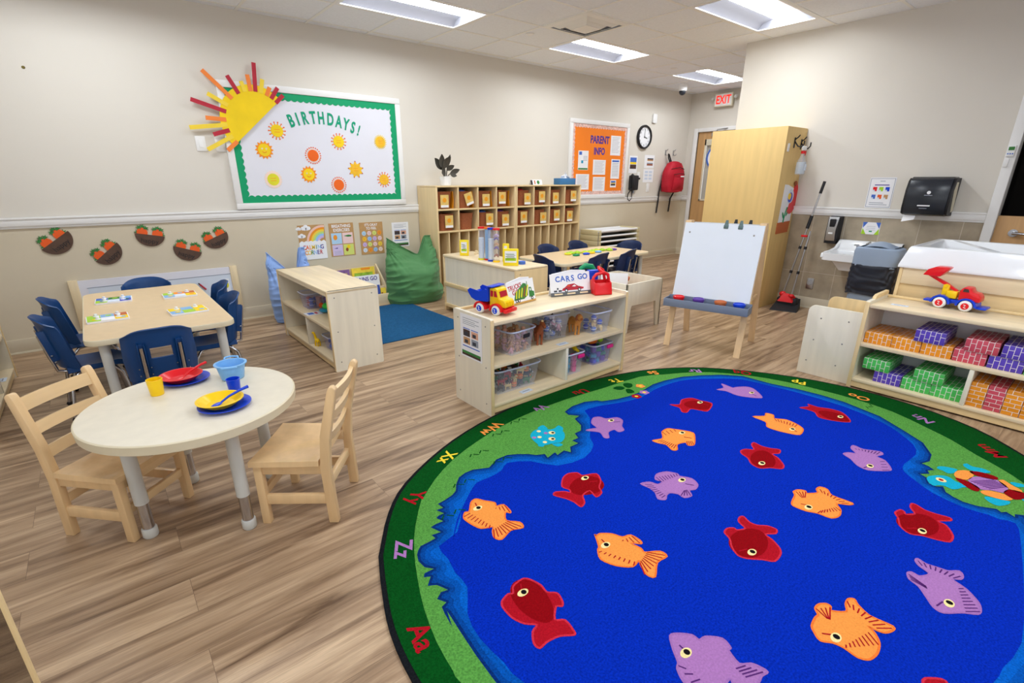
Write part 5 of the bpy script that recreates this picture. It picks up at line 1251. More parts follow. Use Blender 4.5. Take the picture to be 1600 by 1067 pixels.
RUG_FISH = [('L',[(3.001,1.492),(3.069,1.479),(3.124,1.526),(3.113,1.443),(3.14,1.432),(3.199,1.395),(3.208,1.35),(3.146,1.272),(3.096,1.24),(3.036,1.313),(3.017,1.368),(3.024,1.412),(3.026,1.446)],[(3.108,1.254),(3.09,1.43),(3.197,1.385)],(3.131,1.32),[],),('R',[(2.556,1.554),(2.603,1.516),(2.678,1.548),(2.748,1.523),(2.757,1.469),(2.777,1.406),(2.738,1.379),(2.648,1.356),(2.624,1.397),(2.599,1.439),(2.537,1.425),(2.524,1.449),(2.563,1.49)],[(2.756,1.391),(2.616,1.491),(2.612,1.406)],(2.73,1.453),[],),('R',[(3.136,1.023),(3.2,0.993),(3.232,1.012),(3.23,0.956),(3.261,0.9),(3.267,0.843),(3.23,0.798),(3.158,0.756),(3.101,0.83),(3.085,0.895),(3.138,0.935),(3.145,0.985)],[(3.166,0.762),(3.173,0.928),(3.108,0.833)],(3.191,0.817),[],),('O',[(2.792,1.147),(2.854,1.105),(2.898,1.118),(2.909,1.08),(2.866,1.054),(2.904,1.003),(2.89,0.937),(2.854,0.89),(2.771,0.876),(2.742,0.92),(2.725,0.978),(2.726,1.032),(2.781,1.064)],[(2.801,0.879),(2.788,1.046),(2.733,0.942)],(2.807,0.929),[[(2.866,1.054),(2.89,0.937),(2.839,1.028),(2.848,0.933)]],),('O',[(2.089,1.349),(2.143,1.329),(2.171,1.34),(2.214,1.375),(2.27,1.378),(2.294,1.347),(2.318,1.309),(2.337,1.258),(2.282,1.215),(2.22,1.182),(2.191,1.199),(2.209,1.224),(2.156,1.241),(2.108,1.21),(2.084,1.223),(2.107,1.274),(2.09,1.315)],[(2.294,1.223),(2.168,1.308),(2.168,1.234)],(2.288,1.297),[[(2.214,1.375),(2.289,1.351),(2.198,1.336),(2.275,1.326)],[(2.105,1.325),(2.104,1.229),(2.136,1.317),(2.147,1.242)],[(2.191,1.199),(2.22,1.182),(2.225,1.228),(2.245,1.211)]],),('R',[(2.353,0.994),(2.389,0.987),(2.418,0.957),(2.457,0.989),(2.492,0.993),(2.484,0.951),(2.498,0.908),(2.521,0.873),(2.482,0.858),(2.446,0.878),(2.43,0.841),(2.382,0.793),(2.341,0.785),(2.307,0.826),(2.266,0.854),(2.271,0.898),(2.312,0.936),(2.327,0.975)],[(2.275,0.852),(2.449,0.916),(2.386,0.833)],(2.317,0.869),[],),('L',[(2.73,0.647),(2.767,0.635),(2.788,0.609),(2.824,0.642),(2.87,0.646),(2.864,0.6),(2.903,0.536),(2.879,0.519),(2.833,0.532),(2.821,0.493),(2.753,0.449),(2.719,0.455),(2.654,0.516),(2.663,0.564),(2.703,0.603)],[(2.641,0.527),(2.841,0.566),(2.798,0.497)],(2.704,0.522),[[(2.807,0.489),(2.735,0.45),(2.789,0.504),(2.708,0.472)],[(2.838,0.63),(2.898,0.535),(2.834,0.618),(2.855,0.539)]],),('L',[(1.707,1.14),(1.751,1.122),(1.765,1.086),(1.803,1.087),(1.789,1.116),(1.832,1.14),(1.886,1.123),(1.911,1.081),(1.902,1.062),(1.928,1.015),(1.906,0.97),(1.863,0.957),(1.834,0.969),(1.807,0.94),(1.769,0.952),(1.772,0.984),(1.751,1.013),(1.723,1.012),(1.692,0.997),(1.672,1.02),(1.701,1.054),(1.711,1.093)],[(1.906,0.97),(1.761,1.064),(1.772,0.977)],(1.881,1.036),[[(1.808,1.126),(1.907,1.085),(1.794,1.087),(1.894,1.069)],[(1.717,1.124),(1.691,1.015),(1.743,1.103),(1.719,1.016)],[(1.77,0.97),(1.804,0.942),(1.817,0.982),(1.829,0.978)]],),('O',[(2.101,0.637),(2.166,0.651),(2.19,0.667),(2.223,0.659),(2.238,0.635),(2.223,0.624),(2.264,0.595),(2.29,0.609),(2.323,0.606),(2.328,0.578),(2.294,0.547),(2.301,0.469),(2.274,0.474),(2.243,0.51),(2.209,0.484),(2.16,0.472),(2.116,0.488),(2.107,0.536),(2.085,0.575),(2.08,0.621)],[(2.101,0.615),(2.237,0.526),(2.1,0.552)],(2.121,0.577),[[(2.107,0.536),(2.2,0.481),(2.137,0.533),(2.211,0.504)],[(2.302,0.599),(2.287,0.478),(2.281,0.581),(2.263,0.498)],[(2.199,0.66),(2.232,0.632),(2.172,0.624),(2.183,0.615)]],),('R',[(1.689,0.721),(1.722,0.726),(1.744,0.711),(1.742,0.697),(1.777,0.681),(1.795,0.716),(1.821,0.729),(1.845,0.724),(1.828,0.689),(1.835,0.658),(1.861,0.632),(1.868,0.599),(1.84,0.59),(1.804,0.614),(1.793,0.581),(1.767,0.542),(1.736,0.525),(1.682,0.523),(1.655,0.556),(1.618,0.593),(1.607,0.623),(1.632,0.66),(1.67,0.689)],[(1.612,0.626),(1.81,0.638),(1.707,0.569)],(1.664,0.598),[],),('R',[(2.364,0.331),(2.406,0.323),(2.403,0.308),(2.386,0.3),(2.42,0.276),(2.458,0.3),(2.497,0.305),(2.5,0.288),(2.485,0.259),(2.488,0.221),(2.501,0.176),(2.478,0.171),(2.435,0.203),(2.428,0.175),(2.37,0.142),(2.313,0.142),(2.288,0.185),(2.276,0.219),(2.252,0.253),(2.277,0.29),(2.333,0.312)],[(2.262,0.269),(2.445,0.229),(2.343,0.187)],(2.309,0.226),[],),('L',[(1.99,0.196),(2.008,0.188),(2.007,0.164),(2.047,0.146),(2.066,0.18),(2.088,0.196),(2.108,0.193),(2.099,0.167),(2.109,0.132),(2.118,0.105),(2.147,0.081),(2.124,0.068),(2.099,0.07),(2.077,0.088),(2.058,0.048),(2.015,0.009),(1.976,-0.003),(1.949,0.001),(1.918,0.034),(1.87,0.072),(1.873,0.097),(1.908,0.124),(1.945,0.153),(1.96,0.183)],[(1.87,0.083),(2.059,0.128),(2.03,0.06)],(1.934,0.069),[[(2.053,0.053),(1.969,-0.003),(2.039,0.064),(1.933,0.027)],[(2.095,0.19),(2.118,0.073),(2.075,0.173),(2.086,0.087)],[(1.987,0.192),(1.963,0.18),(1.965,0.137),(1.956,0.132)]],),('O',[(1.485,0.32),(1.527,0.326),(1.548,0.325),(1.567,0.341),(1.596,0.34),(1.617,0.325),(1.616,0.312),(1.598,0.305),(1.632,0.272),(1.663,0.284),(1.695,0.287),(1.711,0.274),(1.694,0.259),(1.673,0.218),(1.683,0.158),(1.66,0.155),(1.634,0.167),(1.625,0.186),(1.622,0.208),(1.611,0.188),(1.58,0.166),(1.534,0.158),(1.491,0.166),(1.473,0.19),(1.477,0.227),(1.47,0.255),(1.449,0.282),(1.464,0.303)],[(1.46,0.292),(1.63,0.222),(1.483,0.231)],(1.498,0.256),[[(1.482,0.223),(1.569,0.165),(1.494,0.227),(1.596,0.2)],[(1.682,0.286),(1.671,0.158),(1.661,0.27),(1.634,0.189)],[(1.569,0.339),(1.61,0.312),(1.554,0.3),(1.556,0.293)]],),('L',[(1.109,0.581),(1.134,0.571),(1.164,0.54),(1.166,0.516),(1.192,0.51),(1.225,0.474),(1.214,0.442),(1.201,0.442),(1.184,0.4),(1.211,0.378),(1.22,0.358),(1.222,0.336),(1.196,0.341),(1.168,0.337),(1.105,0.341),(1.103,0.371),(1.119,0.394),(1.048,0.393),(1.007,0.426),(1.01,0.471),(1.03,0.504),(1.05,0.514),(1.075,0.547)],[(1.091,0.562),(1.151,0.393),(1.186,0.471)],(1.095,0.517),[[(1.041,0.508),(1.015,0.431),(1.05,0.488),(1.053,0.424)],[(1.192,0.385),(1.211,0.344),(1.161,0.398),(1.157,0.368)]],),('R',[(1.534,0.049),(1.566,0.03),(1.581,0.008),(1.548,-0.015),(1.532,-0.058),(1.459,-0.019),(1.472,0.024)],[(1.517,0.034),(1.506,-0.037),(1.546,-0.002)],(1.51,0.004),[],),('O',[(0.939,1.458),(0.96,1.479),(0.979,1.474),(1.019,1.519),(1.05,1.527),(1.07,1.494),(1.098,1.454),(1.089,1.429),(1.119,1.418),(1.115,1.369),(1.106,1.355),(1.092,1.371),(1.062,1.328),(1.098,1.284),(1.086,1.25),(1.038,1.269),(0.977,1.25),(0.961,1.276),(0.978,1.31),(0.995,1.332),(0.952,1.353),(0.937,1.4),(0.933,1.44)],[(1.023,1.524),(1.05,1.33),(1.091,1.444)],(1.018,1.468),[[(0.94,1.457),(0.977,1.332),(0.974,1.46),(0.993,1.347)],[(0.958,1.272),(1.085,1.258),(0.988,1.316),(1.061,1.321)],[(1.075,1.417),(1.107,1.359),(1.081,1.419),(1.12,1.412)]],),('R',[(1.335,1.329),(1.358,1.341),(1.392,1.318),(1.406,1.297),(1.419,1.316),(1.41,1.353),(1.462,1.399),(1.508,1.41),(1.547,1.388),(1.55,1.356),(1.612,1.325),(1.582,1.272),(1.538,1.243),(1.515,1.208),(1.471,1.201),(1.485,1.251),(1.435,1.248),(1.402,1.207),(1.367,1.195),(1.369,1.234),(1.36,1.275)],[(1.59,1.284),(1.412,1.292),(1.531,1.372)],(1.542,1.334),[],),('L',[(1.896,1.653),(1.941,1.644),(1.969,1.635),(1.987,1.692),(2.047,1.732),(2.085,1.716),(2.095,1.677),(2.158,1.647),(2.151,1.602),(2.093,1.562),(2.064,1.522),(2.025,1.526),(2.027,1.56),(1.975,1.561),(1.931,1.518),(1.912,1.534),(1.94,1.59)],[(2.149,1.603),(1.961,1.628),(2.082,1.679)],(2.1,1.644),[],),('O',[(1.281,1.04),(1.28,1.028),(1.3,1.03),(1.336,0.998),(1.353,0.961),(1.387,0.948),(1.391,0.907),(1.379,0.89),(1.35,0.919),(1.357,0.876),(1.351,0.853),(1.4,0.82),(1.397,0.788),(1.342,0.792),(1.277,0.755),(1.263,0.779),(1.283,0.82),(1.298,0.841),(1.255,0.836),(1.213,0.877),(1.194,0.933),(1.222,0.972),(1.238,0.981),(1.262,1.012)],[(1.269,1.022),(1.312,0.843),(1.358,0.965)],(1.266,0.972),[[(1.217,0.962),(1.262,0.837),(1.23,0.959),(1.282,0.847)],[(1.257,0.784),(1.396,0.795),(1.292,0.832),(1.357,0.848)],[(1.334,0.946),(1.377,0.896),(1.342,0.947),(1.386,0.942)]],),('R',[(0.79,1.012),(0.825,1.023),(0.841,1.015),(0.861,1.039),(0.907,1.044),(0.925,1.027),(0.938,0.983),(0.933,0.946),(0.957,0.921),(0.946,0.885),(0.931,0.871),(0.915,0.883),(0.876,0.848),(0.9,0.826),(0.891,0.777),(0.881,0.771),(0.844,0.796),(0.8,0.805),(0.769,0.803),(0.767,0.827),(0.791,0.859),(0.818,0.87),(0.791,0.898),(0.775,0.94),(0.777,0.99)],[(0.885,1.051),(0.858,0.852),(0.932,0.976)],(0.868,0.996),[],)]
RUG_RUGLET = [('Aa',(0.512,1.063),'R',),('Zz',(0.652,1.448),'L',),('Yy',(0.849,1.705),'R',),('Xx',(1.139,1.905),'Y',),('Ww',(1.499,2.011),'O',),('Vv',(1.896,2.033),'L',),('Uu',(2.269,2.045),'R',),('Tt',(2.607,2.027),'Y',),('Ss',(2.933,1.952),'O',),('Rr',(3.206,1.779),'L',),('Qq',(3.439,1.539),'R',),('Pp',(3.565,1.202),'Y',),('Oo',(3.604,0.85),'O',),('Nn',(3.538,0.504),'L',),('Mm',(3.36,0.177),'R',)]
RUG_FROG = {'body':[(1.613,1.804),(1.671,1.837),(1.725,1.82),(1.749,1.787),(1.795,1.777),(1.785,1.716),(1.745,1.67),(1.695,1.647),(1.659,1.664),(1.616,1.675),(1.586,1.699),(1.59,1.746)],'feet':[[(1.708,1.848),(1.754,1.852),(1.744,1.804),(1.714,1.801),(1.695,1.817)],[(1.776,1.779),(1.819,1.794),(1.819,1.757),(1.785,1.73),(1.773,1.754)],[(1.585,1.712),(1.599,1.713),(1.615,1.688),(1.588,1.673),(1.573,1.691)],[(1.645,1.664),(1.681,1.646),(1.682,1.621),(1.651,1.622),(1.643,1.641)]],'eyes':[(1.729,1.754),(1.681,1.704)],'spots':[(1.684,1.813),(1.7,1.772),(1.643,1.761),(1.616,1.775),(1.628,1.702)]}
RUG_TUR = {'head':[(2.786,0.317),(2.819,0.315),(2.853,0.295),(2.879,0.271),(2.88,0.25),(2.86,0.225),(2.858,0.198),(2.842,0.181),(2.82,0.194),(2.788,0.205),(2.768,0.222),(2.773,0.247),(2.762,0.265),(2.737,0.281),(2.753,0.302)],'limbs':[[(2.933,0.308),(2.958,0.31),(2.98,0.292),(2.995,0.258),(2.993,0.243),(2.941,0.248),(2.919,0.265),(2.928,0.285)],[(3.081,0.237),(3.102,0.226),(3.089,0.203),(3.103,0.169),(3.091,0.136),(3.048,0.161),(3.038,0.201),(3.057,0.229)],[(2.797,0.115),(2.819,0.106),(2.837,0.064),(2.847,0.038),(2.813,0.039),(2.767,0.064),(2.77,0.092)],[(3.042,0.063),(3.061,0.052),(3.07,0.02),(3.044,0.017),(3.02,0.041)],[(2.912,0.012),(2.933,0.004),(2.925,-0.017),(2.893,-0.008)]],'plates':[('O',[(2.937,0.245),(2.982,0.241),(3.016,0.219),(3.025,0.195),(2.989,0.182),(2.929,0.189),(2.901,0.212),(2.906,0.234)],),('R',[(3.021,0.204),(3.05,0.175),(3.061,0.128),(3.051,0.105),(3.021,0.109),(2.999,0.153),(2.999,0.184)],),('R',[(2.893,0.234),(2.904,0.22),(2.905,0.189),(2.876,0.144),(2.837,0.142),(2.829,0.162),(2.854,0.2)],),('L',[(2.915,0.191),(2.985,0.175),(3.018,0.122),(3.019,0.096),(2.978,0.061),(2.911,0.068),(2.895,0.104),(2.866,0.142)],),('O',[(3.026,0.1),(3.049,0.086),(3.024,0.057),(2.999,0.019),(2.971,0.019),(2.971,0.057),(3.002,0.09)],),('O',[(2.85,0.136),(2.882,0.115),(2.901,0.066),(2.881,0.033),(2.844,0.05),(2.828,0.094),(2.828,0.126)],),('R',[(2.911,0.068),(2.966,0.056),(2.982,0.01),(2.964,-0.013),(2.899,0.013),(2.881,0.033)],)],'eye':(2.823,0.271)}
RUG_FLW = {'leaves':[[(2.482,1.947),(2.525,1.952),(2.553,1.929),(2.545,1.897),(2.503,1.893),(2.483,1.918)],[(2.596,1.953),(2.63,1.946),(2.643,1.915),(2.608,1.884),(2.569,1.883),(2.566,1.918)],[(2.531,1.879),(2.557,1.873),(2.559,1.846),(2.541,1.814),(2.507,1.82),(2.494,1.838)]],'fl':[('O',(2.656,1.855),),('L',(2.588,1.772),),('R',(2.495,1.764),)]}
RUG_IN_A = [(1.836,-0.162),(1.650,-0.132),(1.464,-0.077),(1.290,0.000),(1.134,0.100),(0.990,0.205),(0.852,0.332),(0.744,0.475),(0.665,0.630),(0.612,0.792),(0.618,0.906),(0.638,1.092),(0.631,1.110),(0.654,1.122),(0.655,1.128),(0.643,1.152),(0.646,1.158),(0.654,1.163),(0.678,1.159),(0.688,1.170),(0.667,1.218),(0.649,1.230),(0.672,1.254),(0.670,1.266),(0.660,1.272),(0.696,1.275),(0.701,1.284),(0.679,1.320),(0.677,1.350),(0.690,1.382),(0.714,1.406),(0.780,1.410),(0.789,1.416),(0.792,1.432),(0.822,1.430),(0.826,1.440),(0.814,1.476),(0.816,1.480),(0.865,1.482),(0.868,1.494),(0.860,1.518),(0.896,1.524),(0.899,1.530),(0.891,1.554),(0.915,1.560),(0.913,1.590),(0.918,1.595),(0.990,1.609),(1.020,1.626),(1.051,1.668),(1.092,1.706),(1.134,1.719),(1.170,1.718),(1.248,1.683),(1.326,1.720),(1.386,1.719),(1.434,1.692),(1.476,1.657),(1.500,1.627),(1.533,1.608),(1.524,1.583),(1.526,1.572),(1.536,1.569),(1.578,1.579),(1.583,1.560),(1.590,1.557),(1.638,1.566),(1.654,1.536),(1.662,1.532),(1.704,1.573),(1.764,1.574),(1.769,1.584),(1.766,1.608),(1.770,1.614),(1.806,1.614),(1.830,1.660),(1.878,1.662),(1.930,1.710),(1.958,1.782),(2.011,1.800),(2.009,1.812),(1.974,1.860),(1.984,1.890),(2.004,1.897),(2.064,1.915),(2.172,1.911),(2.243,1.878),(2.262,1.848),(2.370,1.808),(2.472,1.788),(2.568,1.784),(2.748,1.810),(2.874,1.799),(3.018,1.765),(3.138,1.704),(3.268,1.614),(3.367,1.500),(3.383,1.308),(3.423,1.164),(3.441,1.026),(3.437,0.888),(3.375,0.678),(3.270,0.534),(3.186,0.430),(3.066,0.369),(2.988,0.359),(2.931,0.378),(2.925,0.372),(2.916,0.342),(2.904,0.327),(2.874,0.343),(2.850,0.332),(2.814,0.357),(2.808,0.357),(2.787,0.324),(2.738,0.306),(2.732,0.270),(2.742,0.255),(2.712,0.239),(2.690,0.204),(2.678,0.168),(2.688,0.118),(2.721,0.066),(2.709,0.048),(2.723,0.030),(2.710,0.006),(2.718,-0.003),(2.742,-0.001),(2.747,-0.012),(2.592,-0.076),(2.412,-0.125),(2.226,-0.154),(2.040,-0.168)]
RUG_IN_B = [(1.962,-0.150),(1.842,-0.147),(1.656,-0.116),(1.470,-0.062),(1.296,0.015),(1.140,0.115),(0.996,0.221),(0.865,0.342),(0.760,0.480),(0.680,0.636),(0.628,0.798),(0.634,0.906),(0.654,1.098),(0.671,1.122),(0.668,1.140),(0.690,1.146),(0.704,1.164),(0.703,1.176),(0.677,1.236),(0.690,1.257),(0.708,1.264),(0.716,1.278),(0.714,1.296),(0.696,1.320),(0.693,1.350),(0.704,1.374),(0.720,1.390),(0.786,1.395),(0.804,1.410),(0.834,1.419),(0.842,1.440),(0.836,1.464),(0.864,1.464),(0.881,1.476),(0.883,1.500),(0.907,1.512),(0.914,1.524),(0.915,1.536),(0.930,1.554),(0.931,1.578),(0.996,1.594),(1.026,1.611),(1.062,1.656),(1.098,1.691),(1.134,1.703),(1.170,1.702),(1.248,1.667),(1.326,1.703),(1.380,1.703),(1.428,1.676),(1.464,1.646),(1.488,1.616),(1.513,1.602),(1.507,1.578),(1.518,1.558),(1.530,1.553),(1.566,1.557),(1.578,1.544),(1.590,1.541),(1.632,1.546),(1.644,1.523),(1.656,1.517),(1.668,1.517),(1.680,1.523),(1.710,1.557),(1.764,1.557),(1.776,1.563),(1.785,1.578),(1.785,1.596),(1.818,1.603),(1.842,1.645),(1.878,1.645),(1.890,1.651),(1.944,1.702),(1.971,1.770),(2.010,1.780),(2.022,1.788),(2.028,1.806),(2.020,1.824),(1.992,1.860),(1.998,1.879),(2.070,1.899),(2.166,1.895),(2.231,1.866),(2.250,1.836),(2.364,1.793),(2.466,1.772),(2.562,1.768),(2.748,1.794),(2.868,1.783),(3.012,1.750),(3.126,1.692),(3.258,1.601),(3.351,1.494),(3.367,1.302),(3.408,1.158),(3.425,1.020),(3.421,0.888),(3.360,0.684),(3.177,0.444),(3.066,0.385),(2.988,0.376),(2.940,0.394),(2.928,0.394),(2.913,0.384),(2.903,0.354),(2.898,0.350),(2.874,0.359),(2.850,0.350),(2.820,0.372),(2.802,0.372),(2.790,0.363),(2.774,0.336),(2.736,0.323),(2.724,0.314),(2.719,0.300),(2.717,0.264),(2.700,0.249),(2.678,0.216),(2.662,0.168),(2.672,0.114),(2.700,0.066),(2.693,0.048),(2.700,0.030),(2.694,0.006),(2.702,-0.012),(2.586,-0.061),(2.412,-0.108),(2.226,-0.138),(2.034,-0.152)]
RUG_IN_C = [(1.884,-0.126),(1.842,-0.125),(1.656,-0.094),(1.476,-0.041),(1.304,0.036),(1.155,0.132),(1.008,0.240),(0.878,0.360),(0.775,0.498),(0.701,0.642),(0.650,0.798),(0.656,0.906),(0.675,1.086),(0.693,1.122),(0.720,1.146),(0.726,1.164),(0.724,1.182),(0.704,1.230),(0.708,1.239),(0.728,1.254),(0.739,1.278),(0.735,1.302),(0.716,1.332),(0.716,1.344),(0.722,1.362),(0.732,1.370),(0.792,1.374),(0.846,1.401),(0.859,1.416),(0.864,1.440),(0.894,1.457),(0.910,1.488),(0.930,1.506),(0.954,1.560),(1.008,1.575),(1.044,1.596),(1.081,1.644),(1.110,1.672),(1.140,1.681),(1.164,1.680),(1.230,1.649),(1.248,1.645),(1.266,1.649),(1.332,1.682),(1.378,1.680),(1.410,1.662),(1.446,1.633),(1.470,1.602),(1.486,1.590),(1.489,1.560),(1.506,1.539),(1.530,1.531),(1.554,1.534),(1.584,1.519),(1.614,1.523),(1.638,1.500),(1.668,1.494),(1.692,1.505),(1.722,1.535),(1.764,1.535),(1.782,1.541),(1.797,1.554),(1.806,1.573),(1.837,1.590),(1.854,1.621),(1.890,1.626),(1.908,1.637),(1.962,1.690),(1.989,1.752),(2.022,1.761),(2.040,1.776),(2.050,1.806),(2.039,1.836),(2.020,1.860),(2.028,1.864),(2.070,1.877),(2.160,1.873),(2.214,1.850),(2.226,1.829),(2.244,1.814),(2.358,1.772),(2.460,1.751),(2.568,1.746),(2.748,1.772),(2.868,1.761),(3.006,1.729),(3.120,1.670),(3.240,1.587),(3.329,1.488),(3.345,1.302),(3.385,1.158),(3.402,1.026),(3.399,0.894),(3.341,0.696),(3.240,0.558),(3.162,0.460),(3.054,0.406),(2.994,0.398),(2.946,0.415),(2.928,0.417),(2.904,0.406),(2.886,0.381),(2.856,0.377),(2.826,0.394),(2.796,0.394),(2.778,0.383),(2.760,0.355),(2.724,0.342),(2.708,0.330),(2.699,0.312),(2.694,0.276),(2.658,0.225),(2.641,0.174),(2.651,0.108),(2.675,0.066),(2.671,0.048),(2.675,0.024),(2.670,-0.003),(2.580,-0.040),(2.406,-0.087),(2.226,-0.116),(2.034,-0.130)]
# ================================================================== THE FISH RUG
pile_mat('rug_dark_green', (4, 74, 22)); pile_mat('rug_light_green', (86, 150, 66)); pile_mat('rug_mid_blue', (4, 92, 190)); pile_mat('rug_dusk_blue', (4, 66, 146)); pile_mat('rug_dusk2_blue', (4, 80, 170)); pile_mat('rug_deep_blue', (2, 42, 172), var=.34)
pile_mat('rug_edge_blue', (6, 44, 110)); pile_mat('rug_binding', (24, 26, 30)); pile_mat('rug_R', (140, 6, 16), .14); pile_mat('rug_R2', (172, 18, 34), .2); pile_mat('rug_R3', (204, 44, 64), .2)
pile_mat('rug_O', (246, 152, 70), .12); pile_mat('rug_O2', (238, 120, 50), .12); pile_mat('rug_L', (170, 118, 180), .12); pile_mat('rug_L2', (160, 110, 176), .12)
pile_mat('rug_Y', (240, 214, 60), .1); pile_mat('rug_teal', (24, 170, 200), .12); pile_mat('rug_teal2', (92, 206, 220), .1); pile_mat('rug_black', (24, 18, 24), .1); pile_mat('rug_cream', (244, 226, 160), .1)
pile_mat('rug_line_L', (86, 40, 110), .1)
def inset(P, k, c=(2.1, .87)): return [(c[0] + (x - c[0]) * k, c[1] + (y - c[1]) * k) for x, y in P]
m = MB()
Z0 = .0105
m.prism(RUG_OUT, .009, 'rug_binding')
m.flat(inset(RUG_OUT, .989), Z0, 'rug_dark_green')
z = Z0 + .0003
m.flat(RUG_LG, z, 'rug_light_green')
m.flat(RUG_SH, z + .0002, 'rug_edge_blue'); m.flat(RUG_IN_A, z + .0004, 'rug_dusk_blue'); m.flat(RUG_IN_B, z + .0006, 'rug_dusk2_blue'); m.flat(RUG_IN_C, z + .0008, 'rug_mid_blue')
m.flat(RUG_DB, z + .0010, 'rug_deep_blue')
zf = z + .0013
def ellpts(nose, tail, side, n=26):
    a = Vector(nose); b = Vector(tail); c = (a + b) / 2; ax = (a - b) / 2; L = ax.length; u = ax / L; v = Vector((-u.y, u.x)); w = abs((Vector(side) - c).dot(v)); w = min(w, L * .75)
    return [tuple(c + u * (L * cos(t)) + v * (w * sin(t) * (1 + .12 * cos(t)))) for t in [2 * pi * k / n for k in range(n)]]
def smooth(P, n=3, k=.85):
    out = []; N = len(P)
    for i in range(N):
        a, b, c, d = (Vector(P[(i + j) % N]) for j in (-1, 0, 1, 2))
        for j in range(n):
            t = j / n; m1 = (c - a) * .5 * k; m2 = (d - b) * .5 * k
            out.append(tuple(b * (2 * t ** 3 - 3 * t * t + 1) + m1 * (t ** 3 - 2 * t * t + t) + c * (3 * t * t - 2 * t ** 3) + m2 * (t ** 3 - t * t)))
    return out
def outline(P, w, c, zz):
    b = bmesh.new(); N = len(P); A = []; B = []
    for i in range(N):
        p = Vector(P[i]); t = (Vector(P[(i + 1) % N]) - Vector(P[i - 1]))
        n = Vector((-t.y, t.x)).normalized() * w / 2 if t.length > 1e-6 else Vector((0, w / 2))
        A.append(b.verts.new((p.x + n.x, p.y + n.y, zz))); B.append(b.verts.new((p.x - n.x, p.y - n.y, zz)))
    for i in range(N):
        f = b.faces.new((A[i], A[(i + 1) % N], B[(i + 1) % N], B[i])); f.normal_update()
        if f.normal.z < 0: f.normal_flip()
    m._merge(b, c)
def ribbon(p, q, w, c, zz):
    a = Vector(p); b = Vector(q); d = b - a
    if d.length < 1e-4: return
    n = Vector((-d.y, d.x)).normalized() * w / 2
    m.flat([tuple(a - n), tuple(b - n), tuple(b + n), tuple(a + n)], zz, c)
for c, out, body, eye, combs in RUG_FISH:
    out = smooth(out); m.flat(out, zf, 'rug_' + c + ('2' if c == 'R' else '')); outline(out, .007, {'R': 'rug_R3', 'O': 'rug_O2', 'L': 'rug_L2'}[c], zf + .0004)
    if c == 'R': m.flat(ellpts(*body), zf + .0003, 'rug_R')
    for a, b, p, q in combs:
        n_ = 4 if (Vector(a) - Vector(b)).length < .09 or (Vector(p) - Vector(q)).length < .03 else 8
        for k in range(n_):
            t = k / (n_ - 1)
            ribbon((a[0] + (b[0] - a[0]) * t, a[1] + (b[1] - a[1]) * t), (p[0] + (q[0] - p[0]) * t, p[1] + (q[1] - p[1]) * t), .0042, 'rug_R2' if c == 'O' else 'rug_line_L', zf + .0005)
    m.flat([(eye[0] +   .022 * cos(t), eye[1] + .014 * sin(t)) for t in [2 * pi * k / 14 for k in range(14)]], zf + .0007, 'rug_cream')
    m.flat([(eye[0] + .004 + .010 * cos(t), eye[1] + .010 * sin(t)) for t in [2 * pi * k / 10 for k in range(10)]], zf + .0009, 'rug_black')
    nz = Vector(body[0]); d = (Vector(body[1]) - nz).normalized(); s_ = Vector((-d.y, d.x))
    ribbon(tuple(nz + d * .02 + s_ * .005), tuple(nz + d * .055 - s_ * .012), .005, 'rug_R2' if c == 'O' else ('rug_line_L' if c == 'L' else 'rug_R2'), zf + .0006)
# alphabet around the border, tops towards the middle, reading anticlockwise
for s_, (x, y), c in RUG_RUGLET:
    d = Vector((2.1 - x, (.87 - y) * 1.5)); th = atan2(d.y, d.x)
    col = {'R': 'rug_R2', 'L': 'rug_L', 'O': 'rug_O', 'Y': 'rug_Y'}[c]
    m.text(s_, .092, col, T(x, y, Z0 + .0008) @ RZ(th - pi / 2), 0, sx=1.0, off=.002)
# little blue frog, turtle and flowers
for f in RUG_FROG['feet']: m.flat(smooth(f), zf, 'rug_teal')
m.flat(smooth(RUG_FROG['body']), zf + .0002, 'rug_teal')
for x_, y_ in [(1.45, 1.93), (1.23, 1.83), (1.02, 1.66), (1.62, 1.98), (.86, 1.5), (2.0, 2.05), (1.28, 1.7), (3.45, .75), (3.52, .55)]:
    for j_ in range(4): ribbon((x_ + .03 * j_, y_ + .012 * (j_ % 2)), (x_ + .03 * j_ + .022, y_ + .02 - .03 * (j_ % 2)), .006, 'rug_dark_green', zf)
for i, (x, y) in enumerate(RUG_FROG['spots']): m.flat(circ(.012, 10, cx=x, cy=y), zf + .0004, 'rug_L' if i % 2 else 'rug_cream')
for x, y in RUG_FROG['eyes']: m.flat(circ(.019, 12, cx=x, cy=y), zf + .0004, 'rug_cream'); m.flat(circ(.009, 10, cx=x + .004, cy=y - .003), zf + .0006, 'rug_black')
for f in RUG_TUR['limbs']: m.flat(smooth(f), zf, 'rug_teal')
m.flat(smooth(RUG_TUR['head']), zf + .0002, 'rug_teal')
for c, f in RUG_TUR['plates']:
    m.flat(smooth(f), zf + .0004, 'rug_' + c)
    if c == 'L':
        for k in range(7): t = (k + 1) / 8; ribbon((f[0][0] + (f[6][0] - f[0][0]) * t, f[0][1] + (f[6][1] - f[0][1]) * t), (f[2][0] + (f[4][0] - f[2][0]) * t, f[2][1] + (f[4][1] - f[2][1]) * t), .005, 'rug_line_L', zf + .0006)
x, y = RUG_TUR['eye']; m.flat(circ(.02, 12, cx=x, cy=y), zf + .0004, 'rug_cream'); m.flat(circ(.010, 10, cx=x, cy=y), zf + .0006, 'rug_R2')
for f in RUG_FLW['leaves']: m.flat(smooth(f), zf, 'rug_dark_green')
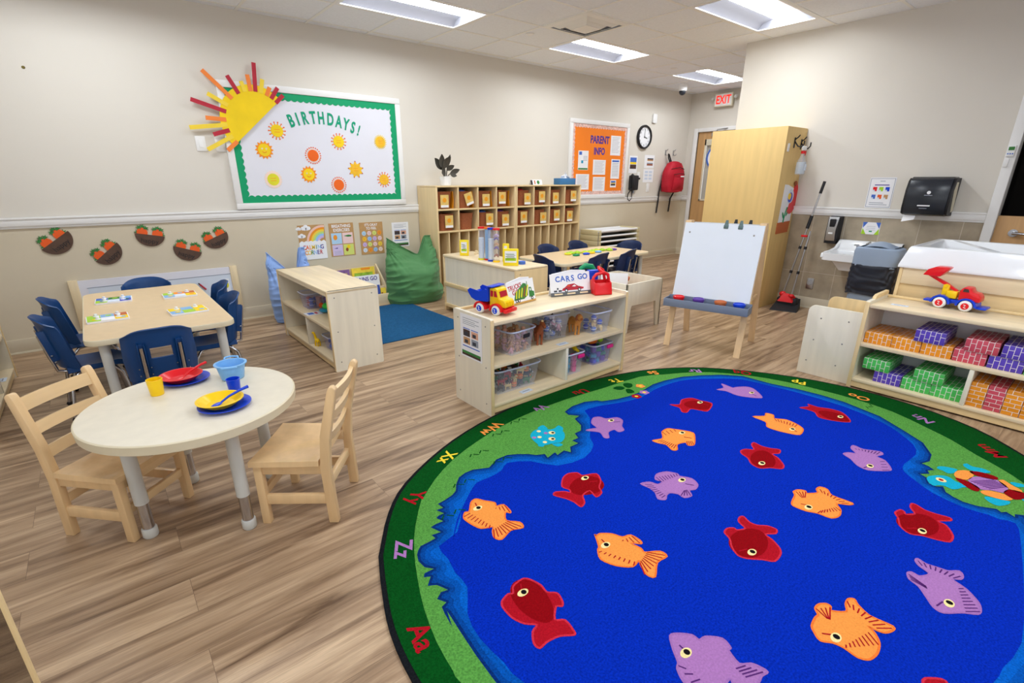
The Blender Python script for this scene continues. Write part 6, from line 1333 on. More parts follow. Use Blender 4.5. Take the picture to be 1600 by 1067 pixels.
for c, (x, y) in RUG_FLW['fl']:
    for k in range(5): a = 2 * pi * k / 5 + .3; m.flat(circ(.015, 10, cx=x + .019 * cos(a), cy=y + .019 * sin(a)), zf + .0002 + .00003 * k, 'rug_' + c + ('2' if c == 'R' else ''))
    m.flat(circ(.012, 10, cx=x, cy=y), zf + .0006, 'rug_Y')
tag(m.build('area_rug', auto=False), 'large oval blue pond rug with fish and an alphabet border', 'rug')
# plain blue mat in the calming corner
m = MB(); m.prism(rrect(1.06, 1.26, .012, 3), .009, 'mat_blue', bev=.002); tag(m.build('floor_mat', loc=(2.09, 4.47, 0)), 'plain blue rectangular mat between the toy shelf and green bean bag', 'mat')
# ================================================================== SMALL THINGS
# ---------- dishes on the round table
TZ = RH + .0005
def cup(label, x, y, c, r=.029, h=.068):
    m = MB(); m.lathe([(0, 0), (r * .8, 0), (r * .84, .003), (r, h), (r - .0025, h), (r * .78, .006), (0, .006)], c, 32)
    tag(m.build('toy_cup', loc=(x, y, TZ)), label, 'cup', 'toy cups on the round table')
cup('yellow toy cup at the left of the round table', .058, 2.374, 'yellow_plastic'); cup('dark blue toy cup next to the light blue bowl', .314, 2.214, 'blue_plastic', .0265, .055)
def plate(label, x, y, c, z=TZ, r=.094, bowl=False):
    m = MB()
    if bowl: m.lathe([(0, 0), (.052, 0), (.062, .008), (.078, .022), (.084, .024), (.084, .026), (.076, .026), (.060, .012), (.05, .004), (0, .004)], c, 40)
    else: m.lathe([(0, 0), (.06, 0), (.07, .005), (r - .002, .012), (r, .013), (r, .015), (r - .004, .015), (.068, .008), (.06, .004), (0, .004)], c, 40)
    return tag(m.build('toy_bowl' if bowl else 'toy_plate', loc=(x, y, z)), label, 'bowl' if bowl else 'plate', 'toy plates and bowls on the round table')
plate('blue toy plate under the red bowl, at the back of the round table', .172, 2.470, 'blue_plastic'); plate('red shallow toy bowl on a blue plate at the back of the round table', .158, 2.478, 'red_plastic', TZ + .0075, bowl=True)
plate('blue toy plate under the yellow bowl, at the front of the round table', .250, 2.068, 'blue_plastic'); plate('yellow shallow toy bowl on a blue plate at the front of the round table', .238, 2.080, 'yellow_plastic', TZ + .0075, bowl=True)
def spoon(label, x, y, rz, c, z, tilt):
    m = MB(); m.ell((0, 0, 0), (.022, .015, .004), c); m.tube([(.018, 0, .001), (.05, 0, .010), (.10, 0, .014), (.128, 0, .013)], [.004, .0045, .0055, .0065], c, 10)
    tag(m.build('toy_spoon', loc=(x, y, z), rot=(0, -tilt, rz)), label, 'spoon', 'toy spoons on the plates')
spoon('dark blue toy spoon lying across the yellow bowl', .222, 2.062, radians(10), 'blue_plastic', TZ + .018, radians(11)); spoon('red toy spoon lying in the red bowl', .150, 2.462, radians(22), 'red_plastic', TZ + .018, radians(11))
b = thing('toy_colander', 'light blue toy pot with two side handles at the back of the round table', 'bowl', (.340, 2.378, TZ), radians(-15))
MB().lathe([(0, 0), (.042, 0), (.046, .004), (.058, .066), (.066, .068), (.066, .072), (.056, .072), (.043, .008), (0, .006)], 'light_blue_plastic', 40).build('bowl', b)
for s_ in (-1, 1): MB().tube([(-.028, s_ * .056, .070), (-.026, s_ * .078, .074), (0, s_ * .084, .076), (.026, s_ * .078, .074), (.028, s_ * .056, .070)], .0045, 'light_blue_plastic', 8).build('handle', b)

# ---------- picture puzzles
PZ = [('picture puzzle at the back left of the rectangular table', 0, 4.25, ('lime', 'paper_blue', 'blue_plastic', 'ink_blue', 'leaf', 'light_blue_plastic')), ('picture puzzle at the back right of the rectangular table', .37, 4.165, ('light_blue_plastic', 'paper_blue', 'sun_yellow', 'lime', 'sun_orange', 'terracotta')),
      ('picture puzzle at the front left of the rectangular table', -.05, 3.70, ('lime', 'paper', 'sun_yellow', 'lime', 'light_blue_plastic', 'terracotta')), ('picture puzzle at the front right of the rectangular table', .345, 3.61, ('light_blue_plastic', 'lime', 'sun_yellow', 'sun_yellow', 'light_blue_plastic', 'sun_yellow'))]
for k, (lab, x, y, cs) in enumerate(PZ):
    o = thing('picture_puzzle', lab, 'puzzle', (x, y, .5605), radians(-3 + 2 * k), 'picture puzzles on the rectangular table')
    m = MB(); m.prism(rrect(.20, .165, .008, 3), .011, 'paper'); m.build('tray', o)
    m = MB()
    for i in range(3):
        for j in range(2):
            cx2, cy2 = -.064 + .064 * i, -.04 + .08 * j
            m.prism(rrect(.062, .078, .004, 2, cx2, cy2), .002, cs[i + 3 * j], T(0, 0, .0111))
            if (i + j) % 2 == 0: m.prism(circ(.016, 12, cx=cx2 + .006, cy=cy2), .001, cs[(i + 3 * j + 2) % 6], T(0, 0, .0131))
    m.build('picture', o)
    for i, (px, py) in enumerate(((-.052, .045), (.05, .045), (-.046, -.04), (.052, -.035))):
        if i >= 2 and k in (1, 3): continue
        m = MB(); m.lathe([(0, .0131), (.015, .0131), (.015, .016), (.008, .019), (.009, .027), (.006, .030), (0, .030)], 'paper', 16, T(px, py, 0)); m.build('puzzle_piece', o)

# ---------- bright linking toys along the far table
for k in range(9):
    x = 3.97 + k * .078; y = 3.865 + .03 * sin(k * 1.3) - .004 * k
    m = MB(); m.tube([(.032 * cos(t), .032 * sin(t), .010) for t in [2 * pi * i / 14 for i in range(14)]], .010, 'lime' if k % 3 else 'sun_lime', 8, closed=True); m.ell((0, 0, .016), (.022, .02, .014), 'lime')
    tag(m.build('linking_toy', loc=(x, y, .5605), rz=k), 'lime green linking toy in the row along the far table', 'toy', 'lime linking toys')
for x, y, c, lab in ((3.98, 3.75, 'green_plastic', 'green'), (4.14, 3.75, 'blue_plastic', 'blue'), (4.25, 3.77, 'yellow_plastic', 'yellow'), (4.37, 3.78, 'light_blue_plastic', 'pale blue'), (4.66, 3.80, 'purple_plastic', 'purple')):
    m = MB(); m.tube([(.036 * cos(t), .026 * sin(t), .009) for t in [2 * pi * i / 14 for i in range(14)]], .009, c, 8, closed=True); m.ell((.01, 0, .012), (.022, .016, .010), c)
    tag(m.build('linking_toy', loc=(x, y, .5605)), 'single %s linking toy in front of the lime row on the far table' % lab, 'toy', 'loose linking toys')

# ---------- sleeping cots stacked by the wall
cz = .0
def cot(label, z, surf='black_soft'):  # default black puts the shade of the stack's gaps into the surface colour
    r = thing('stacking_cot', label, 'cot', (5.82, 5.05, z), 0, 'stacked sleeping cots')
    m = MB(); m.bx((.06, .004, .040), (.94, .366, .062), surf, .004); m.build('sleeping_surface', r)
    for x0, x1 in ((0, .075), (.925, 1.0)):
        m = MB(); m.bx((x0, 0, .0), (x1, .37, .0755), 'cot_end', .008); m.build('end_frame', r)
    m = MB()
    for y in (.012, .358): m.tube([(.06, y, .058), (.94, y, .058)], .015, 'white', 8)
    m.build('side_tube', r)
    return r
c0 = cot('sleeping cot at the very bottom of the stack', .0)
names = ['second cot from the bottom of the stack', 'third cot from the bottom of the stack', 'fourth cot from the bottom of the stack', 'middle cot, fifth from the bottom of the stack', 'cot third from the top of the stack', 'cot just under the topmost one in the stack', 'topmost white cot of the stack beside the cubbies']
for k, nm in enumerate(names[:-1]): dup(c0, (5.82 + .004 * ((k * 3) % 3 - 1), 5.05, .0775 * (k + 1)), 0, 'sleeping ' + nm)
cot(names[-1], .0775 * 7, 'cot_blue')
m = MB(); m.bx((0, 0, 0), (.09, .012, .012), 'white'); m.tube([(.005, .006, .01), (.005, .006, .30)], .006, 'steel', 8); m.tube([(.0, .006, .30), (.0, .006, .31)], .012, 'white', 8); tag(m.build('cot_carrier', loc=(5.79, 5.02, .30)), 'thin white cot cart handle at the left end of the cot stack', 'handle')

# ---------- wicker baskets in the cubbies
def basket(label, x, z, tilt, card, stuffc, full):
    r = thing('wicker_basket', label, 'basket', (x, 5.085, z), 0, 'wicker baskets in the cubbies')
    def wall(u, v):
        a = 2 * pi * u; ex = lambda t: math.copysign(abs(t) ** .4, t)
        k = .86 + .14 * v
        return (.100 * k * ex(cos(a)), .15 + .14 * k * ex(sin(a)), .0 + .185 * v)
    m = MB(); m.grid(wall, 32, 4, 'wicker', wrap=True); m.tube([wall(i / 32, 1) for i in range(32)], .006, 'wicker', 6, closed=True); m.bx((-.085, .04, 0), (.085, .26, .006), 'wicker'); m.build('body', r)
    if card:
        dx, dz, rot = card
        m = MB(); Mc = Matrix(((1, 0, 0, dx), (0, 0, -1, -.004), (0, 1, 0, dz), (0, 0, 0, 1))) @ RZ(rot)
        m.prism([(-.055, -.07), (.055, -.07), (.055, .07), (-.055, .07)], .003, 'card_gold', Mc); m.prism([(-.05, -.068), (.05, -.068), (.05, -.042), (-.05, -.042)], .001, 'paper', Mc @ T(0, 0, .003)); m.prism(circ(.026, 14, cy=.012), .001, 'folder_orange', Mc @ T(0, 0, .003)); m.build('name_card', r)
    if full:
        m = MB(); m.ell((-.02, .13, .185), (.07, .09, .028), full); m.ell((.04, .17, .185), (.05, .07, .025), full); m.build('folded_cloth', r)
    return r
cloths = ['dark_toy', 'ink_blue', 'dark_toy', 'brown_toy', 'red_cloth', None, None, None, None, None, 'ink_blue', 'purple_plastic', None, None, None, None]
ordn = ['first', 'second', 'third', 'fourth', 'fifth', 'sixth', 'seventh', 'eighth']
for row, z in ((0, 1.0185), (1, .7705)):
    for k in range(8):
        x0, W = (3.05, 1.172) if k < 4 else (4.226, 1.184); x = x0 + .024 + (W - .048) * ((k % 4) + .5) / 4 - (.022 if row == 0 and k < 4 else .0)
        card = None if (row == 1 and k == 1) else ((.01 + .03 * ((k * 5 + row) % 3 - 1), .085 + .02 * ((k + row) % 2), (.3 if (row == 0 and k == 1) else .0)))
        basket('wicker basket in the %s compartment from the left, %s cubby row' % (ordn[k], 'upper' if row == 0 else 'lower'), x, z, 0, card, None, cloths[row * 8 + k])
        if row == 0 and k < 4:
            m = MB(); m.grid(lambda u, v: (.008 * sin(3 * v + k) + .004 * u, .03 + .26 * u, .19 * v), 6, 6, 'folder_orange', thick=.006)
            m.grid(lambda u, v: (.010 + .006 * sin(3.4 * v + k), .05 + .24 * u, .175 * v), 6, 6, 'folder_orange', thick=.004)
            tag(m.build('paper_folder', loc=(x + .118, 5.085, z + .0005)), 'orange paper folder beside the basket in the %s upper cubby compartment' % ordn[k], 'folder', 'orange folders in the cubbies')

# ---------- on top of the cubbies
p = thing('potted_plant', 'dark-leaved artificial plant in a white pot on the cubbies', 'plant', (3.30, 5.24, 1.2725))
MB().lathe([(0, 0), (.058, 0), (.062, .004), (.072, .10), (.066, .102), (.062, .09), (0, .088)], 'white_gloss', 28).build('pot', p)
def leaf(m, base, dirv, L, w, c):
    d = Vector(dirv).normalized(); s_ = d.cross(Vector((.3, -1, .2))).normalized(); n = s_.cross(d)
    m.grid(lambda u, v: Vector(base) + d * (L * v) + s_ * ((2 * u - 1) * w * sin(pi * min(1, v * .93 + .06)) ** .8) - n * (.05 * L * (1 - (2 * u - 1) ** 2) * v) + n * (.25 * L * v * v), 6, 8, c, thick=.0025)
m = MB(); m.tube([(0, 0, .09), (-.02, 0, .17), (-.04, 0, .21)], .006, 'plant_leaf', 6); m.tube([(.01, 0, .09), (.02, 0, .15), (.03, 0, .21)], .006, 'plant_leaf', 6); m.tube([(.015, 0, .09), (.05, 0, .12), (.08, 0, .14)], .005, 'plant_leaf', 6); m.build('stems', p)
for bs, dv, L, w in (((-.03, 0, .18), (-.9, .1, .75), .16, .05), ((-.04, -.01, .19), (-.25, 0, 1), .15, .055), ((-.03, -.01, .19), (.55, 0, .9), .15, .045), ((.03, 0, .2), (.05, -.1, 1), .14, .035), ((-.01, -.02, .14), (-.7, -.3, -.05), .11, .04), ((.0, 0, .13), (-.5, -.2, .4), .12, .05), ((.07, 0, .135), (1, 0, .35), .12, .03), ((.06, -.01, .13), (.7, -.1, -.3), .08, .028), ((.02, 0, .17), (.5, -.2, .35), .1, .03)):
    m = MB(); leaf(m, bs, dv, L, w, 'plant_leaf'); m.build('leaf', p)
m = MB(); m.prism([(-.10, 0), (.10, 0), (.10, .065), (-.10, .065)], .002, 'paper', Matrix(((1, 0, 0, 0), (0, .3, -1, 0), (0, 1, .3, 0), (0, 0, 0, 1)))); m.prism([(-.10, .0), (-.07, 0), (-.07, .06), (-.10, .06)], .001, 'black', Matrix(((1, 0, 0, 0), (0, .3, -1, -.003), (0, 1, .3, 0), (0, 0, 0, 1))))
m.prism(circ(.024, 14, cx=.03, cy=.032), .001, 'leaf', Matrix(((1, 0, 0, 0), (0, .3, -1, -.003), (0, 1, .3, 0), (0, 0, 0, 1)))); m.prism([(-.04, .01), (-.02, .01), (-.02, .055), (-.04, .055)], .001, 'terracotta', Matrix(((1, 0, 0, 0), (0, .3, -1, -.003), (0, 1, .3, 0), (0, 0, 0, 1)))); m.prism([(-.10, 0), (.10, 0), (.10, .06), (-.10, .06)], .002, 'paper', Matrix(((1, 0, 0, 0), (0, -.3, -1, .04), (0, 1, -.3, 0), (0, 0, 0, 1))))
tag(m.build('folded_card', loc=(4.68, 5.18, 1.2725)), 'small folded white card with green and black marks on the cubbies', 'card')
t = thing('tissue_box', 'blue tissue box with a white tissue sticking up on the cubbies', 'tissue box', (5.22, 5.20, 1.2725))
MB().box((0, 0, .042), (.30, .13, .084), 'tissue_blue', .004).build('box', t)
m = MB(); m.grid(lambda u, v: ((2 * u - 1) * (.085 * (1 - v) + .012) + .01 * sin(9 * v), .02 * sin(u * 9 + v * 4) * (1 - .5 * v), .082 + .085 * v * (1 - .35 * abs(2 * u - 1))), 12, 8, 'tissue', thick=.001); m.build('tissue', t)

# ---------- sensory tubes and card boxes on the back-on shelf
SZ = .6005
TUB = [(2.874, 3.965, 'red_plastic', 'sun_lime', 'paper_blue', 'clear sensory tube with a red cap, leftmost of the four'), (2.905, 3.905, 'orange_plastic', 'red_plastic', 'light_blue_plastic', 'light blue sensory tube with an orange cap'),
       (2.885, 3.825, 'blue_plastic', 'blue_plastic', 'paper_blue', 'clear sensory tube with a blue cap'), (2.894, 3.755, 'red_plastic', 'yellow_plastic', 'purple', 'clear sensory tube with purple and brown swirls inside')]
for x, y, ct, cb, cf, lab in TUB:
    o = thing('sensory_tube', lab, 'sensory toy', (x, y, SZ), 0, 'sensory tubes on the low maple shelf')
    MB().lathe([(0, 0), (.034, 0), (.034, .014), (0, .014)], cb, 24).build('bottom_cap', o); MB().lathe([(0, .296), (.034, .296), (.034, .312), (0, .312)], ct, 24).build('top_cap', o)
    MB().lathe([(.030, .014), (.030, .296)], 'clear_plastic', 24).build('tube_wall', o)
    if cf == 'purple':
        for z, c in ((.06, 'brown_toy'), (.13, 'purple_plastic'), (.165, 'tan_toy'), (.215, 'purple_plastic'), (.245, 'strip_p')): MB().tube([(.017 * cos(t), .017 * sin(t), z + .008 * sin(2 * t)) for t in [2 * pi * i / 14 for i in range(14)]], .0085, c, 8, closed=True).build('swirl_ring', o)
    else:
        MB().lathe([(0, .016), (.026, .016), (.026, .29 if cf == 'light_blue_plastic' else .21), (0, .29 if cf == 'light_blue_plastic' else .21)], cf, 24).build('filling', o)
mat('card_yellow', (252, 226, 40), .5, var=.02)
def cardbox(label, x, y, rz, W, H, D=.022):
    o = thing('card_box', label, 'box', (x, y, SZ), rz, 'yellow boxes on the low maple shelf')
    MB().bx((-W / 2, 0, 0), (W / 2, D, H), 'card_yellow', .003).build('box', o)
    m = MB(); m.bx((-W / 2 + .016, -.0012, .03), (W / 2 - .016, 0, H - .02), 'paper'); 
    for k in range(5): m.bx((-W / 2 + .024 + .012 * (k % 2), -.002, H - .045 - k * .011), (W / 2 - .026 - .01 * ((k + 1) % 2), -.001, H - .050 - k * .011), ('leaf', 'ink_grey')[k % 2])
    m.bx((-W / 2 + .02, -.002, .045), (W / 2 - .02, -.001, .07), 'lime'); m.build('printed_front', o)
cardbox('yellow picture card box at the back left of the low maple shelf', 2.885, 4.285, radians(-48), .092, .158); cardbox('larger yellow picture card box in front of the sensory tubes', 2.853, 3.492, radians(-46), .138, .152)
cardbox('yellow card box standing edge-on just behind the swirly tube', 2.96, 3.70, radians(-60), .06, .17)
m = MB(); m.lathe([(0, 0), (.035, 0), (.035, .026), (0, .026)], 'ink_blue', 20); tag(m.build('plastic_lid', loc=(3.00, 3.51, SZ)), 'small round blue plastic tub beside the larger yellow card box', 'tub')
m = MB(); m.bx((-.03, -.012, 0), (.03, .012, .022), 'maple_x', .004); m.bx((-.012, -.012, .022), (.012, .012, .04), 'maple_x', .004); tag(m.build('wooden_block', loc=(3.05, 4.30, SZ), rz=.4), 'little plain wooden block behind the left yellow card box', 'block')

# ---------- picture books and toy vehicles on the long shelf
def board_book(label, name, loc, rz, W, H, strip, draw):
    o = thing(name, label, 'book', loc, rz)
    lean = radians(13)
    Mb = Matrix(((1, 0, 0, 0), (0, sin(lean), -cos(lean), 0), (0, cos(lean), sin(lean), 0), (0, 0, 0, 1)))
    m = MB(M=Mb); m.prism([(-W / 2, 0), (W / 2, 0), (W / 2, H), (-W / 2, H * .97)], .006, 'paper'); m.build('front_cover', o)
    Mb2 = Matrix(((1, 0, 0, 0), (0, -sin(lean * .4), -cos(lean), .055), (0, cos(lean), -sin(lean * .4), 0), (0, 0, 0, 1)))
    m = MB(M=Mb2); m.prism([(-W / 2 + .01, 0), (W / 2, 0), (W / 2 - .03, H * 1.06), (W * .05, H * 1.12), (-W / 2 + .02, H * .98)], .006, 'paper'); m.build('back_cover', o)
    m = MB(M=Mb); draw(m, T(0, 0, .0062)); m.build('cover_picture', o)
    m = MB(M=Mb); strip(m); m.build('bottom_strip', o)
    return o
def trucks(m, Z):
    m.text('TRUCKS', .042, 'strip_red', Z @ T(-W_ * .20, .112, 0) @ RZ(.12), .0003, sx=.82, off=.001); m.text('GO', .042, 'strip_red', Z @ T(-W_ * .19, .078, 0) @ RZ(.1), .0003, off=.001)
    P = [(-.075, .028), (-.055, .075), (.03, .128), (.055, .122), (.068, .085), (.062, .045), (.02, .026)]
    m.prism(P, .0004, 'leaf', Z)
    for k in range(5): x = -.058 + k * .024; m.prism([(x, .038 + .002 * k), (x + .010, .036), (x + .024 + .004 * k, .085 + .006 * k), (x + .014 + .004 * k, .085 + .007 * k)], .0004, 'sun_lime' if k != 3 else 'brown_toy', Z @ T(0, 0, .0005))
    m.prism([(.072, .03), (.125, .032), (.125, .062), (.105, .068), (.102, .092), (.078, .095)], .0004, 'leaf', Z); m.prism([(.084, .072), (.097, .070), (.095, .086), (.086, .087)], .0004, 'paper', Z @ T(0, 0, .0005)); m.prism([(.062, .10), (.068, .10), (.068, .135), (.062, .135)], .0004, 'leaf', Z)
    for x in (-.052, -.03, .098): m.prism(circ(.012, 14, cx=x, cy=.022), .0004, 'black', Z @ T(0, 0, .0006)); m.prism(circ(.006, 10, cx=x, cy=.022), .0004, 'paper', Z @ T(0, 0, .001))
def cars(m, Z):
    for i, (ch, x) in enumerate(zip('CARS', (-.098, -.058, -.018, .02))): m.text(ch, .052, 'ink_blue', Z @ T(x, .112 + .003 * (i % 2), 0) @ RZ(.08), .0003, off=.0015)
    for ch, x in (('G', .078), ('O', .118)): m.text(ch, .052, 'ink_blue', Z @ T(x, .120, 0), .0003, off=.0015)
    m.prism([(-.07, .034), (-.06, .05), (-.045, .055), (-.02, .074), (.03, .078), (.058, .060), (.105, .048), (.10, .038), (.07, .034)], .0004, 'strip_red', Z); m.prism([(.01, .06), (.03, .07), (.046, .060), (.03, .056)], .0004, 'paper', Z @ T(0, 0, .0005)); m.prism([(-.03, .062), (-.012, .070), (.0, .060)], .0004, 'carrot', Z @ T(0, 0, .0005))
    for x in (-.035, .068): m.prism(circ(.013, 14, cx=x, cy=.034), .0004, 'black', Z @ T(0, 0, .0006)); m.prism(circ(.007, 10, cx=x, cy=.034), .0004, 'paper', Z @ T(0, 0, .001))
    for k in range(5): m.prism(circ(.007, 8, cx=-.125 + .012 * k, cy=.034 + .016 * ((k * 2) % 3 == 1)), .0004, 'ink_dark', Z)
    m.prism([(-.03, .092), (.04, .096), (.04, .094), (-.03, .090)], .0003, 'ink_grey', Z)
W_ = .262
mat('cover_strip', (206, 158, 84), .6, var=.05)
board_book('TRUCKS GO board book with a green cement truck, standing behind the dump truck', 'board_book', (2.045, 2.385, TOPZ + .001), atan2(.035, .25), .262, .15, lambda m: m.prism([(-.131, 0), (.131, 0), (.131, .012), (-.131, .012)], .010, 'cover_strip'), trucks)
mat('pallet_grey', (96, 100, 104), .6, var=0)
def pallet(m):
    m.prism([(-.156, 0), (.156, 0), (.156, .024), (-.156, .024)], .012, 'pallet_grey')
    for x in (-.1, 0, .1): m.prism([(x - .032, .007), (x + .032, .007), (x + .032, .017), (x - .032, .017)], .0126, 'maple_x')
W_ = .312
board_book('CARS GO board book with a red car, standing in the middle of the long shelf', 'board_book', (2.468, 2.361, TOPZ + .001), atan2(-.088, .303), .312, .155, pallet, cars)

def wheel(m, x, y, r, w, hub, tyre='white'):
    """toy wheel, axle along x"""
    M_ = Matrix(((0, 0, 1, x), (1, 0, 0, y), (0, 1, 0, r), (0, 0, 0, 1)))
    m.lathe([(0, -w / 2), (r * .80, -w / 2), (r, -w * .25), (r, w * .25), (r * .80, w / 2), (r * .60, w / 2), (0, w / 2)], tyre, 28, M_)
    for s_ in (-1, 1):
        m.lathe([(r * .60, s_ * w * .5), (r * .55, s_ * (w * .5 + .003)), (0, s_ * (w * .5 + .003))], hub, 24, M_)
        m.tube([(-r * .20, r * .28, s_ * (w * .5 + .004)), (r * .1, r * .22, s_ * (w * .5 + .004)), (-r * .1, -r * .22, s_ * (w * .5 + .004)), (r * .22, -r * .28, s_ * (w * .5 + .004))], r * .07, tyre, 6, M=M_)
def wheels(o, pts, r, w, hub):
    for x, y in pts: m = MB(); wheel(m, x, y, r, w, hub); m.build('wheel', o)
# dump truck: local +y forward

o = thing('toy_dump_truck', 'toy dump truck with blue tipper and yellow cab on the long shelf', 'toy truck', (1.768, 2.325, TOPZ + .0008), atan2(-.96, .26) - pi / 2)
wheels(o, [(sx * .062, sy) for sx in (-1, 1) for sy in (-.066, .068)], .0345, .034, 'blue_plastic')
def fender(m, y, c):
    m.prism([(y - .052, .03)] + [(y + .052 * cos(t), .034 + .047 * sin(t)) for t in [pi - pi * k / 12 for k in range(13)]] + [(y + .052, .03), (y + .040, .03)] + [(y + .040 * cos(t), .034 + .037 * sin(t)) for t in [pi * k / 12 for k in range(13)]] + [(y - .040, .03)], .15, c, Matrix(((0, 0, 1, -.075), (1, 0, 0, 0), (0, 1, 0, 0), (0, 0, 0, 1))))
m = MB(); m.box((0, 0, .048), (.07, .25, .028), 'red_plastic', .006); fender(m, -.066, 'red_plastic'); fender(m, .068, 'red_plastic'); m.box((0, .138, .034), (.13, .03, .026), 'red_plastic', .008); m.build('chassis', o)
m = MB(); m.prism([(.005, .055), (.138, .055), (.138, .085), (.125, .105), (.088, .112), (.072, .17), (.058, .178), (.012, .178), (.005, .17)], .105, 'yellow_plastic', Matrix(((0, 0, 1, -.0525), (1, 0, 0, 0), (0, 1, 0, 0), (0, 0, 0, 1))), bev=.007); m.build('cab', o)
m = MB()
for sx in (-1, 1):
    Ms = Matrix(((0, 0, 1, sx * .0535 - .001), (1, 0, 0, 0), (0, 1, 0, 0), (0, 0, 0, 1)))
    m.prism([(.014, .122), (.036, .122), (.036, .162), (.014, .162)], .002, 'red_cloth', Ms); m.prism([(.044, .122), (.072, .122), (.062, .160), (.044, .162)], .002, 'red_cloth', Ms)
m.box((0, .083, .140), (.075, .003, .038), 'red_cloth', M=T(0, .083, .14) @ RX(.27) @ T(0, -.083, -.14)); m.build('window', o)
m = MB()
for k in range(5): m.box((-.036 + .018 * k, .139, .078), (.007, .006, .034), 'yellow_plastic', .002)
m.build('grille', o)
m = MB()
T1 = [(-.158, .128), (-.135, .095), (-.10, .082), (-.01, .086), (.0, .145), (-.012, .185), (.028, .192), (.028, .198), (-.02, .196), (-.05, .152), (-.12, .140), (-.165, .146)]
Ms = Matrix(((0, 0, 1, -.068), (1, 0, 0, 0), (0, 1, 0, 0), (0, 0, 0, 1)))
m.prism([(-.165, .128), (-.138, .098), (-.10, .082), (-.008, .086), (-.008, .094), (-.10, .090), (-.132, .106), (-.158, .134)], .136, 'blue_plastic', Ms)
for sx in (-1, 1): m.prism([(-.165, .132), (-.138, .098), (-.10, .082), (-.006, .086), (.0, .165), (-.02, .17), (-.07, .150), (-.15, .162), (-.172, .146)], .006, 'blue_plastic', Matrix(((0, 0, 1, sx * .068 - .003), (1, 0, 0, 0), (0, 1, 0, 0), (0, 0, 0, 1))))
m.hull([(-.07, -.008, .086), (.07, -.008, .086), (-.07, .0, .086), (.07, .0, .086), (-.07, -.006, .185), (.07, -.006, .185), (-.07, .002, .185), (.07, .002, .185)], 'blue_plastic'); m.box((0, .018, .188), (.14, .05, .008), 'blue_plastic', .003); m.build('tipper_bed', o)
o.scale = (.88, .88, .88)
# red and green sand scoops
o = thing('toy_scoop', 'red toy digger scoop with a looped handle on the right end of the long shelf', 'toy scoop', (2.665, 2.262, TOPZ + .001), radians(-25))
m = MB(); Ms = Matrix(((0, 0, 1, -.062), (1, 0, 0, 0), (0, 1, 0, 0), (0, 0, 0, 1)))
m.prism([(-.05, 0), (.045, 0), (.045, .008), (-.044, .008), (-.030, .072), (-.030, .082), (-.037, .082), (-.056, .010)], .124, 'red_plastic', Ms, bev=.002)
for sx in (-1, 1): m.prism([(-.05, 0), (.045, 0), (.05, .09), (.02, .105), (-.034, .082), (-.054, .010)], .006, 'red_plastic', Matrix(((0, 0, 1, sx * .060 - .003), (1, 0, 0, 0), (0, 1, 0, 0), (0, 0, 0, 1))), bev=.002)
m.prism([(.040, 0), (.048, 0), (.052, .09), (.044, .09)], .124, 'red_plastic', Ms); m.build('bucket', o)
MB().tube([(-.058, .0, .085), (-.058, .005, .115), (-.035, .01, .135), (.02, .012, .146), (.052, .01, .130), (.060, .005, .085)], [.010, .010, .0115, .0125, .012, .010], 'red_plastic', 10).build('handle', o)
MB().tube([(.015, .012, .142), (-.005, .035, .165), (.0, .06, .175), (.035, .062, .155), (.05, .05, .085)], .011, 'red_plastic', 10).build('arm', o)
m = MB(); m.box((-.004, .075, .075), (.10, .05, .15), 'blue_plastic', .01); m.box((.03, .074, .095), (.025, .053, .06), 'white', .004); tag(m.build('toy_block', loc=(2.672, 2.295, TOPZ + .001), rz=radians(-25)), 'blue and white toy standing behind the red scoop', 'toy')
o = thing('toy_shovel', 'green toy digger arm with a round loop behind the CARS GO book', 'toy scoop', (2.745, 2.455, TOPZ + .001), radians(-20))
m = MB(); m.hull([(-.03, -.02, 0), (.05, -.02, 0), (-.03, .04, 0), (.05, .04, 0), (0, -.01, .11), (.06, -.01, .11), (0, .02, .11), (.06, .02, .11)], 'green_plastic'); m.build('base', o)
MB().tube([(.05, 0, .07), (.045, 0, .12), (.02, 0, .155), (-.03, 0, .165), (-.065, 0, .145), (-.07, 0, .11)], [.016, .02, .022, .02, .016, .012], 'green_plastic', 12).build('loop_handle', o)
MB().ell((.02, -.012, .10), (.045, .02, .035), 'green_plastic').build('hub', o)

# ---------- clear storage bins with small toys in them
def bin_box(label, loc, rz, W, D, H, c='clear_plastic', handle=None, lab=None, group='clear toy bins'):
    r = thing('storage_bin', label, 'storage bin', loc, rz, group)
    def wall(u, v):
        a = 2 * pi * u; ex = lambda t: math.copysign(abs(t) ** .32, t); k = .84 + .16 * v
        return (W / 2 * k * ex(cos(a)), D / 2 * k * ex(sin(a)), .002 + H * v)
    m = MB(); m.grid(wall, 40, 3, c, wrap=True); m.bx((-W * .40, -D * .40, .001), (W * .40, D * .40, .003), c); m.build('body', r)
    m = MB(); 
    P = [wall(i / 40, 1) for i in range(40)]
    m.tube([(p[0] * 1.02, p[1] * 1.02, p[2]) for p in P], .0055, 'bin_rim', 6, closed=True); m.build('rim', r)
    if handle:
        for sx in ((1,) if handle[1] else (-1, 1)):
            m = MB()
            if handle[1]: m.box((handle[2], -D / 2 - .004, H - .022), (.062, .014, .026), handle[0], .005)
            else: m.box((sx * (W / 2 + .002), 0, H - .015), (.014, .07, .018), handle[0], .004)
            m.build('handle', r)
    if lab: m = MB(); m.prism(rrect(.06, .026, .003, 2), .002, lab, Matrix(((1, 0, 0, .015), (0, 0, -1, -D / 2 * .98), (0, 1, 0, H * .75), (0, 0, 0, 1)))); m.build('label_strip', r)
    return r
random.seed(5)
